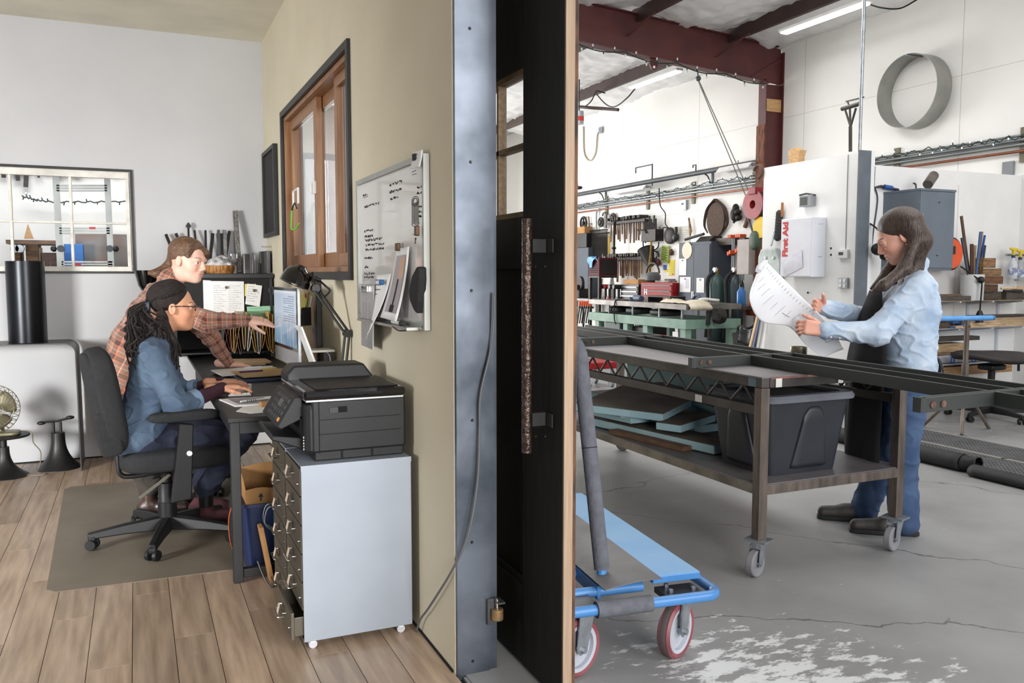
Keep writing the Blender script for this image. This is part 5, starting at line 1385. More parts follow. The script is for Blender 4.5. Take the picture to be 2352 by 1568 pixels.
dbx(-.165, -.15, .1, 1.2, .22, .272).build('side_rail', M_blue, dl, bevel=.003)
MB().tube([dp(-.33, -.035, ZR), dp(.20, -.035, ZR)]+[dp(.20+.05*math.sin(k*PI/12), -.035+.05*(1-math.cos(k*PI/12)), ZR) for k in range(1, 7)]+[dp(.25, .10, ZR), dp(.25, 1.15, ZR)], .019, 14).build('bumper_tube', M_blue, dl, smooth=True)
MB().tube([dp(-.33, .12, ZR), dp(.02, .12, ZR-.0)], .019, 14).build('cross_tube', M_blue, dl, smooth=True)
MB().tube([dp(-.33, .32, ZR), dp(-.14, .32, ZR)], .019, 14).build('cross_tube', M_blue, dl, smooth=True)
MB().tube([dp(-.225, -.035, ZR), dp(-.02, -.035, ZR)], .029, 14).build('foam_sleeve', M_padf, dl, smooth=True)
dbx(.06, .22, .0, .10, .225, .245).build('caster_plate', M_gun, dl)
dbx(-.33, -.20, .0, .10, .225, .245).build('caster_plate', M_gun, dl)
for x, y in ((.09, .03), (.18, .03), (.1, .085)):
 MB().cyl(dp(x, y, .244), dp(x, y, .258), .009, n=6).build('bolt', M_zinc, dl)
pb = dp(-.115, .16, .26); pt = Vector((1.515, 2.75, 1.02))
MB().cyl(pb-Vector((0, 0, .03)), pb+(pt-pb)*.12, .019, n=14).build('upright', M_blue, dl, smooth=True)
MB().tube([pb+(pt-pb)*.06, pb+(pt-pb)*.5, pt]+[pt+Vector((.0, .10*(1-math.cos(k*PI/12)), .10*math.sin(k*PI/12)+.01)) for k in range(1, 7)]+[pt+Vector((0, .35, .11))], .029, 16).build('foam_sleeve', M_padf, dl, smooth=True)
p = pb+(pt-pb)*.63
MB().tube([p, p+(pt-pb)*.004], .0297, 16).build('sleeve_seam', M_dark, dl)
def bigwheel(c, ang, r=.102, w=.05):
 R = Matrix.Rotation(ang, 3, 'Z'); ax = R @ Vector((1, 0, 0))
 wr = MB().lathe([(r*.80, -w*.42), (r*.92, -w/2), (r, -w*.34), (r, w*.34), (r*.92, w/2), (r*.80, w*.42)], c, 'X', 40, R, True).build('wheel', M_poly, dl, smooth=True)
 MB().lathe([(r*.985, -w*.30), (r*1.004, -w*.22), (r*1.004, w*.22), (r*.985, w*.30)], c, 'X', 40, R, True).build('tread', pm('dark_tread', (86, 78, 78), None, 5, .8), wr, smooth=True)
 MB().lathe([(r*.68, -w*.40), (r*.81, -w*.43), (r*.81, w*.43), (r*.68, w*.40)], c, 'X', 40, R, True).build('rim', M_rim, wr, smooth=True)
 MB().lathe([(.0, -w*.2), (r*.3, -w*.18), (r*.7, -w*.08), (r*.7, w*.08), (r*.3, w*.18), (0, w*.2)], c, 'X', 32, R).build('hub', M_rim, wr, smooth=True)
 for k in range(5):
  a = k*2*PI/5+.4; d = R @ Vector((0, math.cos(a), math.sin(a)))
  MB().bar(c+d*r*.2, c+d*r*.69, w*.7, .008, up=ax).build('spoke', M_rim, wr)
 for s_ in (-1, 1):
  q = ax*(s_*(w/2+.008)); t = R @ Vector((0, 1, 0))
  top = c+Vector((0, 0, .13))+t*.03
  pl = [top+q-t*.045, top+q+t*.03, c+q+t*.02+Vector((0, 0, -.01)), c+q-t*.012+Vector((0, 0, -.018)), c+q-t*.025]
  n_ = ax*.003
  MB()._add([p-n_ for p in pl]+[p+n_ for p in pl], [(0, 1, 2, 3, 4), (9, 8, 7, 6, 5)]+[(i, i+5, (i+1) % 5+5, (i+1) % 5) for i in range(5)]).build('fork', M_zinc, wr)
 MB().cyl(c-ax*(w/2+.022), c+ax*(w/2+.022), .011, n=6).build('axle_nut', M_zinc, wr)
bigwheel(Vector((1.745, 2.45, .102)), math.radians(-63))
bigwheel(Vector((1.345, 2.47, .102)), math.radians(-72))

# ---- behind on the right: mats, stand, stool, shelves
M_mat = pm('perforated_rubber', (96, 96, 98), (80, 80, 82), 5, .6)
for i, (x0, x1, y0, y1, lab) in enumerate(((5.40, 5.85, 4.16, 5.38, 'perforated rubber floor mat behind the rolled hose, nearer the table'), (5.88, 6.34, 4.16, 5.38, 'perforated rubber floor mat under the blue roller stand'),
                                           (5.34, 5.85, 2.95, 4.12, 'perforated rubber floor mat at the right, nearer the camera'), (5.88, 6.36, 2.95, 4.12, 'perforated rubber floor mat at the right, farther from the camera'))):
 o = T('rubber_mat', lab, 'mat', ((x0+x1)/2, (y0+y1)/2, 0), 'perforated rubber mats')
 m = MB(); s_ = .034
 nx = int((x1-x0)/s_); ny = int((y1-y0)/s_)
 for k in range(nx+1): m.bx(x0+k*(x1-x0)/nx-.006, x0+k*(x1-x0)/nx+.006, y0, y1, .001, .012)
 for k in range(ny+1): m.bx(x0, x1, y0+k*(y1-y0)/ny-.006, y0+k*(y1-y0)/ny+.006, .001, .0125)
 m.build('lattice', M_mat, o, kind='stuff')
 MB().bx(x0-.012, x0+.008, y0, y1, .001, .014).bx(x1-.008, x1+.012, y0, y1, .001, .014).build('border', pm('worn_mat_edge', (140, 138, 134)), o)
def roll(name, label, y0, y1, x, r, flat_):
 o = T(name, label, 'roll', (x, (y0+y1)/2, 0), 'rolled rubber sheets on the workshop floor')
 def f(u, v):
  a = u*2*PI*.86-.6; rr = r*(1+.05*mnoise.noise(Vector((v*6, a, 0))))
  return (x+rr*math.cos(a), y0+(y1-y0)*v, max(.002, r*flat_+rr*flat_*math.sin(a)))
 MB().sheet(f, 28, 20, .005).build('sheet', M_stone if r > .05 else pm('grey_rubber_sheet', (104, 104, 106), (84, 84, 86), 5, .5), o, smooth='all')
 return o
r1 = roll('rubber_roll', 'dark rolled rubber sheet with a crumpled end, lying on the floor', 4.02, 5.2, 5.28, .065, .9)
def crump(u, v):
 a = u*2*PI; r = .062*(1-.25*v)*(1+.35*mnoise.noise(Vector((math.cos(a)*1.5, math.sin(a)*1.5, v*3+2)))*v)
 return (5.28+r*math.cos(a)+.02*v, 4.02-.10*v, .058+r*math.sin(a)*.95+.012*v)
MB().sheet(crump, 24, 8, .004).build('crumpled_end', M_stone, r1, smooth='all')
roll('rubber_roll', 'flatter grey rubber sheet roll continuing to the right edge', 2.9, 3.90, 5.22, .06, .62)

rs = T('roller_stand', 'blue-topped tripod roller stand behind the woman', 'stand', (6.6, 5.05, 0))
MB().cyl((6.30, 5.08, 1.0), (6.87, 5.02, 1.0), .022, n=18).build('roller', pm('sky_blue_roller', (86, 156, 226), (110, 172, 232), 8, .5), rs, smooth=True)
for a in ((6.295, 5.0805), (6.875, 5.0195)): MB().cyl((a[0], a[1], 1.0), (a[0]+(.02 if a[0] > 6.5 else -.02), a[1], 1.0), .02, n=16).build('end_cap', pm('pale_cap', (206, 206, 190)) if a[0] < 6.5 else M_blue, rs, smooth=True)
MB().cyl((6.60, 5.05, .52), (6.60, 5.05, .98), .022, n=14).build('inner_pole', M_leg, rs, smooth=True)
MB().cyl((6.60, 5.05, .30), (6.60, 5.05, .60), .03, n=14).build('outer_pole', M_leg, rs, smooth=True)
MB().bar((6.575, 5.05, .97), (6.64, 5.05, .985), .03, .03).cyl((6.60, 5.02, .93), (6.60, 5.08, .93), .01).build('clamp', M_leg, rs)
for f_ in ((6.42, 4.92), (6.43, 5.33), (6.90, 5.02)):
 MB().cyl((6.60, 5.05, .40), (f_[0], f_[1], .012), .015, n=10).build('leg', M_leg, rs, smooth=True)
 MB().lathe([(.0, 0), (.035, 0), (.035, .008), (0, .012)], (f_[0], f_[1], 0), 'Z', 14).build('foot', M_zinc, rs)

stl = T('shop_stool', 'black saddle-seat shop stool on castors beside the roller stand', 'stool', (7.45, 5.42, 0))
star_base(stl, (7.45, 5.42, 0), (190, 262, 334, 46, 118), .36)
MB().cyl((7.45, 5.42, .1), (7.45, 5.42, .5), .032).build('gas_column', M_plastic, stl, smooth=True)
def saddle(u, v):
 a = u*2*PI; rr = v
 x = .36*rr*math.cos(a); y = .24*rr*math.sin(a)
 return (7.45+x*.95, 5.42+y-x*.25, .575+.03*math.cos(rr*PI*.5)+.05*(x/.36)**2*(1 if x < 0 else .3)-.03*max(0, rr-.8)/.2)
MB().sheet(saddle, 32, 8, .05).build('seat', pm('dark_seat_vinyl', (52, 46, 48), (42, 38, 40), 6, .6), stl, smooth='all')
MB().tube([(7.72, 5.38, .58), (7.76, 5.37, .56), (7.765, 5.37, .45)], .012, 6).build('lever', M_plastic, stl)
MB().sup((7.45, 5.42, .50), (.11, .09, .03), .4, .4).build('mechanism', M_plastic, stl, smooth='all')

# wall shelf with lumber
sh_ = T('wall_shelf', 'white bracketed wall shelving full of lumber along the plywood wall', 'shelf', (7.8, 5.95, .5))
M_brk = pm('white_shelf_metal', (206, 212, 220), (196, 202, 210), 4, .4)
for i, (z, y0) in enumerate(((1.118, 5.80), (.845, 5.80), (.50, 5.72))):
 MB().bx(6.95, 8.62, y0+.02, YP+.066, z-.006, z+.0).build('shelf_board', pm('raw_shelf', (178, 156, 128), (160, 138, 112), 6, .7, stretch=(1, 6, 1)) if i == 0 else M_brk, sh_)
 for x in (7.18, 7.50, 7.98, 8.45):
  MB().prism([(y0+.02, z-.008), (YP+.07, z-.008), (YP+.07, z-.055), (y0+.02, z-.02)], 'X', x-.01, x+.01).build('bracket', M_brk, sh_)
for x in (7.50, 7.98, 8.45):
 MB().bx(x-.016, x+.016, YP+.05, YP+.0699, .3, 1.15).build('upright', M_brk, sh_)
def lumber(name, label, x0, x1, y0, y1, z0, z1, c, rz=0, grp='lumber on the wall shelves'):
 S(name, label, 'lumber', MB().box(((x0+x1)/2, (y0+y1)/2, (z0+z1)/2), (x1-x0, y1-y0, z1-z0), rz), pm('lumber_%d_%d_%d' % c, c, tuple(int(v*.78) for v in c), 7, .75, stretch=(1, 7, 7)), grp, bevel=.002)
lumber('lumber_piece', 'dark weathered timber lying at the left of the top shelf', 6.96, 7.66, 5.83, 5.93, 1.119, 1.165, (92, 84, 78))
lumber('lumber_piece', 'thin brown strip with blue paint on the dark timber of the top shelf', 6.96, 7.52, 5.83, 5.90, 1.166, 1.185, (120, 96, 80))
tan = (206, 178, 142)
rows_ = [(.846, .870), (.871, .893), (.894, .915), (.916, .935)]
names_ = ['lowest', 'second', 'third', 'fourth']
for i, (z0, z1) in enumerate(rows_):
 lumber('lumber_piece', '%s pale board up in the front stack of the middle shelf' % names_[i], 7.42+.06*((i*3) % 4), 8.60, 5.80+.004*i, 5.88, z0, z1, (214-8*i, 184-6*i, 148-5*i))
 lumber('lumber_piece', '%s brown board up in the back stack of the middle shelf' % names_[i], 7.30+.10*((i*2) % 3), 8.60, 5.89, 5.98, z0, z1, (166-10*i, 134-8*i, 104-6*i))
for k, (x, z) in enumerate(((7.48, .905), (7.60, .882), (7.44, .857), (7.52, .925))):
 S('tape_band', 'blue painted board end, number %s in the lumber stack' % ('one', 'two', 'three', 'four')[k], 'lumber', MB().bx(x-.09, x-.001, 5.81, 5.87, z-.009, z+.009), pm('blue_end_paint', (44, 84, 140)), 'blue board ends on the middle shelf')
lumber('lumber_piece', 'short light board topping the middle shelf stack at left', 7.48, 7.92, 5.82, 5.9, .937, .957, (206, 186, 152))
lumber('lumber_piece', 'dark grey board topping the middle shelf stack at right', 7.80, 8.60, 5.91, 5.98, .937, .962, (84, 78, 74))
lumber('lumber_piece', 'round-ended dark brown timber on the left of the middle shelf', 6.97, 7.36, 5.82, 5.89, .847, .90, (84, 66, 56))
lumber('lumber_piece', 'dark slanted plank on top of the bundles on the low shelf', 6.98, 7.72, 5.76, 5.90, .725, .765, (62, 56, 52))
lumber('lumber_piece', 'brown beam with blue tape on the low shelf', 6.98, 7.52, 5.78, 5.92, .615, .70, (176, 148, 112))
lumber('lumber_piece', 'thin brown board under the taped beam on the low shelf', 6.98, 7.42, 5.78, 5.92, .59, .612, (150, 122, 88))
lumber('lumber_piece', 'long rough brown beam lying below the low shelf bundles', 7.02, 8.2, 5.74, 5.86, .385, .47, (170, 130, 92))
bd = T('wrapped_bundle', 'grey plastic-wrapped bundle with blue tape on the low shelf', 'bundle', (7.5, 5.84, .501))
MB().sup((7.5, 5.84, .545), (.42, .085, .044), .5, .25).build('wrap', pm('grey_wrap', (172, 172, 178), (150, 150, 156), 9, .4, bump=.3, bscale=20), bd, smooth='all')
for x in (7.32, 7.36, 7.62, 7.67): MB().sup((x, 5.84, .545), (.016, .0875, .0465), .5, .25).build('tape', MATS['blue_tape'], bd, smooth='all')

bk_ = T('pvc_tub', 'pale plastic tube holding upright sticks on the top shelf', 'tub', (7.70, 5.91, 1.119))
BKX, BKY = 7.76, 5.90
MB().lathe([(.105, 1.119), (.11, 1.38), (.104, 1.38), (.10, 1.125), (0, 1.125)], (BKX, BKY, 0), 'Z', 28).build('tub', pm('translucent_white', (214, 216, 216), None, 4, .35), bk_, smooth=True)
for i, (px0, py0, px1, py1, w, c, lab) in enumerate((
 (2208, 496, 2228, 620, .03, (104, 74, 58), 'tallest twin brown stick leaning left in the pale tub'),
 (2209, 546, 2222, 620, .024, (70, 82, 96), 'blue-tipped black stick at the far left of the pale tub'),
 (2232, 560, 2232, 620, .04, (92, 60, 44), 'broad brown stick in the middle of the pale tub'),
 (2240, 563, 2238, 620, .03, (204, 178, 138), 'cream wooden slat beside the broad brown stick'),
 (2252, 532, 2243, 620, .022, (76, 116, 170), 'blue square bar right of the cream slat'),
 (2256, 532, 2248, 620, .02, (150, 112, 80), 'brown bar touching the blue square bar'),
 (2262, 540, 2250, 620, .02, (48, 92, 168), 'bright blue bar at the right of the pale tub'),
 (2263, 563, 2256, 620, .018, (60, 70, 84), 'short dark stick at the far right of the pale tub'),
 (2228, 610, 2229, 625, .034, (40, 110, 196), 'short blue block end poking out of the pale tub'))):
 yy = BKY+.035*math.cos(i*2.3)
 a = at(px0, py0, Y=yy); b = at(px1, py1, Y=yy)
 d_ = (b-a).normalized(); b = a+d_*((a.z-1.15)/max(.01, -d_.z)) if a.z > 1.16 else b
 b.x = min(max(b.x, BKX-.05), BKX+.05)
 S('stick', lab, 'stick', MB().bar(a, b, w, .014, up=(0, 1, 0)), pm('stick_%d' % i, c, tuple(int(v*.8) for v in c), 8, .6), 'sticks in the pale tub', bevel=.001)
# timber blocks
for i, (px0, px1, py0, py1, lab) in enumerate(((2255, 2287, 592, 615, 'topmost timber block of the stepped pile'), (2252, 2300, 616, 634, 'second timber block from the top of the stepped pile'),
 (2238, 2304, 634, 652, 'third timber block down, with a pale sawn end'), (2233, 2292, 653, 671, 'fourth timber block down, dark with orange grain'), (2229, 2300, 672, 689, 'lowest timber block, resting on the top shelf'))):
 a = at(px0, py0, Y=5.83); b = at(px1, py1, Y=5.83)
 z1 = a.z; z0 = b.z
 if i == 4: z0 = 1.1195
 c = ((156, 118, 80), (150, 114, 78), (120, 82, 54), (92, 66, 48), (80, 70, 60))[i]
 x0 = max(a.x, 7.82) if i < 2 else max(a.x, 7.81)
 S('timber_block', lab, 'block', MB().bx(x0, b.x, 5.83, 5.98, z0+.001, z1-.001), pm('timber_%d' % i, c, tuple(int(v*.7) for v in c), 9, .8, stretch=(1, 6, 6), bump=.1), 'timber blocks on the top shelf', bevel=.004)
lumber('lumber_piece', 'dark short block at the right foot of the timber pile', 8.20, 8.50, 5.84, 5.96, 1.1195, 1.20, (84, 78, 68))
br_ = T('paint_brush', 'pale wooden-handled brush lying on the blocks of the top shelf', 'brush', (8.3, 5.86, 1.2))
MB().tube([(8.14, 5.86, 1.235), (8.2, 5.86, 1.237), (8.28, 5.86, 1.237), (8.36, 5.86, 1.237)], [.010, .013, .010, .02], 10).build('brush_handle', pm('brush_wood', (220, 190, 148)), br_, smooth=True)
MB().bx(8.36, 8.50, 5.835, 5.885, 1.218, 1.256).build('bristles', pm('brush_bristle', (206, 176, 140)), br_)
S('wire_brush', 'black-handled wire brush under the pale wooden brush', 'brush', MB().tube([(8.14, 5.83, 1.212), (8.28, 5.83, 1.211), (8.30, 5.83, 1.210), (8.42, 5.83, 1.209)], [.011, .012, .017, .016], 10), M_black, smooth=True)

# spray bottles hung by their triggers on a rail
S('bottle_rail', 'short steel rail the spray bottles hang from', 'rail', MB().cyl((8.36, 5.98, 1.585), (8.745, 5.98, 1.585), .012).bar((8.7, 5.98, 1.585), (8.749, 6.05, 1.585), .02, .02), M_zinc, smooth=True)
def spray(x, z, lab, c, trig):
 o = T('spray_bottle', lab, 'bottle', (x, 5.95, z-.27), 'spray bottles hanging on the rail')
 MB().lathe([(0, z-.27), (.042, z-.268), (.045, z-.26), (.045, z-.12), (.04, z-.10), (.018, z-.065), (.016, z-.045), (0, z-.045)], (x, 5.94, 0), 'Z', 20).build('bottle_body', pm('frosted_bottle_'+str(c[0]), c, None, 5, .3), o, smooth=True)
 MB().lathe([(.046, z-.225), (.046, z-.15)], (x, 5.94, 0), 'Z', 20).build('printed_label', pm('bottle_print_'+str(c[0]), (120, 132, 170), (220, 222, 228), 30, .4, contrast=(.45, .55)), o, smooth=True)
 MB().cyl((x, 5.94, z-.046), (x, 5.94, z-.02), .019).build('collar', pm('navy_collar', (44, 50, 90)), o, smooth=True)
 MB().prism([(x-.012, z-.02), (x+.012, z-.02), (x+.014, z+.02), (x+.05, z+.035), (x+.05, z+.055), (x-.05, z+.06), (x-.055, z+.04), (x-.014, z+.03)], 'Y', 5.928, 5.952).build('trigger_head', trig, o, bevel=.004)
M_tr = pm('trigger_yellow', (228, 200, 40), None, 4, .4)
spray(8.42, 1.60, 'spray bottle with yellow trigger at the left of the rail', (206, 210, 216), M_tr)
spray(8.53, 1.58, 'greyer spray bottle with yellow trigger in the middle of the rail', (168, 172, 174), M_tr)
spray(8.66, 1.60, 'spray bottle with black trigger and white label at the right', (212, 212, 214), M_black)

# grey wall cabinet, things on it, cord reel
wc_ = T('wall_cabinet', 'grey steel wall cabinet hung on the plywood wall behind the woman', 'cabinet', (7.4, 5.9, 1.42))
cx0, cx1, cy0, cy1, cz0, cz1 = 6.73, 7.20, 5.69, YP+.068, at(2105, 621, Y=5.69).z, at(2105, 432, Y=5.69).z
M_cab = pm('cabinet_grey', (104, 114, 126), (96, 106, 118), 3, .42, bump=.02)
MB().bx(cx0, cx1, cy0+.012, cy1, cz0, cz1).build('body', M_cab, wc_, bevel=.003)
MB().bx(cx0+.004, cx1-.004, cy0, cy0+.012, cz0+.025, cz1-.02).build('door', M_cab, wc_, bevel=.002)
MB().bx(cx0-.003, cx1+.003, cy0-.006, cy1, cz1-.018, cz1+.004).build('top_lip', M_cab, wc_, bevel=.002)
for x, z in ((6.98, 2.06), (6.98, 1.56)): MB().bx(x-.008, x+.008, cy0-.005, cy0, z-.004, z+.004).build('slot', M_dark, wc_)
MB().bx(cx0+.025, cx0+.032, cy0-.012, cy0, 1.88, 1.95).build('handle', M_chrome, wc_)
S('pipe_offcut', 'short rusty pipe offcut lying tilted on the grey wall cabinet', 'pipe', MB().cyl((6.95, 5.80, cz1+.055), (7.09, 5.85, cz1+.155), .046, n=20), pm('rusty_pipe', (120, 112, 104), (88, 80, 74), 12, .6, metal=.4), smooth=True)
S('bent_rod', 'small bent rod standing on the grey wall cabinet', 'rod', MB().tube(bez([(6.80, 5.8, cz1+.005), (6.79, 5.8, cz1+.05), (6.76, 5.8, cz1+.06)], 8), .008, 6), M_mill, smooth=True)
S('bar_clamp', 'black pipe clamp with blue grip hooked on the plywood wall', 'clamp', MB().tube([(6.56, YP+.04, 2.42), (6.56, YP+.04, 2.22), (6.66, YP+.04, 2.235), (6.9, YP+.045, cz1+.03)], .014, 8), M_mill)
S('blue_sleeve', 'blue grip sleeve on the black pipe clamp', 'clamp', MB().cyl((6.70, YP+.035, 2.233), (6.80, YP+.035, 2.225), .022, n=12), MATS['blue_tape'], smooth=True)
S('dangling_cable', 'dark cord hanging down the plywood wall beside the grey post', 'cable', MB().tube(bez([(6.60, YP+.055, 2.22), (6.64, YP+.055, 2.1), (6.60, YP+.055, 1.8), (6.58, YP+.055, 1.6)], 24), .006, 6), M_black, smooth=True)
re_ = T('cord_reel', 'orange round cord reel on the plywood wall behind the cabinet', 'reel', (7.75, 6.0, 1.45))
rc_ = at(2168, 583, Y=5.97)
MB().lathe([(0, -.10), (.145, -.10), (.155, -.08), (.155, .05), (0, .05)], rc_, 'Y', 36).build('case', pm('orange_plastic', (226, 88, 40), (214, 80, 36), 5, .4), re_, smooth=True)
MB().lathe([(.157, -.085), (.166, -.08), (.166, .04), (.157, .045)], rc_, 'Y', 36).build('rim', M_plastic, re_, smooth=True)
MB().bx(rc_.x-.01, rc_.x+.03, 5.862, 5.87, 1.58, 1.66).build('label_plate', M_black, re_)
MB().tube(bez([(7.58, 5.90, 1.46), (7.66, 5.86, 1.40), (7.70, 5.80, 1.34), (7.70, 5.75, 1.32), (7.69, 5.75, 1.0)], 40), .008, 8).build('cord', M_black, re_, smooth=True)
MB().ell((7.70, 5.76, 1.325), .035).build('cord_stop', M_black, re_, smooth=True)
MB().tube([(7.69, 5.75, 1.02), (7.69, 5.75, .98), (7.69, 5.75, .90)], [.018, .034, .036], 10).build('plug', M_black, re_, smooth=True)

# yellow-black respirator behind the woman's face, hanging on the wall
rp_ = T('respirator', 'black and yellow respirator hanging beside the grey post', 'mask', (6.62, 5.9, 1.6))
MB().ell((6.50, 5.95, 1.62), (.07, .06, .06)).ell((6.57, 5.93, 1.56), (.05, .05, .05)).build('mask', M_plastic, rp_, smooth=True)
MB().lathe([(.035, -.015), (.042, 0), (.035, .015)], (6.56, 5.87, 1.54), 'Y', 16).build('filter', pm('hi_vis_yellow', (200, 200, 60), (40, 40, 40), 30, .5, contrast=(.45, .5)), rp_, smooth=True)
MB().tube(bez([(6.52, 6.13, 1.9), (6.50, 5.96, 1.8), (6.50, 5.95, 1.66)], 10), .008, 6).build('strap', M_black, rp_, smooth=True)

# ---- on the partition
def onpart(px, py, d=.0): return at(px, py, X=XP-d)
fa_ = T('first_aid_cabinet', 'white metal first-aid cabinet with red lettering on the partition', 'cabinet', (XP-.1, 6.95, 1.35))
a = onpart(1795, 500, .19); b = onpart(1862, 636, .19)
fy1, fy0 = a.y, b.y; fz0, fz1 = b.z, onpart(1862, 498, .19).z
MB().bx(XP-.19, XP-.001, fy0, fy1, fz0, fz1).build('case', pm('white_enamel_steel', (226, 228, 236), (218, 220, 228), 3, .3), fa_, bevel=.006)
MB().bx(XP-.194, XP-.19, fy0+.006, fy1-.006, fz0+.008, fz1-.008).build('door', MATS['white_enamel_steel'], fa_, bevel=.002)
MB().tube([(XP-.1, fy1-.14, fz1), (XP-.1, fy1-.14, fz1+.02), (XP-.1, fy1-.26, fz1+.02), (XP-.1, fy1-.26, fz1)], .007, 6).build('handle', M_whitep, fa_, smooth=True)
tt_ = text('First Aid', 'lettering', pm('first_aid_red', (200, 30, 34), None, 4, .5), fa_, (0, 0, 0), (0, 0, 0), .105, .0004, bold=.0055)
# reads upwards: letters run along +z, their tops to the far side (+y), facing -x
tt_.rotation_mode = 'QUATERNION'
tt_.rotation_quaternion = Matrix(((0, 0, -1), (0, 1, 0), (1, 0, 0))).to_quaternion()
tt_.location = Vector((XP-.1948, fy1-.105, fz0+.21))-fa_.location
po_ = MB().sheet(lambda u, v: (XP-.197-.004*math.sin(v*PI), fy1-.05-.27*u-.02*v, fz0+.16+.10*u-.18*v+.02), 4, 6, .002)
S('plastic_pouch', 'clear plastic pouch pinned to the first-aid cabinet door', 'pouch', po_, pm('clear_pouch', (222, 222, 232), (206, 206, 216), 8, .15, bump=.3, bscale=20))
writing('print', M_greyink, fa_, (XP-.10, fy0-.001, fz1-.07), (1, 0, 0), (0, 0, 1), [(0, .06, 0), (0, .05, -.33)], .008, r=.002, seed=3)
bsh = T('counter_brush', 'counter brush with wooden handle hanging on the partition', 'brush', (XP-.03, 7.2, 1.8))
p0, p1, p2 = onpart(1797, 465, .03), onpart(1796, 492, .03), onpart(1786, 545, .03)
MB().tube([p0, p1, p1+(p2-p1)*.1], [.014, .017, .013], 10).build('brush_handle', pm('brush_handle_wood', (166, 108, 62), None, 6, .4), bsh, smooth=True)
br = MB(); rd = random.Random(8)
for k in range(9):
 t = k/8; q = p1+(onpart(1788, 490, .03)-p1)*.7; q = q+(p2-q)*t
 br.ell(q, (.035, .045, .042), 12, 8)
br.build('bristles', pm('grey_bristle', (70, 68, 68), (44, 42, 42), 60, .95, bump=.6, bscale=120), bsh, smooth='all')
dpn = T('dustpan', 'galvanised dustpan hanging on the partition beside the brush', 'dustpan', (XP-.04, 7.4, 1.4))
h0, h1 = onpart(1779, 533, .05), onpart(1770, 565, .05)
MB().bar(h0, h1, .03, .012, up=(1, 0, 0)).build('pan_handle', M_zinc, dpn, bevel=.003)
q = [onpart(x, y, .04) for x, y in ((1752, 572), (1786, 570), (1797, 600), (1796, 640), (1745, 640), (1746, 590))]
MB().prism([(p.y, p.z) for p in q], 'X', XP-.07, XP-.012).build('pan', pm('galvanised', (176, 184, 184), (150, 158, 156), 9, .35, metal=.6), dpn, bevel=.012)
for x in (1759, 1777): MB().lathe([(0, -.008), (.02, -.006), (.022, 0)], onpart(x, 592, .07), 'X', 16).build('rivet_boss', MATS['galvanised'], dpn, smooth=True)
th_ = T('thermostat', 'white thermostat with a small grey display on the partition', 'thermostat', (XP-.02, 6.38, 1.55))
a = onpart(1929, 573); b = onpart(1951, 593)
MB().bx(XP-.03, XP-.001, b.y, a.y, b.z, a.z).build('case', M_whitep, th_, bevel=.004)
MB().bx(XP-.032, XP-.03, (a.y+b.y)/2-.01, (a.y+b.y)/2+.05, (a.z+b.z)/2-.012, (a.z+b.z)/2+.018).build('display', pm('lcd_dark', (70, 78, 70)), th_)
S('thermostat_wire', 'thin wire running down the partition to the thermostat', 'cable', MB().tube(bez([onpart(1948, 355, .004), onpart(1946, 420, .004), onpart(1944, 500, .004), onpart(1942, 572, .004)], 20), .003, 5), pm('wire_grey', (120, 120, 120)))
tm = T('wall_timer', 'grey digital timer box above the first-aid cabinet', 'timer', (XP-.04, 6.85, 2.1))
a = onpart(1841, 450, .04); b = onpart(1867, 473, .04)
MB().bx(XP-.07, XP-.001, b.y, a.y, b.z, a.z).build('case', pm('timer_grey', (150, 152, 156)), tm, bevel=.004)
MB().bx(XP-.072, XP-.07, b.y+.05, a.y-.015, b.z+.015, a.z-.02).build('display', MATS['lcd_dark'], tm)
MB().tube([(XP-.03, a.y+.04, a.z+.012), (XP-.03, a.y-.06, a.z+.02), (XP-.03, b.y-.02, a.z-.005)], .009, 6).build('antenna', M_black, tm, smooth=True)
ol = T('outlet_box', 'four-gang power outlet in a steel box on the partition', 'outlet', (XP-.02, 6.32, 1.29))
a = onpart(1930, 638); b = onpart(1950, 662)
MB().bx(XP-.03, XP-.001, b.y, a.y, b.z, a.z).build('box', M_zinc, ol, bevel=.003)
for i in range(2):
 for j in range(2):
  c = Vector((XP-.03, a.y+(b.y-a.y)*(.28+.44*i), b.z+(a.z-b.z)*(.27+.46*j)))
  MB().lathe([(0, -.005), (.019, -.005), (.019, 0)], c, 'X', 16).build('socket', M_whitep, ol, smooth=True)
for i, (px, py) in enumerate(((1909, 570), (1909, 585), (1856, 672))):
 S('screw_hole', ('upper', 'lower', 'single low')[i]+' dark plug in the partition left of the outlet', 'plug', MB().cyl(onpart(px, py), onpart(px, py, .004), .011, n=12), M_dark)
S('wood_offcut', 'notched pine offcut standing on top of the partition', 'offcut', MB().prism([(7.0, 2.566), (7.14, 2.566), (7.16, 2.70), (7.07, 2.73), (7.03, 2.70), (6.97, 2.69), (7.0, 2.63)], 'X', XP+.005, XP+.09), MATS['pine_board'], bevel=.002)

# conduit pole and old bracket on top of the partition
S('conduit_pole', 'vertical galvanised conduit rising from the partition top to the roof', 'pipe', MB().cyl((XP+.05, 6.22, 2.566), (XP+.05, 6.22, 4.88), .018, n=12).cyl((XP+.05, 6.22, 3.72), (XP+.05, 6.22, 3.75), .021, n=12), M_zinc, smooth=True)
ob = T('iron_stand', 'dark iron stand with forked top beside the conduit on the partition', 'stand', (XP+.05, 6.3, 2.566))
p = lambda x, y: at(x, y, X=XP+.06)
for a_, b_, r in (((1953, 348), (1953, 290), .018), ((1953, 290), (1941, 252), .011), ((1953, 290), (1952, 248), .011), ((1954, 290), (1966, 248), .011), ((1953, 250), (1946, 232), .008), ((1966, 245), (1980, 225), .008)):
 q0, q1 = p(*a_), p(*b_)
 q0.z = max(q0.z, 2.567)
 MB().cyl(q0, q1, r, n=8).build('rod', M_mill, ob, smooth=True)
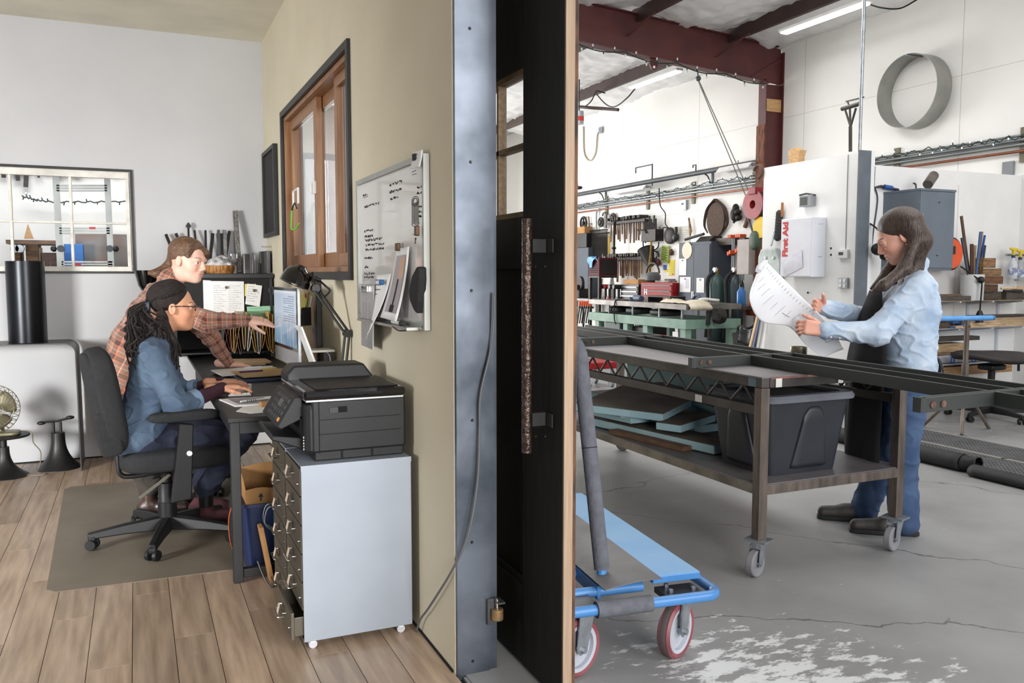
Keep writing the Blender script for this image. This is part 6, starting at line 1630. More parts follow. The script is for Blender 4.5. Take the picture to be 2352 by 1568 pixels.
MB().cyl(p(1934, 250), p(1975, 238), .022, n=12).build('crossbar', M_mill, ob, smooth=True)
MB().cyl(p(1943, 233), p(1984, 223), .008, n=8).build('upper_bar', M_mill, ob, smooth=True)

# ---- the back wall
def W(px, py, d=.0): return at(px, py, X=XB-d)
ring = T('steel_hoop', 'large grey steel hoop hanging high on the white back wall', 'hoop', (8.55, 7.45, 3.1))
rcx = W(2113, 213, .02); 
MB().lathe([(.435, -.25), (.435, -.004), (.428, -.004), (.428, -.25)], (XB, 7.45, 3.57), 'X', 56, None, True).build('band', pm('zinc_hoop', (166, 166, 160), (148, 148, 144), 4, .4, metal=.5, bump=.05), ring, smooth=True)
MB().cyl((XB-.27, 7.45, 3.99), (XB-.002, 7.45, 3.99), .009, n=8).build('peg', M_zinc, ring)
def pipe(name, label, y0, y1, z, d, r, m, grp):
 S(name, label, 'pipe', MB().cyl((XB-d, y0, z), (XB-d, y1, z), r, n=10), m, grp, smooth=True)
M_emt = pm('emt_conduit', (140, 146, 146), (124, 130, 130), 3, .35, metal=.7)
M_cop = pm('copper_pipe', (150, 94, 74), (128, 78, 62), 6, .35, metal=.7)
M_iron = pm('grey_iron_pipe', (76, 82, 86), (66, 70, 74), 3, .5, metal=.3)
pipe('iron_rail', 'thick dark iron rail high along the back wall', 10.1, 17.5, 3.06, .16, .042, M_iron, 'pipes along the back wall')
for i, (z, r, m, lab) in enumerate(((2.86, .014, M_emt, 'upper thin conduit along the back wall'), (2.815, .02, M_emt, 'middle conduit along the back wall'), (2.765, .02, M_emt, 'lower conduit along the back wall'), (2.695, .016, M_cop, 'copper pipe below the conduits on the back wall'))):
 pipe('wall_pipe', lab, 5.2, 17.5, z, .05, r, m, 'pipes along the back wall')
for k, y in enumerate((11.95, 13.35, 14.85, 10.4, 6.1, 7.75)):
 S('pipe_bracket', 'vertical strut bracket carrying the wall pipes, %s from the far end' % ('third', 'second', 'first', 'fourth', 'sixth', 'fifth')[k], 'bracket', MB().bx(XB-.028, XB-.001, y-.04, y+.04, 2.58, 2.95), pm('strut_grey', (122, 118, 96), (90, 84, 66), 9, .6), 'strut brackets on the back wall')
for k, y in enumerate((11.45, 14.9)):
 S('rail_bracket', 'curved iron bracket under the iron rail, %s one' % ('nearer', 'farther')[k], 'bracket', MB().tube(bez([(XB-.16, y, 3.02), (XB-.10, y, 2.98), (XB-.02, y, 2.82)], 10), .012, 6).bx(XB-.02, XB-.001, y-.02, y+.02, 2.78, 3.06), M_iron, 'iron rail brackets')
S('rail_hook', 'bent iron hook sitting over the iron rail', 'hook', MB().tube([(XB-.16, 13.0, 2.9), (XB-.16, 13.0, 3.36), (XB-.16, 13.55, 3.36), (XB-.16, 13.55, 3.26)], .014, 6), M_iron)
S('rail_clamp', 'small clamp hooked over the iron rail near the column', 'clamp', MB().tube([(XB-.16, 11.7, 3.08), (XB-.16, 11.7, 3.2), (XB-.16, 11.78, 3.2), (XB-.16, 11.78, 3.16)], .012, 6), M_black)
# string lights along the pipes: a cable and its bulbs
def lights(label, pts, n, seed, sag=.02):
 o = T('string_lights', label, 'lights', pts[0], 'strings of small lights')
 P_ = bez(pts, 120); rd = random.Random(seed)
 P_ = [p+Vector((0, 0, sag*(math.sin(i*.7)+rd.uniform(-.6, .6)))) for i, p in enumerate(P_)]
 MB().tube(P_, .006, 4).build('wire', pm('green_wire', (34, 52, 48)), o)
 bm2 = MB(); so = MB()
 for k in range(n):
  p = P_[int((k+.5)/n*(len(P_)-1))]; q = p+Vector((-.01, rd.uniform(-.02, .02), rd.choice((-1, 1))*.035))
  MB().ell(q, (.008, .008, .012), 6, 4).build('bulb', pm('cool_bulb', (226, 236, 255), emit=(190, 212, 255), estr=1.6), o)
  so.cyl(p, q, .006, n=5)
 so.build('bulb_sockets', MATS['green_wire'], o, kind='stuff')
 return o
lights('string of cool white lights along the wall pipes left of the column', [(XB-.09, 16.2, 2.80), (XB-.09, 14.5, 2.86), (XB-.09, 13.0, 2.83), (XB-.09, 11.6, 2.88), (XB-.09, 10.3, 2.87)], 44, 3)
lights('string of cool white lights along the wall pipes at the right', [(XB-.09, 8.2, 2.84), (XB-.09, 7.2, 2.86), (XB-.09, 6.5, 2.84), (XB-.09, 5.6, 2.87)], 16, 4)
o = T('string_lights', 'unlit bulb string draped along the red beam', 'lights', (5.5, 9.8, 4.3), 'strings of small lights')
P_ = [Vector((5.2+.055*i, 9.80, bb(5.2+.055*i)-.03-.06*abs(math.sin(i*.21)))) for i in range(60)]
MB().tube(P_, .008, 4).build('wire', MATS['green_wire'], o)
for i in range(0, 60, 3):
 q = P_[i]+Vector((0, -.01, -.05 if i % 2 else .05)); MB().cyl(P_[i], q, .009, n=5).build('socket', MATS['green_wire'], o); MB().ell(q, (.013, .013, .022), 6, 4).build('bulb', pm('clear_bulb', (214, 220, 220), None, 4, .15), o)

# shop lights
M_tubeglow = pm('tube_glow', (255, 255, 255), emit=(255, 252, 246), estr=6.0)
def shoplight(label, a, b, lit=True, w=.11):
 o = T('shop_light', label, 'lamp', (Vector(a)+Vector(b))/2, 'fluorescent shop lights')
 a = Vector(a); b = Vector(b); d = (b-a).normalized()
 if lit:
  MB().bar(a, b, w, .02).build('diffuser', M_tubeglow, o, bevel=.004)
  MB().bar(a-d*.03+Vector((0, 0, .03)), b+d*.03+Vector((0, 0, .03)), w+.02, .038).build('housing', M_whitep, o, bevel=.006)
 else:
  n = d.cross(Vector((0, 0, 1))).normalized()
  MB().prism([(-.10, -.02), (-.04, .05), (.04, .05), (.10, -.02), (.04, .03), (-.04, .03)], 'Y', a.y, b.y).build('x', M_whitep, o)
 return o
shoplight('lit fluorescent strip near the ceiling at the right, by the conduit pole', (7.65, 8.62, 4.44), (7.67, 7.30, 4.44))
shoplight('lit fluorescent strip beyond the red beam', (7.73, 12.35, 4.50), (7.76, 11.05, 4.50))
def offlight(label, y0, y1, x, z):
 o = T('shop_light', label, 'lamp', (x, (y0+y1)/2, z), 'unlit shop lights')
 m = MB().prism([(x-.13, z-.03), (x-.06, z+.05), (x+.06, z+.05), (x+.13, z-.03), (x+.125, z-.035), (x+.05, z+.04), (x-.05, z+.04), (x-.125, z-.035)], 'Y', y0, y1)
 m.build('reflector', M_whitep, o)
 for k in (-.05, .05): MB().cyl((x+k, y0+.03, z-.005), (x+k, y1-.03, z-.005), .016, n=10).build('tube', pm('tube_off', (214, 218, 226), None, 4, .3), o, smooth=True)
 MB().tube([(x, (y0+y1)/2, z+.05), (x, (y0+y1)/2, z+.12)], .006, 5).build('hanger', M_iron, o)
offlight('unlit shop light under the iron rail, tilted reflector', 12.9, 14.1, XB-.30, 2.93)
offlight('unlit shop light behind the partition corner near the column', 10.0, 10.75, XB-.36, 2.98)
S('lamp_lead', 'black lead looping from the ceiling box to the lit strip beyond the beam', 'cable', MB().tube(bez([Vector((7.8, at(1368, 210, X=7.6).y, 4.62)), at(1368, 210, X=7.6), at(1390, 238, X=7.6), at(1412, 245, X=7.6), at(1440, 225, X=7.6), at(1459, 203, X=7.7)], 30), .012, 5), M_black, smooth=True)
S('lamp_lead', 'black lead dropping from the ceiling box toward the hoist', 'cable', MB().tube(bez([at(1368, 210, X=7.6), at(1358, 232, X=7.6), at(1340, 248, X=7.6)], 14), .012, 5), M_black, smooth=True)
S('lamp_lead', 'black lead snaking from the right-hand lit strip to the frame top', 'cable', MB().tube(bez([at(1985, 6, Z=4.5), at(2025, 18, Z=4.55), at(2068, 19, Z=4.55), at(2112, -4, Z=4.6)], 30), .010, 5), M_black, smooth=True)
# pulley rope
S('pulley_block', 'small pulley block hanging under the red beam', 'pulley', MB().lathe([(0, -.015), (.035, -.015), (.035, .015), (0, .015)], at(1604, 180, Y=9.86), 'Y', 16).tube([at(1602, 160, Y=9.86), at(1604, 182, Y=9.86)], .01, 5), M_iron, smooth=True)
for k, (dx, lab) in enumerate(((0, 'left'), (6, 'right'))):
 S('hoist_rope', 'thin %s strand of the slanting hoist rope below the beam' % lab, 'rope', MB().tube([at(1604+dx*.3, 186, Y=9.86), at(1714+dx*2, 452, X=8.5)], .008, 5), pm('rope_grey', (130, 128, 122)), 'hoist rope strands')
hr = T('hose_reel', 'red hose reel hanging near the far column', 'reel', W(1735, 470, .5))
hc = at(1741, 470, X=8.15)
MB().lathe([(.06, -.10), (.21, -.10), (.21, -.08), (.12, -.07), (.12, .07), (.21, .08), (.21, .10), (.06, .10)], hc, 'X', 32, None, True).build('spool', pm('reel_red', (150, 32, 40), (122, 26, 34), 6, .4), hr, smooth=True)
MB().lathe([(.13, -.065), (.19, -.065), (.19, .065), (.13, .065)], hc, 'X', 32, None, True).build('hose_coil', M_stone, hr, smooth=True)
MB().box(hc+Vector((0, .0, .19)), (.24, .16, .10)).build('bracket', MATS['reel_red'], hr, bevel=.01)
MB().tube(bez([hc+Vector((0, .2, .1)), at(1718, 460, X=8.1), at(1716, 490, X=8.1), at(1735, 550, X=8.1)], 20), .016, 6).build('hose_tail', M_iron, hr, smooth=True)
S('yellow_disc', 'yellow disc hanging below the red hose reel', 'disc', MB().lathe([(0, -.02), (.15, -.02), (.15, .02), (0, .02)], at(1748, 522, X=8.1), 'X', 28), pm('yellow_paint', (224, 188, 40)), smooth=True)
S('c_clamp', 'rusty C-clamp hooked on the partition\'s far top corner', 'clamp', MB().tube(arc((XP-.02, 7.60, 2.53), .07, .2, 4.6, 14, 'YZ'), .018, 8), pm('dark_rust', (84, 56, 46), None, 8, .7), smooth=True)
wr2 = at(1330, 272, X=7.2)
ho = T('chain_hoist', 'grey electric hoist with red label hanging at the door edge', 'hoist', wr2)
MB().cyl(wr2+Vector((0, 0, -.10)), wr2+Vector((0, 0, .12)), .085, n=18).build('motor', M_zinc, ho, smooth=True)
MB().lathe([(.087, -.05), (.087, .03)], wr2, 'Z', 18).build('red_label', pm('label_red', (214, 60, 48)), ho, smooth=True)
MB().tube([wr2+Vector((0, 0, .12)), wr2+Vector((0, 0, .8))], .012, 6).build('hanger', M_iron, ho)
S('ceiling_pipe', 'dark pipe end sticking out below the insulation at the door edge', 'pipe', MB().cyl(at(1300, 243, X=7.2), at(1420, 252, X=7.5), .028, n=10), M_purl, smooth=True)
S('hanging_cable', 'beige cord looping down the back wall to a small box', 'cable', MB().tube(bez([W(1340, 290, .02), W(1342, 350, .02), W(1355, 369, .02), W(1368, 350, .02), W(1372, 310, .02), W(1378, 300, .02)], 40), .014, 5), pm('beige_cord', (172, 160, 132)), smooth=True)
S('cord_box', 'little grey junction box high on the back wall', 'box', MB().box(W(1380, 299, .03), (.05, .10, .12)), M_zinc)
# ---- tools on the back wall and along the bench
M_tool = pm('dark_tool_iron', (52, 48, 46), (38, 35, 34), 12, .55, metal=.4, bump=.1)
M_hand = [pm('ash_handle_%d' % i, c, tuple(int(v*.82) for v in c), 8, .55, stretch=(6, 6, 1)) for i, c in enumerate(((134, 96, 68), (112, 78, 56), (166, 122, 80), (92, 66, 52)))]
ordn = ['first', 'second', 'third', 'fourth', 'fifth', 'sixth', 'seventh', 'eighth', 'ninth', 'tenth', 'eleventh', 'twelfth', 'thirteenth', 'fourteenth', 'fifteenth', 'sixteenth', 'seventeenth', 'eighteenth', 'nineteenth', 'twentieth']
def hammer_rack(which, px0, py0, px1, py1, n, lens, seed):
 a, b = W(px0, py0, .14), W(px1, py1, .14)
 rk = T('tool_rack', '%s iron hammer rack on the back wall' % which, 'rack', (XB-.1, (a.y+b.y)/2, a.z-.02), 'iron tool racks')
 MB().bar((XB-.10, a.y+.1, a.z), (XB-.10, b.y-.1, a.z), .012, .045).bar((XB-.20, a.y+.1, a.z), (XB-.20, b.y-.1, a.z), .012, .045).build('rails', M_tool, rk)
 MB().bx(XB-.09, XB-.001, a.y-.1, a.y-.06, a.z-.03, a.z+.03).bx(XB-.09, XB-.001, b.y+.06, b.y+.1, a.z-.03, a.z+.03).build('bracket', M_tool, rk)
 rd = random.Random(seed)
 for i in range(n):
  t = (i+.5)/n; y = a.y+(b.y-a.y)*t+rd.uniform(-.015, .015)
  L = rd.choice(lens); z = a.z+.02
  h = T('hammer', '%s hammer from the left in the %s rack' % (ordn[i], which), 'hammer', (XB-.15, y, z), 'hammers in the %s rack' % which)
  ln = rd.uniform(-.03, .03); w = rd.uniform(.015, .02)
  MB().tube([(XB-.15, y, z+.05), (XB-.15, y, z-.02), (XB-.15, y+ln*.5, z-L*.5), (XB-.15, y+ln, z-L)], [w*.8, w*.7, w, w*.9], 7).build('handle', M_hand[rd.randrange(4)] if which == 'lower' else M_hand[(0, 1, 3, 1)[rd.randrange(4)]], h, smooth=True)
  hl = rd.uniform(.07, .11)
  MB().box((XB-.15, y, z+.055), (hl*2, .04+.02*rd.random(), .05+.02*rd.random())).build('head', M_tool, h, bevel=.008)
hammer_rack('upper', 1403, 514, 1481, 507, 15, (.28, .34, .38, .24, .42), 5)
hammer_rack('lower', 1403, 596, 1476, 590, 17, (.34, .38, .46, .30, .52), 9)
# tongs
a, b = W(1357, 538, .1), W(1399, 533, .1)
tr_ = T('tool_rack', 'long iron tong rail left of the hammer racks', 'rack', (XB-.06, (a.y+b.y)/2, a.z), 'iron tool racks')
MB().bar((XB-.10, a.y+.05, a.z), (XB-.10, b.y-.05, a.z), .02, .03).build('rail', M_tool, tr_)
rd = random.Random(2)
for i in range(16):
 y = a.y+(b.y-a.y)*(i+.5)/16; L = rd.uniform(.42, .62); z = a.z+.03
 t = T('tongs', '%s pair of blacksmith tongs from the left on the tong rail' % ordn[i], 'tongs', (XB-.13, y, z), 'tongs on the tong rail')
 for s_ in (-1, 1):
  MB().tube([(XB-.13+.012*s_, y+.012*s_, z+.05), (XB-.13, y, z), (XB-.13-.01*s_, y-.010*s_, z-.10), (XB-.13-.02*s_, y-.018*s_, z-L)], .008, 5).build('rein', M_tool, t)
# punches in a slotted holder
a, b = W(1482, 525, .1), W(1514, 522, .1)
pk = T('tool_rack', 'slotted holder packed with punches right of the upper hammers', 'rack', (XB-.1, (a.y+b.y)/2, a.z-.2), 'iron tool racks')
MB().bx(XB-.18, XB-.001, b.y, a.y, a.z-.24, a.z-.03).build('holder', M_tool, pk)
for i in range(9):
 y = a.y+(b.y-a.y)*(i+.5)/9
 S('punch', '%s punch from the left in the slotted holder' % ordn[i], 'punch', MB().cyl((XB-.15, y, a.z-.25), (XB-.15, y+.01, a.z+.10+.06*((i*5) % 3)), .018, n=7), M_tool, 'punches in the slotted holder', smooth=True)
S('curved_hook', 'hook-shaped iron tool rising above the punches', 'tool', MB().tube(bez([W(1499, 520, .16), W(1503, 512, .16), W(1505, 505, .16), W(1500, 507, .16)], 12), .014, 6), M_tool, smooth=True)
S('wavy_rod', 'wavy iron rod reaching from the punches to the dark round lid', 'rod', MB().tube(bez([W(1514, 522, .14), W(1520, 526, .14), W(1526, 522, .14), W(1534, 524, .14)], 16), .012, 6), M_tool, smooth=True)
S('bent_bar', 'bent bar sticking out left of the slotted holder', 'bar', MB().tube([W(1464, 528, .2), W(1480, 528, .2), W(1484, 535, .2)], .014, 6), M_tool)
def wheel(label, px, py, r, n=5):
 c = W(px, py, .05); o = T('pulley', label, 'wheel', c, 'spoked wheels on the back wall')
 MB().tube([(c.x, c.y+r*math.cos(2*PI*i/28), c.z+r*math.sin(2*PI*i/28)) for i in range(28)], .022, 6, closed=True).build('rim', M_tool, o, smooth=True)
 for k in range(n):
  a = 2*PI*k/n+.3; MB().bar(c, c+Vector((0, r*math.cos(a), r*math.sin(a))), .02, .024, up=(1, 0, 0)).build('spoke', M_tool, o)
 MB().lathe([(0, -.03), (.04, -.03), (.04, .03), (0, .03)], c, 'X', 14).build('hub', M_tool, o, smooth=True)
wheel('largest spoked iron wheel, nearest the door edge', 1340, 512, .125)
wheel('middle spoked iron wheel right of the largest one', 1380, 510, .085, 4)
wheel('small spoked iron wheel above the upper hammer rack', 1408, 500, .08)
S('sword', 'narrow iron bar with crossguard between the spoked wheels', 'bar', MB().bar(W(1352, 497, .04), W(1356, 540, .04), .03, .02, up=(1, 0, 0)).bar(W(1350, 514, .04), W(1358, 514, .04), .02, .02, up=(1, 0, 0)), pm('brown_iron', (96, 74, 62)))
S('conduit_drop', 'grey conduit dropping down the wall between the spoked wheels', 'pipe', MB().tube(bez([W(1378, 480, .05), W(1372, 484, .05), W(1370, 492, .05), W(1370, 530, .05)], 16), .02, 6), M_emt, smooth=True)
S('dragon_bracket', 'grey carved iron bracket hanging right of the middle wheel', 'bracket', MB().bar(W(1392, 490, .06), W(1391, 524, .06), .07, .04, up=(1, 0, 0)).tube(arc((XB-.06, W(1394, 496).y, W(1394, 496).z), .07, 0, 4, 10, 'YZ'), .018, 6), pm('grey_iron', (110, 108, 106), (70, 68, 68), 20, .6), smooth=True)
cpost = W(1410, 600, .22)
S('rack_post', 'black iron post joining the two hammer racks', 'post', MB().cyl((XB-.22, cpost.y, 1.70), (XB-.22, cpost.y, 2.40), .024, n=10).lathe([(.02, 1.86), (.05, 1.89), (.02, 1.92)], (XB-.22, cpost.y, 0), 'Z', 12), M_tool, smooth=True)
S('yellow_level', 'tall yellow straightedge standing at the left of the hammers', 'rule', MB().bar(W(1399, 541, .08), W(1398, 622, .08), .05, .02, up=(1, 0, 0)), MATS['yellow_paint'])
# lids, pot, glasses, calendar
c = W(1537, 541, .05)
S('round_lid', 'dark round iron lid hanging beside the punches', 'lid', MB().lathe([(0, -.03), (.10, -.03), (.145, -.01), (.15, .02), (0, .02)], c, 'X', 32), M_tool, smooth=True)
p = W(1553, 536, .06)
S('black_scraper', 'black brush with bulbous end hanging right of the round lid', 'brush', MB().cyl(W(1553, 521, .06), W(1553, 535, .06), .028, n=10).ell(W(1551, 545, .06), (.05, .07, .08)), M_black, smooth=True)
wp_ = T('wall_paper_pad', 'pale paper chart pinned behind the black brush', 'chart', W(1570, 540, .01))
MB().bx(XB-.006, XB-.002, W(1586, 540).y, W(1556, 540).y, W(1570, 558).z, W(1570, 519).z).build('sheet', pm('chart_paper', (206, 204, 196), (186, 184, 178), 20, .8), wp_)
gv = MB()
for k in range(7): gv.bx(XB-.008, XB-.006, W(1586, 540).y, W(1558, 540).y, 1.93+.035*k, 1.934+.035*k)
gv.build('chart_lines', M_greyink, wp_)
S('knife_tool', 'long tool with yellowish grip hanging over the paper chart', 'tool', MB().tube([W(1582, 500, .05), W(1584, 515, .05), W(1586, 530, .05), W(1585, 542, .05)], [.016, .02, .03, .012], 7), pm('bone_grip', (160, 130, 92), (74, 60, 50), 12, .6), smooth=True)
pt_ = T('scuttle', 'black coal scuttle hanging beside the lower hammers', 'bucket', W(1490, 590, .15))
MB().lathe([(.07, -.2), (.15, .12), (.16, .14), (.15, .12), (.06, -.19)], W(1488, 588, .2), 'Z', 24, Matrix.Rotation(-.5, 3, 'X')).build('bucket', M_black, pt_, smooth=True)
MB().tube(bez([W(1478, 570, .1), W(1477, 556, .1), W(1481, 553, .1), W(1483, 558, .1)], 14), .012, 6).build('hook', M_tool, pt_, smooth=True)
S('brass_tool', 'long brass-coloured pole with blobs standing in front of the scuttle', 'tool', MB().tube([W(1496, 553, .3), W(1495, 580, .3), W(1493, 605, .3), W(1492, 628, .3)], [.016, .022, .03, .02], 8), pm('brass_tone', (150, 118, 52), (104, 80, 40), 14, .4, metal=.5), smooth=True)
S('iron_scroll', 'curled iron scroll hook right of the brass-coloured pole', 'hook', MB().tube(bez([W(1513, 555, .06), W(1512, 566, .06), W(1507, 572, .06), W(1501, 575, .06), W(1512, 580, .06), W(1513, 590, .06)], 24), .012, 6), M_tool, smooth=True)
gg = T('goggles', 'blue and maroon goggles hanging below the iron scroll', 'goggles', W(1508, 600, .06))
MB().ell(W(1504, 600, .06), (.05, .07, .07)).build('lens_cup', pm('slate_blue', (70, 84, 112)), gg, smooth=True)
MB().ell(W(1511, 603, .06), (.05, .06, .07)).build('lens_cup', pm('maroon_cup', (104, 48, 58)), gg, smooth=True)
MB().tube([W(1508, 588, .05), W(1508, 598, .05)], .01, 5).build('strap', M_black, gg)
gs = T('stencil', 'lime green plastic drawing stencil hanging on the wall', 'stencil', W(1529, 583, .03))
q = [W(1522, 565, .03), W(1537, 567, .03), W(1534, 602, .03), W(1520, 596, .03)]
mb = MB()
for k in range(4): mb.bar(q[k], q[(k+1) % 4], .025, .02, up=(1, 0, 0))
for k in range(1, 6):
 t = k/6; mb.bar(q[0].lerp(q[3], t), q[1].lerp(q[2], t), .02, .015, up=(1, 0, 0))
mb.bar(q[0].lerp(q[1], .5), q[3].lerp(q[2], .5), .02, .015, up=(1, 0, 0))
mb.build('grid', pm('lime_plastic', (150, 172, 60)), gs)
S('red_tool', 'small black and red tool hanging right of the green stencil', 'tool', MB().tube([W(1542, 572, .04), W(1542, 578, .04), W(1541, 586, .04)], [.02, .04, .03], 8), pm('tool_maroon', (96, 36, 44), (40, 34, 36), 8, .5), smooth=True)
cal = T('wall_calendar', 'yellow and white printed poster low on the wall beside the locker', 'poster', W(1535, 632, .01))
y0, ym, y1 = W(1550, 615).y, W(1537, 615).y, W(1522, 615).y
MB().bx(XB-.006, XB-.002, y0, ym, 1.36, 1.64).build('yellow_half', pm('poster_yellow', (230, 208, 30)), cal)
MB().bx(XB-.006, XB-.002, ym, y1, 1.36, 1.60).build('white_half', M_paper, cal)
MB().bx(XB-.008, XB-.006, ym+.06, y1-.03, 1.46, 1.55).build('blue_print', pm('poster_blue', (60, 96, 168)), cal)
MB().bx(XB-.008, XB-.006, ym+.02, ym+.14, 1.42, 1.47).build('yellow_print', MATS['poster_yellow'], cal)
MB().bx(XB-.008, XB-.006, y0+.03, ym-.1, 1.37, 1.40).build('red_print', pm('poster_red', (200, 60, 40)), cal)
gl = MB()
for k in range(5): gl.bx(XB-.0075, XB-.006, y0+.02, ym-.03, 1.44+.035*k, 1.443+.035*k)
gl.build('calendar_grid', pm('poster_olive', (140, 130, 30)), cal)
# gothic arch + oval
ga = T('gothic_arch', 'pointed brown iron arch hanging on the back wall', 'arch', W(1643, 535, .05))
ap = W(1643.5, 458, .04); lf, rt_ = W(1618, 515, .04), W(1671, 512, .04); bl, br2 = W(1625, 535, .04), W(1659, 533, .04)
for s_, m1, e in ((0, lf, bl), (1, rt_, br2)):
 mid = Vector((ap.x, (ap.y+m1.y)/2+(m1.y-ap.y)*.22, (ap.z*.62+m1.z*.38)))
 MB().tube(bez([ap, mid, m1, e], 30), [.05-.035*i/30 for i in range(31)], 6, flat=.4).build('limb', pm('brown_rust', (86, 68, 58), (70, 56, 50), 14, .8), ga, smooth=True)
ovc = (W(1625, 503, .05)+W(1664, 503, .05))/2
S('oval_plate', 'brown oval iron plate inside the pointed arch', 'plate', MB().lathe([(0, -.012), (.25, -.012), (.255, 0), (.25, .012), (0, .012)], (XB-.05, ovc.y, 2.27), 'X', 40, Matrix.Diagonal((1, .9, 1.12))), pm('oval_rust', (92, 74, 62), (74, 60, 52), 30, .85, bump=.2, bscale=60), smooth=True)
S('gargoyle', 'small dark iron figure hanging right of the pointed arch', 'figure', MB().ell(W(1690, 478, .08), (.06, .05, .07)).ell(W(1689, 492, .08), (.08, .08, .12)).tube([W(1688, 500, .1), W(1685, 512, .1)], .02, 6).ell(W(1695, 487, .12), (.06, .06, .04)).ell(W(1696, 500, .1), (.05, .05, .05)), M_tool, smooth=True)
S('hand_saw', 'hand saw with brown handle hanging right of the iron figure', 'saw', MB().prism([(W(1727, 470).y, W(1727, 470).z), (W(1719, 470).y, W(1719, 470).z), (W(1717, 500).y, W(1717, 500).z), (W(1722, 503).y, W(1722, 503).z)], 'X', XB-.05, XB-.04), M_zinc)
S('saw_grip', 'brown wooden grip of the hanging saw', 'saw', MB().tube([W(1719, 500, .05), W(1711, 522, .05)], .035, 8), M_hand[1], smooth=True)
S('wall_outlet', 'grey outlet box with a plug high on the back wall', 'outlet', MB().box(W(1573, 471, .03), (.06, .12, .16)).cyl(W(1565, 468, .08), W(1573, 468, .03), .02), M_zinc)
S('wall_outlet', 'square grey duplex outlet on the back wall at the right edge', 'outlet', MB().box(W(2316, 387, .015), (.03, .13, .15)), pm('outlet_grey', (132, 136, 140)), bevel=.004)
# pendant socket hung by the door
S('pendant_line', 'thin wire with a clip hanging beside the door edge', 'cable', MB().tube([at(1323, 255, X=7.3), at(1325, 390, X=7.8), at(1327, 428, X=7.8), at(1322, 445, X=7.8)], .008, 5).ell(at(1330, 431, X=7.8), (.06, .09, .035)), M_black)
S('lamp_cable', 'black cord dropping from the unlit shop light to the punches', 'cable', MB().tube(bez([W(1514, 432, .12), W(1515, 460, .10), W(1518, 475, .1), W(1528, 490, .1), W(1528, 512, .1), W(1534, 522, .12)], 40), .011, 5), M_black, smooth=True)

# ---- grey locker with papers
lk = T('locker', 'tall grey two-door steel locker against the back wall', 'locker', (8.52, 11.32, 0))
LX, LY0, LY1 = 8.30, 10.89, 11.75
M_lock = pm('locker_grey', (76, 84, 95), (70, 78, 89), 4, .55, spec=.3)
MB().bx(LX+.012, XB-.004, LY0, LY1, .0, 1.905).build('body', M_lock, lk, bevel=.004)
for y0, y1 in ((LY0+.02, 11.318), (11.322, LY1-.02)):
 d = MB().bx(LX, LX+.012, y0, y1, .06, 1.86).build('door', M_lock, lk, bevel=.003)
 MB().bx(LX-.012, LX, (11.30 if y0 < 11.3 else 11.335), (11.31 if y0 < 11.3 else 11.345), 1.0, 1.10).build('handle', M_chrome, d)
c = at(1577, 582, X=LX)
S('paper_disc', 'round pale disc stuck on the grey locker door', 'disc', MB().lathe([(0, -.008), (.135, -.008), (.135, 0), (0, 0)], (LX-.001, 11.50, 1.77), 'X', 32), pm('birch', (222, 204, 180)), smooth=True)
for i, (px0, py0, px1, py1, lab) in enumerate(((1560, 594, 1576, 632, 'plain white sheet below the pale disc on the locker'), (1562, 636, 1586, 671, 'white sheet with a grey picture low on the locker'), (1600, 638, 1617, 672, 'narrow white sheet on the right locker door'))):
 a, b = at(px0, py0, X=LX-.004), at(px1, py1, X=LX-.004)
 o = T('locker_paper', lab, 'paper', (LX-.004, (a.y+b.y)/2, b.z), 'papers on the locker')
 MB().bx(LX-.006, LX-.003, b.y, a.y, b.z, a.z).build('sheet', M_paper, o)
 if i == 1: MB().bx(LX-.008, LX-.006, b.y+.05, a.y-.16, b.z+.06, a.z-.03).build('picture', pm('lilac_picture', (190, 190, 206)), o)
 MB().box((LX-.009, (a.y+b.y)/2, a.z-.03), (.008, .03, .02)).build('magnet', pm('magnet_maroon', (110, 40, 50)), o)
S('angle_stock', 'flat dark steel pieces lying on top of the grey locker', 'metal piece', MB().prism([(8.35, 1.906), (8.65, 1.906), (8.6, 1.99), (8.45, 1.995)], 'Y', 11.0, 11.35).cyl((8.4, 11.70, 1.96), (8.4, 11.2, 2.03), .022).bx(8.5, 8.7, 10.92, 11.0, 1.906, 1.935), M_tool)
# gas cylinders
def gas(x, y, h, r, lab, c):
 o = T('gas_cylinder', lab, 'cylinder', (x, y, 0), 'gas cylinders')
 MB().lathe([(r*.9, 0), (r, .03), (r, h-.16), (r*.75, h-.06), (r*.3, h), (0, h)], (x, y, 0), 'Z', 24).build('tank', pm('gas_%d' % c[0], c, None, 5, .4), o, smooth=True)
 MB().cyl((x, y, h), (x, y, h+.09), .025).cyl((x, y-.05, h+.07), (x, y+.05, h+.07), .014).build('valve', MATS['brass_tone'], o, smooth=True)
 MB().lathe([(0, -.02), (.04, -.02), (.04, .02), (0, .02)], (x-.05, y, h+.07), 'X', 14).build('gauge', M_whitep, o, smooth=True)
 MB().tube(bez([(x-.05, y+.03, h+.05), (x-.15, y+.06, h-.1), (x-.16, y+.02, h-.5), (x-.17, y+.05, .4)], 24), .028, 6).build('hose', M_stone, o, smooth=True)
gas(8.30, 10.70, 1.38, .12, 'dark green gas cylinder beside the locker, left of the pair', (58, 84, 82))
gas(8.44, 10.42, 1.38, .12, 'gas cylinder with black hoses, right of the pair', (48, 66, 72))
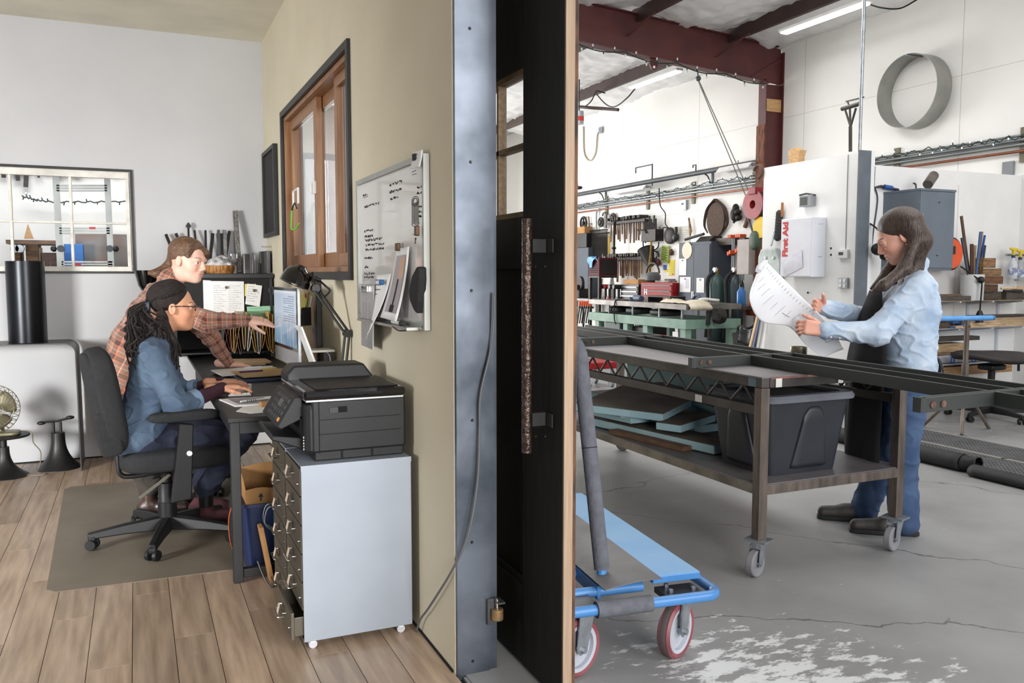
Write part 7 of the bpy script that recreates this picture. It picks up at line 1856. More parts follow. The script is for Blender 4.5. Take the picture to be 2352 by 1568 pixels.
# clamps, box, apron
a = W(1683, 556, .25)
S('clamp_rail', 'dark wooden rail the orange bar clamps hang from', 'rail', MB().bx(XB-.30, XB-.02, W(1722, 556).y, W(1678, 556).y, 1.84, 1.95), pm('dark_wood', (62, 48, 40)))
for i in range(5):
 y = W((1685, 1689, 1703, 1707, 1711)[i], 560, .32).y
 o = T('bar_clamp', '%s orange-jawed bar clamp from the left right of the locker' % ordn[i], 'clamp', (XB-.34, y, 1.0), 'orange bar clamps')
 MB().bar((XB-.34, y, 1.05+.06*i), (XB-.34, y, 1.98), .03, .012, up=(1, 0, 0)).build('bar', M_iron, o)
 MB().box((XB-.37, y, 1.96), (.12, .04, .05)).box((XB-.37, y, 1.70+.02*i), (.12, .04, .06)).build('jaw', pm('clamp_orange', (222, 92, 44)), o, kind='stuff', bevel=.006)
S('taupe_box', 'plain pinkish-grey panel box hanging right of the bar clamps', 'box', MB().bx(8.28, 8.42, 9.95, 10.22, 1.38, 1.90), pm('taupe_box', (170, 160, 156)), bevel=.006)
S('green_sack', 'dark green cloth pouch hanging near the hose reel', 'pouch', MB().sup(at(1735, 552, X=8.1), (.06, .10, .14), .8, .8).tube([at(1735, 552, X=8.1), at(1738, 480, X=8.15)], .012, 5), pm('dark_green_cloth', (60, 78, 62)), smooth='all')
def apr(u, v):
 a = at(1747-8*v*0, 555, X=7.9); 
 y = 9.15+.20*(u-.5)*(.5+1.6*v)+.22*v; z = 1.78-.98*v
 return (7.92+.03*math.sin(u*14+v*2), y, z)
S('leather_apron', 'orange-brown leather apron hanging at the end of the partition', 'apron', MB().sheet(apr, 14, 14, .006), pm('rust_leather', (176, 84, 40), (148, 68, 32), 7, .65, bump=.15, bscale=20), smooth='all')
b0 = at(1702, 700, X=8.0)
bt_ = T('water_bottle', 'blue metal water bottle with black cap beyond the green table', 'bottle', (8.0, b0.y, b0.z))
MB().lathe([(0, 0), (.06, 0), (.063, .02), (.063, .19), (.03, .24), (.028, .26), (0, .26)], b0, 'Z', 20).build('bottle_body', pm('bottle_blue', (44, 110, 180), None, 4, .3), bt_, smooth=True)
MB().lathe([(.032, .26), (.032, .30), (0, .31)], b0, 'Z', 16).tube([b0+Vector((-.025, 0, .3)), b0+Vector((0, 0, .345)), b0+Vector((.025, 0, .3))], .008, 6).build('cap', M_black, bt_, smooth=True)
S('side_bench', 'small dark bench the blue water bottle stands on', 'bench', MB().bx(7.7, 8.25, b0.y-.4, b0.y+.5, b0.z-.05, b0.z-.001).bx(7.75, 7.80, b0.y-.35, b0.y-.30, 0, b0.z-.05).bx(8.15, 8.2, b0.y-.35, b0.y-.30, 0, b0.z-.05).bx(7.75, 7.8, b0.y+.4, b0.y+.45, 0, b0.z-.05).bx(8.15, 8.2, b0.y+.4, b0.y+.45, 0, b0.z-.05), M_mill)

# ---- bench along the back wall
wbn = T('workbench', 'steel-topped workbench along the far back wall', 'workbench', (8.4, 14, 0))
MB().bx(8.05, XB-.01, 11.85, 16.6, .86, .905).build('bench_top', M_top, wbn, bevel=.003)
for y in (11.95, 13.5, 15.0, 16.4):
 MB().bx(8.1, 8.17, y, y+.07, 0, .86).build('leg', M_mill, wbn); MB().bx(8.62, 8.69, y, y+.07, 0, .86).build('leg', M_mill, wbn)
def chest(label, y0, y1, x0, x1, z0, z1, m, n, hm, grp='tool chests on the bench'):
 o = T('tool_chest', label, 'chest', ((x0+x1)/2, (y0+y1)/2, z0), grp)
 MB().bx(x0+.01, x1, y0, y1, z0, z1).build('case', m, o, bevel=.006)
 H_ = (z1-z0-.05)/n
 for k in range(n):
  d = MB().bx(x0, x0+.012, y0+.02, y1-.02, z0+.02+H_*k, z0+.02+H_*(k+1)-.008).build('drawer', m, o, bevel=.002)
  MB().bx(x0-.012, x0, y0+.05, y1-.05, z0+.02+H_*(k+1)-.03, z0+.02+H_*(k+1)-.012).build('handle', hm, d)
 return o
M_ired = pm('tool_chest_red', (150, 22, 28), (132, 18, 24), 4, .5, spec=.25)
y0, y1 = at(1546, 670, X=8.2).y, at(1473, 670, X=8.2).y
ch = chest('red tool chest on the bench, in front of the locker', y0, y1, 8.18, 8.55, .906, 1.24, M_ired, 3, M_iron)
text('M', 'emblem', M_whitep, ch, (8.178, y1-.12, 1.03), (PI/2, 0, -PI/2), .13, .001, bold=.006)
y0, y1 = at(1468, 670, X=8.25).y, at(1427, 670, X=8.25).y
chest('black tool chest with three bright drawer pulls, left of the red one', y0, y1, 8.23, 8.6, .906, 1.20, M_black, 3, M_zinc)
S('clutter_tray', 'wooden tray with odds and ends on the black tool chest', 'tray', MB().bx(8.26, 8.55, y0+.05, y1-.05, 1.201, 1.29), M_kraft)
jug = at(1498, 650, X=8.35)
jg = T('iron_kettle', 'grey iron pot with looped handle on the red tool chest', 'pot', (8.36, jug.y, 1.241))
MB().lathe([(.10, 1.241), (.14, 1.28), (.14, 1.36), (.09, 1.42), (0, 1.42)], (8.36, jug.y, 0), 'Z', 22).build('pot', pm('grey_pot', (84, 86, 90)), jg, smooth=True)
MB().tube(arc((8.36, jug.y, 1.38), .20, .1, PI-.1, 18, 'YZ'), .018, 6).build('handle', M_tool, jg, smooth=True)
S('parts_pile', 'pale papers and parts heaped on the right of the red chest', 'papers', MB().box((8.36, at(1530, 650, X=8.36).y, 1.26), (.25, .28, .03), .3).box((8.4, at(1534, 645, X=8.4).y, 1.29), (.2, .2, .025), -.2), pm('mixed_paper', (200, 196, 190), (110, 100, 96), 14, .8))
for i, (px, c) in enumerate(((1391, (40, 40, 44)), (1400, (150, 36, 44)), (1411, (44, 44, 46)), (1421, (36, 36, 38)))):
 q = at(px, 685, X=8.2); y = q.y
 o = T('cordless_drill', '%s cordless drill standing on the bench left of the black chest' % ordn[i], 'drill', (8.2, y, .906), 'cordless drills on the bench')
 MB().bx(8.15, 8.25, y-.05, y+.05, .906, .96).build('battery', pm('drill_%d' % i, c, None, 4, .45), o, bevel=.01)
 MB().cyl((8.2, y, .96), (8.2, y, 1.12), .026, n=10).build('grip', M_black, o, smooth=True)
 MB().cyl((8.08, y, 1.15), (8.28, y, 1.15), .042, n=12).build('motor', MATS['drill_%d' % i], o, smooth=True)
# vise, grinder, welders at far left
S('bench_vise', 'dark bench vise and clutter at the left end of the bench', 'vise', MB().box((8.35, 15.1, 1.0), (.3, .2, .18)).box((8.2, 15.1, 1.12), (.2, .3, .1)).cyl((8.1, 15.1, 1.0), (7.9, 15.1, 1.0), .03), M_tool, bevel=.01)
S('grinder_wheel', 'dark bench grinder wheel beside the door edge', 'grinder', MB().lathe([(0, -.03), (.14, -.03), (.14, .03), (0, .03)], at(1332, 650, X=8.2), 'X', 24), M_tool, smooth=True)
S('wood_mallet', 'wooden mallet leaning at the bench near the drills', 'mallet', MB().bar(at(1381, 640, X=8.2), at(1378, 680, X=8.2), .04, .04), M_hand[2])
S('white_cone', 'white cone of rolled paper standing on the bench', 'paper', MB().cyl(at(1403, 680, X=8.5), at(1405, 640, X=8.5), .10, .04, n=14), M_paper, smooth=True)
wl = T('welder', 'maroon welding machine with a blue cloth on it', 'welder', at(1370, 640, X=8.2), 'welding machines')
a, b = at(1352, 592, X=8.0), at(1376, 633, X=8.0)
MB().bx(8.0, 8.4, b.y, a.y, b.z, a.z).build('case', pm('welder_maroon', (84, 30, 42), (72, 26, 36), 5, .6, spec=.2), wl, bevel=.01)
MB().bx(8.04, 8.36, b.y-.008, b.y, b.z+.03, a.z-.04).build('panel', M_black, wl)
for k in range(5): MB().bx(7.992, 8.0, b.y+.06, a.y-.05, b.z+.06+.035*k, b.z+.07+.035*k).build('vent', M_dark, wl)
S('blue_cloth', 'light blue cloth hanging over the maroon welder', 'cloth', MB().sheet(lambda u, v: (7.97+.02*math.sin(u*9), a.y-.05-.30*u+.05*math.sin(v*5), a.z+.02-.22*v*(.6+.4*math.sin(u*5+1))), 10, 8, .008), pm('cloth_blue', (106, 162, 206)), smooth='all')
S('welder_stand', 'dark stand carrying the maroon welder', 'stand', MB().bx(8.0, 8.4, b.y, a.y, b.z-.04, b.z-.001).bx(8.0, 8.05, a.y-.06, a.y, 0, b.z-.04).bx(8.0, 8.05, b.y, b.y+.05, 0, b.z-.04), M_tool)
a, b = at(1322, 537, X=8.5), at(1347, 568, X=8.5)
S('amplifier_box', 'black equipment box on a grey cabinet at the door edge', 'box', MB().bx(8.5, 8.72, b.y, a.y, b.z, a.z), M_plastic, bevel=.01)
S('cardboard_box', 'small tan cardboard box on the black equipment box', 'box', MB().bx(8.52, 8.7, b.y+.12, a.y, a.z+.001, a.z+.14), M_kraft)
S('grey_cabinet', 'grey steel cabinet at the door edge under the black box', 'cabinet', MB().bx(8.5, 8.72, b.y-.08, a.y, .906, b.z-.001), M_lock, bevel=.006)

# ---- green table
gt = T('welding_table', 'heavy green-framed welding table with a thick steel slab top', 'table', (7.15, 10.6, 0))
GX0, GX1, GY0, GY1 = 6.70, 7.62, 9.29, 11.93
M_gt = pm('chipped_green_paint', (136, 166, 150), (108, 140, 126), 5, .55, bump=.08, bscale=30, contrast=(.3, .72), detail=7)
MB().bx(GX0, GX1, GY0, GY1, .905, .98).build('slab', pm('slab_steel', (128, 124, 118), (92, 88, 84), 4, .4, metal=.5, bump=.08), gt, bevel=.003)
MB().bx(GX0, GX0+.06, GY0, GY1, .645, .772).bx(GX1-.06, GX1, GY0, GY1, .645, .772).bx(GX0+.06, GX1-.06, GY0, GY0+.06, .645, .772).bx(GX0+.06, GX1-.06, GY1-.06, GY1, .645, .772).build('frame', M_gt, gt, bevel=.004)
for x in (GX0+.06, GX1-.1):
 for y in (GY0+.08, GY0+1.0, GY1-1.1, GY1-.25): MB().bx(x-.05, x+.05, y-.06, y+.06, 0, .645).build('leg', M_gt, gt, bevel=.004)
for x in (GX0+.12, GX1-.12):
 for y in (GY0+.25, GY0+.8, GY0+1.5, GY0+2.2): MB().cyl((x, y, .772), (x, y, .905), .016, n=10).build('levelling_screw', M_zinc, gt, smooth=True)
MB().bx(GX0-.0015, GX0, GY0+.17, GY0+.30, .53, .60).build('tag', M_paper, gt)
p = at(1545, 690, Z=.985)
S('steel_channel', 'short black steel channel lying on the slab of the green table', 'channel', MB().bx(6.84, 7.10, 9.86, 9.88, .981, 1.07).bx(6.84, 7.10, 10.42, 10.44, .981, 1.07).bx(6.84, 7.10, 9.88, 10.42, 1.055, 1.07), M_plastic)
S('angle_grinder', 'blue-grey angle grinder lying by the black channel', 'grinder', MB().tube([(6.86, 10.62, 1.02), (6.87, 10.75, 1.02), (6.88, 10.86, 1.02)], [.045, .055, .04], 10).cyl((6.86, 10.88, .985), (6.86, 10.88, 1.04), .05), pm('grinder_blue', (58, 72, 96)), smooth=True)
S('tool_cable', 'black cord trailing over the edge of the welding table', 'cable', MB().tube(bez([(6.88, 10.9, .99), (6.80, 11.05, .988), (6.84, 11.2, .988), (6.75, 11.1, .99), (6.69, 11.1, .96), (6.68, 11.1, .72), (6.68, 11.05, .62)], 60), .010, 5), M_black, smooth=True)
def hide(u, v):
 x = 6.74+.36*u; y = 9.22+.75*v
 z = .985+.055*math.sin(u*PI)*(.5+.5*math.sin(v*7+1))*(1 if v > .2 else v*5)+.02*abs(mnoise.noise(Vector((u*4, v*5, 1))))
 if v < .18: z = z-.10*((.18-v)/.18)**1.2; y = 9.27-.03*math.sin(v*30)
 return (x, y, z+.008)
S('canvas_cloth', 'cream canvas cloth draped over the corner of the green table', 'cloth', MB().sheet(hide, 22, 30, .006), pm('cream_canvas', (226, 216, 196), (206, 194, 170), 6, .9, bump=.15, bscale=50), smooth='all')
gv_ = T('work_glove', 'pale work glove lying on the canvas with a blue-handled tool', 'glove', (7.2, 9.6, 1.0))
MB().sup((7.20, 9.55, 1.03), (.10, .06, .03), .8, .8).tube([(7.26, 9.52, 1.03), (7.36, 9.45, 1.02)], .022, 7).tube([(7.24, 9.50, 1.03), (7.33, 9.40, 1.02)], .022, 7).build('glove', pm('glove_white', (226, 222, 216)), gv_, smooth='all')
S('clamp_tool', 'blue-grey hand tool arched beside the pale glove', 'tool', MB().tube(arc((7.15, 9.66, 1.0), .09, 0, PI, 14, 'YZ'), .022, 8), MATS['slate_blue'], smooth=True)
S('crank', 'black crank handle hanging from the near end of the table', 'handle', MB().cyl((7.05, 9.27, .86), (7.05, 9.27, .70), .03, n=10).lathe([(.0, -.05), (.10, -.05), (.11, 0), (.10, .05), (0, .05)], (7.18, 9.20, .82), 'X', 20), M_tool, smooth=True)
for i, (y, w, c, lab) in enumerate(((10.2, .5, (40, 40, 42), 'black case stowed between the slab and frame, near end'), (10.9, .4, (60, 62, 66), 'grey hose bundle stowed between the slab and frame'), (11.45, .4, (36, 36, 38), 'dark box stowed between the slab and frame, far end'))):
 S('stowed_tool', lab, 'tool', MB().sup((7.0, y, .83), (.16, w/2, .05), .5, .5), pm('stow_%d' % i, c), 'tools stowed under the slab', smooth='all')
rt2 = T('red_toolbox', 'red toolbox with black top under the green table', 'toolbox', (7.0, 10.55, .3))
MB().bx(6.80, 7.2, 10.45, 10.95, .35, .50).build('box', M_ired, rt2, bevel=.008)
MB().bx(6.80, 7.2, 10.45, 10.95, .50, .60).build('top', M_black, rt2, bevel=.008)
MB().bx(6.76, 7.24, 10.4, 11.0, .32, .349).build('sill', M_mill, rt2)
for y in (10.45, 10.93): MB().bx(6.78, 6.82, y, y+.03, 0, .32).bx(7.18, 7.22, y, y+.03, 0, .32).build('leg', M_mill, rt2)
S('drill_press_box', 'green-grey machine box hanging under the far end of the green table', 'machine', MB().bx(6.72, 6.98, 11.0, 11.45, .50, .64), pm('machine_green', (72, 92, 90)), bevel=.01)
rdl = T('red_dolly', 'red plastic dolly on the floor beyond the work table', 'dolly', (5.6, 9.0, 0))
q = at(1360, 830, Z=.30)
MB().box((q.x, q.y, .27), (.42, .5, .08)).build('tray', M_ired, rdl, bevel=.01)
for dx in (-.16, .16):
 for dy in (-.2, .2): MB().cyl((q.x+dx, q.y+dy, .05), (q.x+dx, q.y+dy, .23), .02).cyl((q.x+dx-.02, q.y+dy, .05), (q.x+dx+.02, q.y+dy, .05), .05).build('caster', M_zinc, rdl, smooth=True)
# orange clamps bundle at the door edge
for i in range(6):
 px = 1330+5*i
 a, b = at(px+2, 700, X=6.9), at(px-4, 742, X=6.9)
 o = T('bar_clamp', '%s orange-handled clamp in the bundle at the door edge' % ordn[i], 'clamp', b, 'orange-handled clamps at the door edge')
 MB().cyl(a, b, .012, n=6).build('bar', M_tool, o)
 MB().cyl(a+(b-a)*.05, a+(b-a)*-.2, .02, n=8).build('grip', MATS['clamp_orange'], o, smooth=True)
S('clamp_stand', 'dark post with a rail the orange-handled clamps hang on', 'stand', MB().bar(at(1326, 706, X=6.93), at(1362, 706, X=6.93), .03, .03).bar((6.93, at(1340, 706, X=6.93).y, 0), at(1340, 706, X=6.93), .03, .03), M_tool)
# trash bin with black bag
tbx = Vector((7.35, 8.55, 0))
tbn = T('trash_can', 'black trash can with a shiny bag folded over its rim', 'trash can', tbx)
tapered(7.10, 7.62, 8.3, 8.85, 0, .62, .8).build('can', M_plastic, tbn, smooth=True)
def tbag(u, v):
 a = u*2*PI; sx, sy = .28, .30
 k = 1+.05*math.sin(a*9)+.04*mnoise.noise(Vector((math.cos(a)*3, math.sin(a)*3, v*3)))
 return (7.36+sx*k*math.cos(a)*(1+.06*v), 8.575+sy*k*math.sin(a)*(1+.06*v), .70+.02*math.sin(a*7)-.20*v)
MB().sheet(tbag, 56, 6, .003).build('bag', pm('shiny_bag', (26, 28, 32), None, 6, .2), tbn, smooth='all')
# leaning boards at the end of the partition
for i, (px0, py0, px1, py1, w, c, lab) in enumerate(((1741, 722, 1722, 800, .03, (198, 168, 128), 'pale wooden lath leaning left-most at the partition end'), (1747, 724, 1730, 800, .022, (70, 84, 120), 'blue-grey tube leaning beside the wooden lath'),
 (1752, 730, 1740, 805, .05, (160, 158, 154), 'grey metal strip leaning third at the partition end'), (1760, 735, 1752, 806, .06, (190, 190, 188), 'light grey board leaning nearest the partition face'))):
 a, b = at(px0, py0, X=XP-.07), at(px1, py1, X=XP-.25)
 d_ = b-a; k = (a.z-.002)/(-d_.z); b = a+d_*k
 a = a-d_*.25 if i < 2 else a
 S('leaning_strip', lab, 'strip', MB().bar(a, b, w, .02, up=(1, 0, 0)), pm('strip_%d' % i, c, None, 6, .5), 'strips leaning at the partition end', bevel=.002)

# ---- room seen through the old sash window
G('floor_store', MB().bx(-3, 1.08, YF+.12, 9.85, -.1, 0), M_conc)
G('wall_store', MB().bx(-3.0, 1.08, 9.75, 9.85, 0, 3.4), M_white)
area('store_fill', (-.8, 8.3, 3.3), (-.8, 9.2, 1.0), 1.6, .8, 42)  # unseen fill light added to brighten the room behind the sash window
rd = random.Random(12)
for i in range(26):
 px = 6+11.2*i; y = 9.70
 a = at(px, 375, Y=y); L = rd.uniform(.12, .42)*(1.3 if px < 115 else .75); 
 c = M_tool if px < 110 else M_hand[rd.randrange(4)]
 S('hanging_bar', '%s hanging stock piece from the left in the store room rack' % (ordn[i] if i < 20 else 'twenty-'+ordn[i-20]), 'bar', MB().bar((a.x, y, 2.52), (a.x+rd.uniform(-.02, .02), y-.02, 2.50-L*.5), rd.uniform(.02, .045), .02, up=(0, 1, 0)), c, 'stock hanging in the store room')
S('stock_rail', 'rail the store room stock hangs from', 'rail', MB().cyl((-1.9, 9.72, 2.52), (.9, 9.72, 2.52), .02), M_iron)
ld = T('ladder', 'grey aluminium folding ladder seen through the old sash window', 'ladder', (-.25, 8.5, 1.2))
def lq(px, py): return at(px, py, Y=8.4)
M_ladder = pm('ladder_aluminium', (178, 182, 180), (160, 164, 162), 5, .4, metal=.5)
for t_, b_ in (((128, 405), (142, 612)), ((246, 405), (258, 612))):
 q = lq(*b_); q.z = 0
 MB().bar(lq(*t_), q, .05, .03, up=(0, 1, 0)).build('stile', M_ladder, ld)
for py, x0, x1 in ((432, 130, 246), (530, 137, 252), (607, 142, 258)):
 a, b = lq(x0, py), lq(x1, py)
 for k in (-.022, 0, .022): MB().bar(a+Vector((0, 0, k)), b+Vector((0, 0, k)), .03, .014, up=(0, 0, 1)).build('rung', M_ladder, ld)
for px, dy in ((140, 571), (252, 571)):
 MB().lathe([(0, -.03), (.03, -.03), (.03, .03), (0, .03)], lq(px, dy), 'Y', 18).build('hinge', M_iron, ld, smooth=True)
 MB().ell(lq(px+(14 if px > 200 else -16), dy), (.028, .028, .028)).build('hinge_knob', M_black, ld, smooth=True)
a, b = lq(208, 521), lq(217, 527); MB().box((a+b)/2+Vector((0, -.02, 0)), (.05, .004, .02)).build('red_label', MATS['label_red'], ld)
a, b = lq(175, 605), lq(184, 610); MB().box((a+b)/2+Vector((0, -.02, 0)), (.05, .004, .02)).build('red_label', MATS['label_red'], ld)
a, b = at(172, 536, Y=9.2), at(330, 640, Y=9.2)
S('rusted_plate', 'large blue-brown rusted steel plate leaning in the store room', 'plate', MB().bx(a.x, b.x, 9.2, 9.22, 0, a.z), pm('patina_plate', (120, 128, 132), (128, 100, 82), 2.6, .5, bump=.1, contrast=(.38, .62), detail=8), bevel=.002)
a, b = at(146, 560, Y=9.0), at(165, 605, Y=9.0)
S('blue_tool_cabinet', 'blue cabinet with two dark holes seen through the window', 'cabinet', MB().bx(a.x, b.x+.1, 9.0, 9.15, 0, a.z), pm('cabinet_blue', (50, 112, 186)), bevel=.004)
a, b = at(95, 580, Y=8.8), at(138, 612, Y=8.8)
S('brown_box', 'brown grained box on the store room bench', 'box', MB().bx(a.x, b.x, 8.8, 9.1, b.z-.1, a.z), pm('box_brown', (92, 66, 58), (70, 50, 44), 6, .6, stretch=(1, 1, 5)))
a, b = at(30, 560, Y=8.8), at(115, 548, Y=8.8)
S('store_bench', 'cluttered wooden bench top behind the black pipe', 'bench', MB().bx(a.x-.05, b.x+.05, 8.75, 9.2, a.z, a.z+.035).bx(a.x, a.x+.05, 8.8, 9.1, 0, a.z).bx(b.x-.2, b.x-.1, 8.8, 9.1, 0, a.z), pm('bench_wood', (122, 92, 62), (74, 56, 44), 8, .7, stretch=(1, 6, 6)))
p = at(64, 515, Y=8.9); q = at(64, 548, Y=8.9)
S('wooden_wedge', 'pointed pale wooden wedge standing on the store bench', 'wedge', MB().prism([(p.x-.035, q.z), (p.x+.04, q.z), (p.x, p.z)], 'Y', 8.88, 8.93), MATS['pine_board'])
for i, px in enumerate((72, 78, 84, 90)):
 a = at(px, 568, Y=8.85)
 S('store_board', '%s upright board under the store bench' % ordn[i], 'board', MB().bx(a.x-.008, a.x+.008, 8.85, 9.05, a.z-.3, a.z), pm('lumber_206_178_142', (206, 178, 142), None, 7), 'boards under the store bench')
for i, px in enumerate((34, 46)):
 S('steel_gauge', ('left', 'right')[i]+' round steel dial on the cluttered store bench', 'dial', MB().lathe([(0, -.03), (.035, -.03), (.035, .02), (0, .02)], at(px, 571, Y=8.74), 'Y', 18), M_zinc, smooth=True)
lights('string of lights along the store room wall', [(at(50, 455, Y=9.6).x, 9.6, at(50, 451, Y=9.6).z), (at(120, 465, Y=9.6).x, 9.6, at(120, 463, Y=9.6).z), (at(290, 465, Y=9.6).x, 9.6, at(290, 463, Y=9.6).z)], 14, 6, .006)
# ================================================================ PEOPLE
class Vol:
 """smoothly blended body volume on a grid, turned into one continuous surface"""
 def __init__(s, lo, hi, h):
  s.h = h; s.lo = np.array(lo, float); n = np.ceil((np.array(hi)-s.lo)/h).astype(int)+1
  s.ax = [s.lo[i]+h*np.arange(n[i]) for i in range(3)]; s.D = np.full(n, .5, np.float32)
 def _box(s, a, b, m):
  r = []
  for i in range(3):
   i0 = max(0, int((a[i]-m-s.lo[i])/s.h)); i1 = min(s.D.shape[i], int((b[i]+m-s.lo[i])/s.h)+2)
   if i1 <= i0: return None
   r.append(slice(i0, i1))
  return tuple(r), np.meshgrid(*[s.ax[i][r[i]] for i in range(3)], indexing='ij')
 def _mix(s, sl, d, k, cut=False):
  A = s.D[sl]
  if cut: A = -A
  h = np.maximum(k-np.abs(A-d), 0)/max(k, 1e-6); R = np.minimum(A, d)-h*h*k/4
  s.D[sl] = -R if cut else R
 def cap(s, a, b, ra, rb, k=.02):
  a = np.array(a, float); b = np.array(b, float); m = max(ra, rb)+k+3*s.h
  q = s._box(np.minimum(a, b), np.maximum(a, b), m)
  if q is None: return s
  sl, (X, Y, Z) = q; d = b-a; L = max(d @ d, 1e-9)
  t = np.clip(((X-a[0])*d[0]+(Y-a[1])*d[1]+(Z-a[2])*d[2])/L, 0, 1)
  s._mix(sl, np.sqrt((X-a[0]-t*d[0])**2+(Y-a[1]-t*d[1])**2+(Z-a[2]-t*d[2])**2)-(ra+(rb-ra)*t), k); return s
 def ell(s, c, r, k=.02, R=None, cut=False):
  c = np.array(c, float); m = max(r)+k+3*s.h
  q = s._box(c, c, m)
  if q is None: return s
  sl, P = q; P = [P[i]-c[i] for i in range(3)]
  if R is not None:
   R = np.array(R); P = [P[0]*R[0][i]+P[1]*R[1][i]+P[2]*R[2][i] for i in range(3)]
  k0 = np.sqrt(sum((P[i]/r[i])**2 for i in range(3))); k1 = np.sqrt(sum((P[i]/r[i]**2)**2 for i in range(3)))
  s._mix(sl, k0*(k0-1)/np.maximum(k1, 1e-6), k, cut); return s
 def mesh(s):
  D = s.D; S_ = D < 0; n = D.shape
  cr = [(i, j, k) for i in (0, 1) for j in (0, 1) for k in (0, 1)]
  V = lambda A, c: A[c[0]:n[0]-1+c[0], c[1]:n[1]-1+c[1], c[2]:n[2]-1+c[2]]
  cnt = sum(V(S_, c).astype(np.int8) for c in cr); mixed = (cnt > 0) & (cnt < 8)
  I = np.argwhere(mixed); idx = np.full(mixed.shape, -1, np.int64); idx[mixed] = np.arange(len(I))
  val = {c: V(D, c)[mixed] for c in cr}; P = np.zeros((len(I), 3)); w = np.zeros(len(I))
  for a in cr:
   for ax in range(3):
    if a[ax]: continue
    b = list(a); b[ax] = 1; b = tuple(b); da, db = val[a], val[b]
    m = (da < 0) != (db < 0); t = np.where(m, da/np.where(m, da-db, 1), 0)
    q = np.array(a, float)[None, :].repeat(len(I), 0); q[:, ax] = t; P[m] += q[m]; w[m] += 1
  P = s.lo+s.h*(I+P/w[:, None]); F = []
  for ax in range(3):
   sl0 = [slice(1, n[i]-1) for i in range(3)]; sl1 = list(sl0); sl0[ax] = slice(0, n[ax]-1); sl1[ax] = slice(1, n[ax])
   A, B = S_[tuple(sl0)], S_[tuple(sl1)]
   E = np.argwhere(A != B); up_ = A[tuple(E.T)]
   E = E+np.array([1 if i != ax else 0 for i in range(3)])
   o1, o2 = [i for i in range(3) if i != ax]; q = []
   for d1, d2 in ((1, 1), (0, 1), (0, 0), (1, 0)):
    e = E.copy(); e[:, o1] -= d1; e[:, o2] -= d2; q.append(idx[tuple(e.T)])
   q = np.stack(q, 1); fl = up_ if ax != 1 else ~up_
   q[~fl] = q[~fl][:, ::-1]; F.append(q)
  return P, np.concatenate(F)
def put(V, name, m, parent, fold=0.0, fs=14, bones=None, tint=None, extra=()):
 """link the surface of one or more volumes as one object; cloth gets folds along its normals"""
 PS, FS, n = [], [], 0
 for v in [V]+list(extra):
  p, f = v.mesh(); PS.append(p); FS.append(f+n); n += len(p)
 P = np.concatenate(PS); F = np.concatenate(FS)
 if fold:
  me = bpy.data.meshes.new('t'); me.from_pydata(P.tolist(), [], F.tolist()); N_ = np.zeros(len(P)*3); me.vertices.foreach_get('normal', N_); N_ = N_.reshape(-1, 3)
  d = np.array([(max(0, 1-3.2*abs(mnoise.noise(Vector((p[0]*fs*.8, p[1]*fs*.8, p[2]*fs*1.3+2*p[0])))))**2*1.6-.4)*fold+mnoise.noise(Vector(p)*fs*.45)*fold*1.2 for p in P])
  P = P+N_*d[:, None]
 off = np.array(parent_world(parent)); me = bpy.data.meshes.new(name)
 me.from_pydata((P-off).tolist(), [], F.tolist()); me.polygons.foreach_set('use_smooth', [True]*len(F)); me.materials.append(m)
 if tint is not None:
  at_ = me.color_attributes.new('tint', 'FLOAT_COLOR', 'POINT'); c = np.ones((len(P), 4)); c[:, :3] = tint(P); at_.data.foreach_set('color', c.ravel())
 if bones:
  best = np.full(len(P), 9.); uv = np.zeros((len(P), 3)); L0 = 0
  for a, b in bones:
   a = np.array(a); b = np.array(b); d = b-a; L = np.linalg.norm(d); e = d/L; t = np.clip((P-a) @ e, 0, L); q = P-a-t[:, None]*e; r = np.linalg.norm(q, axis=1)
   x = np.cross(e, [0.13, .97, .2]); x /= np.linalg.norm(x); y = np.cross(e, x); m_ = r < best; best[m_] = r[m_]
   uv[m_, 0] = L0+((P-a) @ e)[m_]; uv[m_, 1] = (np.arctan2(q @ y, q @ x)*.075)[m_]; L0 += L
  at_ = me.attributes.new('puv', 'FLOAT_VECTOR', 'POINT'); at_.data.foreach_set('vector', uv.ravel())
 o = bpy.data.objects.new(name, me); COL.objects.link(o); o.parent = parent
 return o
def axes(F, U=(0, 0, 1)):
 F = Vector(F).normalized(); L = Vector(U).cross(F).normalized(); return Matrix((F, L, F.cross(L))).transposed()
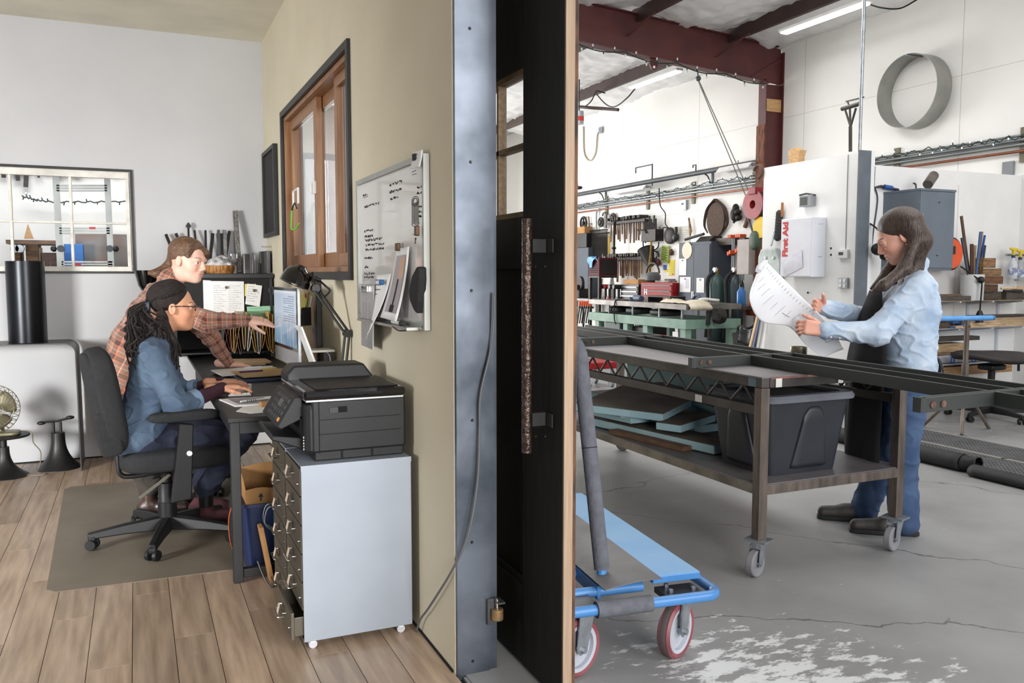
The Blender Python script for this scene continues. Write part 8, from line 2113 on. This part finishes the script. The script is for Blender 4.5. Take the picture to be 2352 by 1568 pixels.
def head(c, F, neck, s=1.0, up=(0, 0, 1), lid=0):
 """skull, face, ears and neck; the local axes are forward, left, up"""
 R = axes(F, up); c = Vector(c); Q = lambda x, y, z: c+R @ Vector((x, y, z))*s
 v = Vol([c[i]-.2 for i in range(3)], [c[i]+.2 for i in range(3)], .003); E = lambda p, r, k=.02, cut=False: v.ell(Q(*p), [q*s for q in r], k, R, cut)
 E((-.014, 0, .034), (.097, .075, .088)); E((.034, 0, -.03), (.056, .057, .084), .04); E((.034, 0, -.075), (.046, .046, .038), .03); E((.069, 0, -.099), (.018, .020, .016), .028)
 v.cap(Q(-.025, 0, -.05), neck, .052*s, .056, .03)
 for y in (-1, 1):
  E((.056, y*.036, -.032), (.027, .022, .026), .022); E((.094, y*.033, .001), (.017, .019, .011), .016, True); E((.0765, y*.032, .0085-lid*.006), (.0150, .018, .0085), .003)
  E((.0755, y*.032, -.0095), (.0150, .018, .0080), .004); E((-.006, y*.076, -.008), (.018, .007, .030), .006); E((-.004, y*.084, -.006), (.010, .006, .018), .004, True)
  E((.100, y*.012, -.037), (.010, .007, .007), .008)
 E((.080, 0, .020), (.018, .046, .010), .018); v.cap(Q(.088, 0, .012), Q(.109, 0, -.030), .0075*s, .0098*s, .016)
 E((.074, 0, -.062), (.022, .026, .022), .02); E((.0865, 0, -.0605), (.0115, .024, .0055), .007); E((.0855, 0, -.072), (.0115, .021, .0068), .007); E((.101, 0, -.0665), (.012, .027, .0016), .003, True)
 lp = np.array(Q(.094, 0, -.066)); ck = [np.array(Q(.07, y*.04, -.035)) for y in (-1, 1)]
 def tint(P):
  T_ = np.ones((len(P), 3)); q = (P-lp) @ np.array(R); m = np.clip(1.25-np.sqrt((q[:, 0]/.02)**2+(q[:, 1]/.025)**2+(q[:, 2]/.0135)**2), 0, 1)[:, None]*.9
  T_ = T_*(1-m)+m*np.array([.86, .52, .54])
  for k in ck:
   g = np.exp(-(np.linalg.norm(P-k, axis=1)/.03)**2)[:, None]*.5; T_ = T_*(1-g)+g*np.array([1, .80, .78])
  return T_
 return v, Q, R, tint
def eyes(Q, R, root, brow, s=1.0, iris=(70, 54, 40)):
 for y in (-1, 1):
  e = MB().ell(Q(.0765, y*.032, .0), .0130*s).build('eye', pm('eye_white', (232, 226, 222), None, 4, .15), root, smooth='all')
  MB().lathe([(.0075*s, .0108*s), (.005*s, .0124*s), (0, .0133*s)], Q(.0765, y*.032, -.0005), 'X', 14, R).build('iris', pm('iris_%d' % iris[0], iris, None, 4, .1), e, smooth='all')
  MB().tube([Q(.0965-.026*t**1.7, y*(.013+.040*t), .019+.007*math.sin(t*2.4)) for t in (0, .25, .5, .75, 1)], [.002*s, .0032*s, .0032*s, .0024*s, .001], 6).build('eyebrow', brow, root, smooth='all')
def hand(w, D, B, thumb, curl, s=1.0, spread=.06, tcurl=.3, h=.0028):
 """w wrist, D along the hand, B out of the back of the hand, thumb +1/-1 side, curl per finger in radians per joint"""
 D = Vector(D).normalized(); B = (Vector(B)-D*Vector(B).dot(D)).normalized(); A = D.cross(B)*thumb; w = Vector(w); v = Vol([w[i]-.21 for i in range(3)], [w[i]+.21 for i in range(3)], h)
 q = lambda a, b, c: w+(D*a+A*b+B*c)*s
 v.cap(q(-.07, 0, 0), q(.0, 0, 0), .027*s, .024*s, .01)
 for b in (-.028, -.01, .008, .026): v.cap(q(.0, b*.55, 0), q(.082, b, .003), .019*s, .0135*s, .012)
 for i, (b, L, r) in enumerate(((.029, .072, .0092), (.0095, .080, .0096), (-.010, .074, .0092), (-.029, .058, .0082))):
  p = q(.084, b, .002); a = curl[i]*.9; d0 = (D+A*(spread*(1.5-i))).normalized()
  for k, f in enumerate((.46, .30, .24)):
   d = d0*math.cos(a)-B*math.sin(a); e = p+d*(L*f*s); v.cap(p, e, (r-.0006*k)*s, (r-.0006*(k+1))*s, .004); p = e; a += curl[i]
 p = q(.018, .024, -.006); a = .62
 for k, (f, r) in enumerate(((.042, .0145), (.034, .0108), (.028, .0095))):
  d = D*math.cos(a)+A*math.sin(a)-B*(.25+tcurl*k*.5); d.normalize(); e = p+d*(f*s); v.cap(p, e, r*s, (r-.0015)*s, .006); p = e; a -= tcurl
 return v
def torso(v, lev, k=.035, g=0.0):
 """lev: (centre, lateral vector, half width, radius) from top to bottom"""
 for (c0, l0, w0, r0), (c1, l1, w1, r1) in zip(lev[:-1], lev[1:]):
  for t in (-1, -.35, .35, 1): v.cap(Vector(c0)+Vector(l0)*(w0*t), Vector(c1)+Vector(l1)*(w1*t), r0+g, r1+g, k)
def limb(v, pts, rs, k=.02, g=0.0):
 for a, b, ra, rb in zip(pts[:-1], pts[1:], rs[:-1], rs[1:]): v.cap(a, b, ra+g, rb+g, k)
def bounds(pts, m=.2): 
 a = np.array([list(p) for p in pts]); return a.min(0)-m, a.max(0)+m
M_skinA = pm('skin_olive', (214, 158, 126), (204, 146, 114), 9, .5, attr='tint', bump=.04, bscale=200)
M_skinB = pm('skin_fair', (236, 192, 172), (228, 178, 158), 9, .5, attr='tint', bump=.04, bscale=200)
M_skinC = pm('skin_rosy', (230, 176, 154), (220, 160, 140), 9, .5, attr='tint', bump=.04, bscale=200)
M_denim = pm('blue_denim', (84, 103, 124), (55, 71, 92), 7, .9, bump=.25, bscale=130, detail=6, contrast=(.3, .7))
M_denimL = pm('bleached_denim', (200, 212, 226), (150, 174, 202), 6, .9, bump=.22, bscale=130, detail=6, contrast=(.36, .72))
M_jean = pm('indigo_jeans', (76, 99, 134), (50, 72, 106), 9, .9, bump=.25, bscale=130, detail=6, contrast=(.3, .7))
M_jeanD = pm('dark_jeans', (28, 34, 54), (20, 25, 42), 9, .9, bump=.2, bscale=130)
one = lambda P: np.ones((len(P), 3))
def plaid():
 m = pm('plaid_flannel', (255, 255, 255), None, 30, .95, bump=.2, bscale=200, sheen=.2); nt = m.node_tree; N = nt.nodes; L = nt.links
 a = N.new('ShaderNodeAttribute'); a.attribute_name = 'puv'; sx = N.new('ShaderNodeSeparateXYZ'); L.new(a.outputs['Vector'], sx.inputs[0]); cs = []
 for i in (0, 1):
  d = N.new('ShaderNodeMath'); d.operation = 'MULTIPLY'; d.inputs[1].default_value = 1/.078; L.new(sx.outputs[i], d.inputs[0])
  f = N.new('ShaderNodeMath'); f.operation = 'FRACT'; L.new(d.outputs[0], f.inputs[0])
  r = N.new('ShaderNodeValToRGB'); r.color_ramp.interpolation = 'CONSTANT'; e = r.color_ramp.elements; e[0].position = 0; e[0].color = (*lin((84, 66, 60)), 1); e[1].position = .30; e[1].color = (*lin((236, 130, 96)), 1)
  for p, c in ((.36, (150, 116, 100)), (.62, (226, 190, 166)), (.66, (150, 116, 100)), (.92, (226, 120, 90)), (.97, (84, 66, 60))): q = e.new(p); q.color = (*lin(c), 1)
  L.new(f.outputs[0], r.inputs[0]); cs.append(r)
 mx = N.new('ShaderNodeMix'); mx.data_type = 'RGBA'; mx.inputs[0].default_value = .5; L.new(cs[0].outputs[0], mx.inputs[6]); L.new(cs[1].outputs[0], mx.inputs[7]); L.new(mx.outputs[2], N['Principled BSDF'].inputs['Base Color'])
 return m
def shoe(root, ank, toe, name, up_m, sole_m, h=.09, w=.046):
 a = Vector(ank); t = Vector(toe); d = (t-a); d.z = 0; L = d.length; d.normalize(); a0 = Vector((a.x, a.y, 0)); z0 = t.z
 v = Vol(*bounds([a, t], .16), .005)
 v.cap(a0-d*.03+Vector((0, 0, z0+.05)), a0+d*.10+Vector((0, 0, z0+.048)), .043, .04, .02).cap(a0+d*.08+Vector((0, 0, z0+.045)), a0+d*(L-.03)+Vector((0, 0, z0+.04)), .040, .033, .03).cap(a0+Vector((0, 0, z0+.06)), a0+Vector((0, 0, z0+h)), .043, .044, .02)
 sh = put(v, name, up_m, root)
 MB().prism([(a0+d*x+Vector((-d.y, d.x, 0))*y).to_2d()[:] for x, y in ((-.075, -.02), (-.055, -.038), (.03, -.038), (.10, -w), (L-.03, -.042), (L+.005, -.02), (L+.005, .02), (L-.03, .042), (.10, w), (.03, .038), (-.055, .038), (-.075, .02))], 'Z', z0+.001, z0+.024).build('sole', sole_m, sh, smooth=True, bevel=.005)
 return sh

# ---- seated woman in denim
A0 = T('person', 'seated person in blue denim shirt and dark glasses, dreadlocks tied back, typing', 'person', (.1, 4.66, .5))
Hc, FA = Vector((.178, 4.655, 1.212)), Vector((1, -.07, -.03)); nb = Vector((.085, 4.66, 1.03))
v, Q, R, tint = head(Hc, FA, nb)
shR, shL = Vector((.075, 4.485, .975)), Vector((.085, 4.835, .975)); elR, elL = Vector((.165, 4.425, .725)), Vector((.20, 4.90, .73)); wrR, wrL = Vector((.395, 4.575, .790)), Vector((.405, 4.79, .795))
hR = hand(wrR, (1, .12, -.02), (-.1, 0, 1), 1, (.22, .25, .28, .3), .95); hL = hand(wrL, (1, -.12, -.02), (-.1, 0, 1), -1, (.24, .25, .28, .3), .95)
LA = (0, 1, 0); lev = [((.075, 4.66, .985), LA, .10, .075), ((.075, 4.66, .88), LA, .085, .098), ((.045, 4.66, .74), LA, .075, .095), ((.015, 4.66, .60), LA, .09, .105)]
bv = Vol(*bounds([shR, shL, elR, elL, (0, 4.6, .5), nb], .16), .009); torso(bv, lev, g=-.012); limb(bv, (shR, elR, wrR), (.045, .036, .026)); limb(bv, (shL, elL, wrL), (.045, .036, .026))
bo = put(v, 'body', M_skinA, A0, tint=tint, extra=(hR, hL, bv)); eyes(Q, R, A0, pm('brow_black', (30, 22, 20)))
cv = Vol(*bounds([shR, shL, elR, elL, (0, 4.6, .5), nb], .18), .006); torso(cv, lev, g=.008); cuff = [e+(w-e)*.38 for e, w in ((elR, wrR), (elL, wrL))]
limb(cv, (shR, elR, cuff[0]), (.066, .058, .050), .035); limb(cv, (shL, elL, cuff[1]), (.066, .058, .050), .035); cv.cap((.1, 4.59, 1.02), (.1, 4.73, 1.02), .048, .048, .03); cv.ell((.075, 4.66, 1.06), (.05, .06, .05), .02, None, True)
cv.cap((-.03, 4.56, .575), (-.03, 4.76, .575), .115, .115, .05)
so_ = put(cv, 'denim_shirt', M_denim, A0, .0045)
for e, w in ((elR, wrR), (elL, wrL)): MB().tube([e+(w-e)*.30, e+(w-e)*.44], .055, 16).build('rolled_cuff', pm('denim_inside', (126, 150, 178), None, 12, .9), so_, smooth=True)
for e, w in ((elR, wrR), (elL, wrL)):
 put(Vol(*bounds([e, w], .08), .005).cap(e+(w-e)*.3, w, .042, .031, .01), 'undershirt_sleeve', pm('burgundy_knit', (66, 34, 48), (54, 28, 40), 20, .95, bump=.2, bscale=200), A0, .002)
MB().cyl((.13, 4.66, .99), (.155, 4.66, 1.03), .058, .054, 18).build('undershirt', M_blackmatte, A0, smooth=True)
for k in range(3): MB().ell((.178-.03*k, 4.60, .90-.09*k), (.007, .005, .007), 8, 6).build('button', M_whitep, so_, smooth=True)
kn = [Vector((.50, 4.56, .565)), Vector((.50, 4.78, .565))]; an = [Vector((.315, 4.80, .10)), Vector((.305, 5.03, .10))]; hp = [Vector((.02, 4.57, .54)), Vector((.02, 4.75, .54))]
jv = Vol(*bounds(kn+an+hp, .18), .008); jv.cap(hp[0], hp[1], .115, .115, .04)
for h, k, a in zip(hp, kn, an): limb(jv, (h, k, a+Vector((0, 0, .11))), (.094, .072, .052), .03)
put(jv, 'jeans', M_jeanD, A0, .006)
for a in an:
 bo2 = MB().cyl(a+Vector((0, 0, -.03)), a+Vector((0, 0, .10)), .034, .042, 14).build('ankle', M_skinA, A0, smooth=True); shoe(A0, a, a+Vector((.20, -.02, -.098)), 'sneaker', pm('maroon_sneaker', (78, 38, 44), (62, 30, 36), 30, .9), pm('cream_sole', (214, 200, 176)))
hv = Vol([Hc[i]-.2 for i in range(3)], [Hc[i]+.2 for i in range(3)], .005); hv.ell(Q(-.024, 0, .044), (.100, .083, .090), .02, R); hv.ell(Q(.085, 0, -.03), (.065, .11, .085), .01, R, True)
M_loc = pm('black_brown_locs', (40, 30, 27), (22, 17, 16), 60, .85, bump=.4, bscale=200)
hr_ = put(hv, 'hair', M_loc, A0); tie = Q(-.125, -.012, .0); rd = random.Random(4); lk_ = MB()
for i in range(190):
 a = rd.uniform(-1.95, 1.95); b = rd.uniform(0, 1); el = .74-.40*abs(a)+b*.22; d0 = Vector((math.cos(a)*math.cos(el), math.sin(a)*math.cos(el), math.sin(el))); d1 = Vector((-.95, -.1+rd.uniform(-.2, .2), -.25+rd.uniform(-.2, .2)))
 sc_p = [Q(-.024+.100*d.x, .085*d.y, .044+.092*d.z) for d in ((d0.lerp(d1, t)+Vector((0, 0, .12*math.sin(t*PI)))).normalized()*(1.02+.03*b) for t in (0, .2, .4, .6, .78))]; t0 = tie+R @ Vector((0, rd.uniform(-.035, .035), rd.uniform(-.035, .035)))
 dx, dy, L = rd.uniform(-.10, .05), rd.uniform(-.12, .09), rd.uniform(.10, .30)
 P_ = sc_p+[t0, t0+Vector((dx*.6-.03, dy*.5, -L*.3)), t0+Vector((dx+.01+rd.uniform(-.02, .02), dy+rd.uniform(-.02, .02), -L*.7)), t0+Vector((dx+rd.uniform(-.03, .03), dy, -L*.86)), t0+Vector((dx+rd.uniform(-.01, .04), dy, -L))]
 lk_.tube(bez(P_, 40), .0046, 5)
for i in range(44):
 P_ = [Q(-.055, -.07+rd.uniform(-.02, .02), .0), Q(-.055+rd.uniform(-.02, .03), -.078, -.07), Vector((.13+rd.uniform(-.04, .06), 4.56+rd.uniform(-.03, .05), 1.03)), Vector((.15+rd.uniform(-.04, .05), 4.54+rd.uniform(-.03, .04), .93+rd.uniform(-.03, .05)))]
 lk_.tube(bez(P_, 18), .0046, 5)
lk_.build('locs', M_loc, hr_, smooth='all', kind='stuff')
MB().lathe([(.036, -.013), (.043, -.009), (.043, .009), (.036, .013)], tie, 'X', 18, R).build('hair_tie', pm('slate_band', (70, 80, 92)), hr_, smooth=True)
gl_ = MB()
for y in (-1, 1):
 gl_.tube([Q(.104, y*.032+.024*math.cos(t), .0+.016*math.sin(t)) for t in [2*PI*i/18 for i in range(18)]], .0024, 5, closed=True); gl_.tube([Q(.103, y*.056, .006), Q(.05, y*.074, .008), Q(-.012, y*.084, .006)], .0028, 5)
gl_.tube([Q(.104, -.008, .004), Q(.108, 0, .006), Q(.104, .008, .004)], .002, 5)
gl_.build('glasses', M_gloss, A0, smooth='all')

# ---- woman in plaid leaning on the desk
B0 = T('person', 'standing person in orange-brown plaid shirt leaning over and pointing at the monitor', 'person', (.05, 5.25, 0))
Hc, FB = Vector((.285, 5.27, 1.462)), Vector((.78, -.62, -.17)); nb = Vector((.165, 5.30, 1.30)); v, Q, R, tint = head(Hc, FB, nb, 1.04)
shR, shL = Vector((.13, 5.13, 1.225)), Vector((.18, 5.47, 1.235)); elR, elL = Vector((.36, 5.06, 1.115)), Vector((.43, 5.62, .985)); wrR, wrL = Vector((.575, 5.02, 1.118)), Vector((.545, 5.74, .795))
hR = hand(wrR, (1, -.12, -.12), (.15, -.45, .9), 1, (.05, .12, .2, .28), 1.0, .12); hL = hand(wrL, (1, .1, -.16), (.05, 0, 1), -1, (.1, .1, .1, .12), 1.0, .1)
LB = Vector((-.15, 1, .03)).normalized(); lev = [((.135, 5.30, 1.245), LB, .105, .075), ((.08, 5.30, 1.13), LB, .09, .10), ((-.02, 5.30, .98), LB, .085, .095), ((-.06, 5.30, .84), LB, .09, .110)]
bv = Vol(*bounds([shR, shL, elR, elL, wrL, (-.1, 5.3, .8), nb], .16), .009); torso(bv, lev, g=-.012); limb(bv, (shR, elR, wrR), (.045, .036, .026)); limb(bv, (shL, elL, wrL), (.045, .036, .026))
put(v, 'body', M_skinB, B0, tint=tint, extra=(hR, hL, bv)); eyes(Q, R, B0, pm('brow_brown', (112, 80, 62)), 1.04, (92, 104, 110))
cv = Vol(*bounds([shR, shL, elR, elL, wrL, wrR, (-.1, 5.3, .7), nb], .18), .006); torso(cv, lev, g=.012)
limb(cv, (shR, elR, wrR-(wrR-elR)*.04), (.064, .056, .040), .035); limb(cv, (shL, elL, wrL-(wrL-elL)*.08), (.064, .056, .040), .035); cv.cap(nb+Vector((-.01, -.015, -.03)), nb+(Hc-nb)*.30+Vector((-.015, 0, 0)), .075, .066, .02); cv.ell(nb+(Hc-nb)*.50+Vector((.035, -.02, 0)), (.070, .060, .050), .008, None, True)
cv.cap((-.075, 5.2, .80), (-.075, 5.4, .80), .112, .112, .05)
put(cv, 'plaid_shirt', plaid(), B0, .005, bones=[(lev[0][0], lev[1][0]), (lev[1][0], lev[3][0]), (shR, elR), (elR, wrR), (shL, elL), (elL, wrL)])
MB().cyl(nb+Vector((.02, -.01, -.03)), nb+Vector((.035, -.012, .012)), .058, .055, 18).build('undershirt', M_blackmatte, B0, smooth=True)
tv = Vol(*bounds([(-.06, 5.2, .8), (.05, 5.3, .1)], .2), .008); tv.cap((-.06, 5.21, .80), (-.06, 5.37, .80), .112, .112, .04); an = [Vector((.035, 5.18, .13)), Vector((.115, 5.34, .13))]
for h, a in zip(((-.06, 5.21, .80), (-.06, 5.39, .80)), an): limb(tv, (h, Vector((.03, a.y, .48)), a+Vector((0, 0, .05))), (.10, .078, .072), .03)
put(tv, 'trousers', pm('grey_brown_canvas', (70, 64, 58), (54, 49, 45), 8, .95, bump=.2, bscale=90), B0, .008, 12)
M_boot = pm('oiled_brown_boot', (72, 52, 44), (46, 34, 30), 8, .35, bump=.15, bscale=40)
for a in an:
 bt2 = shoe(B0, a, Vector((a.x+.21, a.y-.06, 0)), 'boot', M_boot, M_black, .17, .05); lc = MB(); d = Vector((.96, -.27, 0)); n_ = Vector((.27, .96, 0))
 for k in range(6):
  q = Vector((a.x, a.y, .065))+d*(.125-.022*k)+Vector((0, 0, .012+.021*k)); lc.tube([q-n_*.025, q+d*.012, q+n_*.025], .0035, 5)
 lc.build('lace', M_black, bt2)
hv = Vol([Hc[i]-.22 for i in range(3)], [Hc[i]+.2 for i in range(3)], .0045); hv.ell(Q(-.022, 0, .046), (.104, .084, .090), .02, R); hv.ell(Q(.115, -.01, -.035), (.085, .085, .088), .012, R, True); hv.ell(Q(.055, -.075, -.075), (.08, .05, .080), .012, R, True); hv.ell(Q(.055, .075, -.085), (.08, .05, .080), .012, R, True)
hv.cap(Q(.045, .0, .100), Q(.078, .045, .055), .020, .016, .02).cap(Q(.078, .045, .055), Q(.066, .070, .0), .016, .009, .02).cap(Q(.03, -.05, .088), Q(.048, -.072, .03), .022, .012, .02)
tie = Q(-.115, -.01, -.045); limb(hv, (Q(-.09, 0, -.01), tie, tie+Vector((-.06, -.02, -.05)), tie+Vector((-.12, -.03, -.045))), (.045, .022, .026, .010))
def hairmat(name, a, b, c): return pm(name, a, b, 9, .42, bump=.5, bscale=9, stretch=c, contrast=(.36, .64), detail=4)
ho_ = put(hv, 'hair', hairmat('brown_hair', (122, 90, 64), (72, 50, 36), (1.2, 24, 20)), B0)
MB().lathe([(.02, -.009), (.027, 0), (.02, .009)], tie, 'X', 14, R).build('hair_tie', pm('pale_band', (206, 190, 170)), ho_, smooth=True)

# ---- woman with the drawings in the workshop
def pd(px, py, dep=4.53): return Vector((0, 0, CAMH))+Vector(_fw*FPX+_rt*(px-CXP)-_up*(py-CYP))*(dep/FPX)
C0 = T('person', 'standing person in pale denim shirt and black apron reading large drawings', 'person', (3.66, 3.33, 0))
fwd = Vector((-.80, .60, 0)); LC = Vector((-.60, -.80, 0)); Hc = pd(2066, 543, 4.50); FC = Vector((-.70, .60, -.46)); nb = pd(2098, 622, 4.53); v, Q, R, tint = head(Hc, FC, nb, 1.12, lid=1)
shL, shR = pd(2106, 664, 4.36), pd(2080, 664, 4.72); elL, elR = pd(2016, 764, 4.28), pd(2000, 735, 4.72); wrL, wrR = pd(1893, 758, 4.30), pd(1890, 706, 4.52)
hL = hand(wrL, pd(1835, 748, 4.33)-wrL, pd(1870, 700, 4.0)-pd(1870, 760, 4.3), 1, (.55, .6, .65, .7), 1.05, .03, .1); hR = hand(wrR, pd(1846, 694, 4.42)-wrR, pd(1870, 690, 4.8)-pd(1870, 706, 4.5), -1, (.45, .5, .55, .6), 1.0, .03, .1)
lev = [(pd(2096, 660, 4.54), LC, .105, .085), (pd(2086, 710, 4.52), LC, .09, .122), (pd(2080, 775, 4.52), LC, .085, .118), (pd(2082, 830, 4.52), LC, .09, .120)]
bv = Vol(*bounds([shR, shL, elR, elL, wrL, lev[3][0], nb], .18), .009); torso(bv, lev, g=-.012); limb(bv, (shR, elR, wrR), (.048, .038, .028)); limb(bv, (shL, elL, wrL), (.048, .038, .028))
put(v, 'body', M_skinC, C0, tint=tint, extra=(hR, hL, bv)); eyes(Q, R, C0, pm('brow_dark', (72, 54, 46)), 1.12, (60, 64, 60))
cv = Vol(*bounds([shR, shL, elR, elL, wrL, wrR, lev[3][0], nb], .2), .006); torso(cv, lev, g=.010)
limb(cv, (shR, elR, wrR-(wrR-elR)*.03), (.072, .060, .045), .035); limb(cv, (shL, elL, wrL-(wrL-elL)*.03), (.074, .064, .045), .035); cv.cap(pd(2112, 606, 4.46), pd(2112, 606, 4.62), .045, .045, .02); cv.ell(nb+Vector((-.03, .03, .05)), (.06, .06, .05), .01, None, True)
put(cv, 'denim_shirt', M_denimL, C0, .0048)
for k in range(3): MB().ell(pd(1908+20*k, 774+2*k, 4.268), .006, 8, 6).build('button', M_whitep, C0, smooth=True)
hpL, hpR = pd(2088, 872, 4.44), pd(2080, 866, 4.62); anL, anR = Vector((3.69, 3.145, .13)), Vector((3.70, 3.42, .13)); jv = Vol(*bounds([hpL, hpR, anL, anR], .2), .008); jv.cap(hpL, hpR, .125, .125, .04)
for h, k, a in ((hpL, pd(2068, 1045, 4.42), anL), (hpR, pd(2035, 1035, 4.68), anR)): limb(jv, (h, k, a+Vector((0, 0, -.06))), (.112, .084, .074), .03)
put(jv, 'jeans', M_jean, C0, .0042, 9)
M_shoe = pm('charcoal_leather_boot', (66, 62, 60), (50, 47, 46), 12, .6, bump=.1, bscale=60)
shoe(C0, anL, Vector((3.47, 3.30, 0)), 'boot', M_shoe, M_stone, .13, .05); shoe(C0, anR, Vector((3.50, 3.565, 0)), 'boot', M_shoe, M_stone, .13, .05)
def apron(u, v):
 k = min(v*1.25, 1); top = pd(2066, 668, 4.53)+fwd*.02; bot = pd(2040, 1052, 4.50); c = top.lerp(bot, v)
 w = (.10+.16*min(1, v*2.6))*(1 if v < .75 else 1); f_ = .125+.095*math.sin(min(v*2, 1)*PI/2)-.02*max(0, v-.6)
 return c+LC*((u-.5)*2*w)+fwd*(f_-.13*abs((u-.5)*2)**2.2*min(1, .3+v*2)+.012*math.sin(u*17+v*4)*v)
ap_ = MB().sheet(apron, 24, 28, .005).build('apron', pm('black_apron_cloth', (26, 26, 29), (20, 20, 23), 9, .95, bump=.15, bscale=120), C0, smooth='all')
for s_ in (-1, 1): MB().tube(bez([apron(.5+s_*.45, 0.0), pd(2090, 640, 4.53+.06*-s_)+fwd*.03, pd(2112, 612, 4.53+.05*-s_)], 10), .012, 6, flat=.3).build('strap', M_blackmatte, ap_)
MB().tube(bez([pd(2142, 822, 4.5), pd(2152, 828, 4.46), pd(2152, 862, 4.46), pd(2146, 880, 4.46)], 14), .022, 8, flat=.4).tube(bez([pd(2146, 815, 4.47), pd(2160, 832, 4.44), pd(2168, 862, 4.44)], 14), .010, 6, flat=.4).build('apron_tie', M_blackmatte, ap_, smooth=True)
hv = Vol([Hc[i]-.30 for i in range(3)], [Hc[i]+.25 for i in range(3)], .005); hv.ell(Q(-.024, 0, .044), (.116, .096, .102), .02, R); hv.ell(Q(.118, 0, -.045), (.100, .13, .102), .012, R, True); hv.ell(Q(.022, .105, -.012), (.056, .045, .052), .012, R, True)
bk2 = Q(-.10, .0, -.02)
for y in (.07, .03, -.03, -.07): limb(hv, (Q(-.055, y*.8, .03), Q(-.070, y, -.06), pd(2094, 618, 4.50)+LC*y*.9, pd(2066, 655, 4.46)+LC*y*1.0), (.064, .043, .034, .012), .04)
limb(hv, (Q(-.03, .09, -.05), pd(2078, 615, 4.36), pd(2030, 655, 4.34), pd(2006, 668, 4.36)), (.028, .03, .026, .010), .03); limb(hv, (Q(.0, -.085, -.05), pd(2040, 625, 4.60), pd(2002, 662, 4.56)), (.028, .03, .010), .03)
put(hv, 'hair', hairmat('dark_streaked_hair', (40, 32, 30), (84, 66, 54), (20, 20, .7)), C0)
MB().tube([Q(.0, .0865, -.04), Q(.0, .0885, -.062)], .0035, 6).build('earring', M_chrome, C0, smooth=True)
# the drawings she holds
Rr = bez([pd(1758, 598, 4.34), pd(1800, 640, 4.36), pd(1850, 690, 4.40), pd(1905, 745, 4.44), pd(1938, 802, 4.46)], 32)
Ll = bez([pd(1738, 628, 4.16), pd(1722, 686, 4.02), pd(1750, 738, 4.22), pd(1812, 750, 4.44), pd(1850, 790, 4.46), pd(1892, 822, 4.44)], 35)
def sheetp(u, v):
 def pick(P, t): x = t*(len(P)-1); i = min(int(x), len(P)-2); return P[i].lerp(P[i+1], x-i)
 a, b = pick(Rr, v), pick(Ll, v); return a.lerp(b, u)+Vector((.30, .40, 0))*(math.sin(u*PI)*.10*(1-.6*v))+Vector((0, 0, -.02*math.sin(u*PI)*(1-v)))
dw = T('drawing_sheet', 'large curled white drawing sheet held by the person in the apron', 'paper', pd(1800, 740, 4.3))
MB().sheet(sheetp, 20, 36, .0016).build('sheet', pm('drafting_paper', (222, 223, 226), (216, 218, 222), 5, .7), dw, smooth='all')
ln = MB(); off = Vector((-.30, -.40, .05)).normalized()*.004
for k in range(18):
 v0 = .06+.033*k; ln.tube([Vector(sheetp(.10+.0*k, v0))+off, Vector(sheetp(.16, v0))+off], .0012, 3)
 if k % 2: ln.tube([Vector(sheetp(.35+.02*(k % 5), v0))+off, Vector(sheetp(.62+.03*(k % 4), v0+.004))+off], .0008, 3)
for a, b in (((.12, .72), (.12, .88)), ((.12, .72), (.40, .72)), ((.40, .72), (.40, .88)), ((.12, .88), (.40, .88)), ((.55, .45), (.60, .52))): ln.tube([Vector(sheetp(*a))+off, Vector(sheetp((a[0]+b[0])/2, (a[1]+b[1])/2))+off, Vector(sheetp(*b))+off], .0016, 3)
ln.build('drawing_lines', kind='stuff', parent=dw, m=pm('drawing_grey', (168, 172, 182)))
rl = MB().tube(bez([pd(1757, 600, 4.33), pd(1745, 612, 4.24), pd(1742, 622, 4.18)], 8), .016, 10, flat=.6).build('curled_corner', MATS['drafting_paper'], dw, smooth=True)
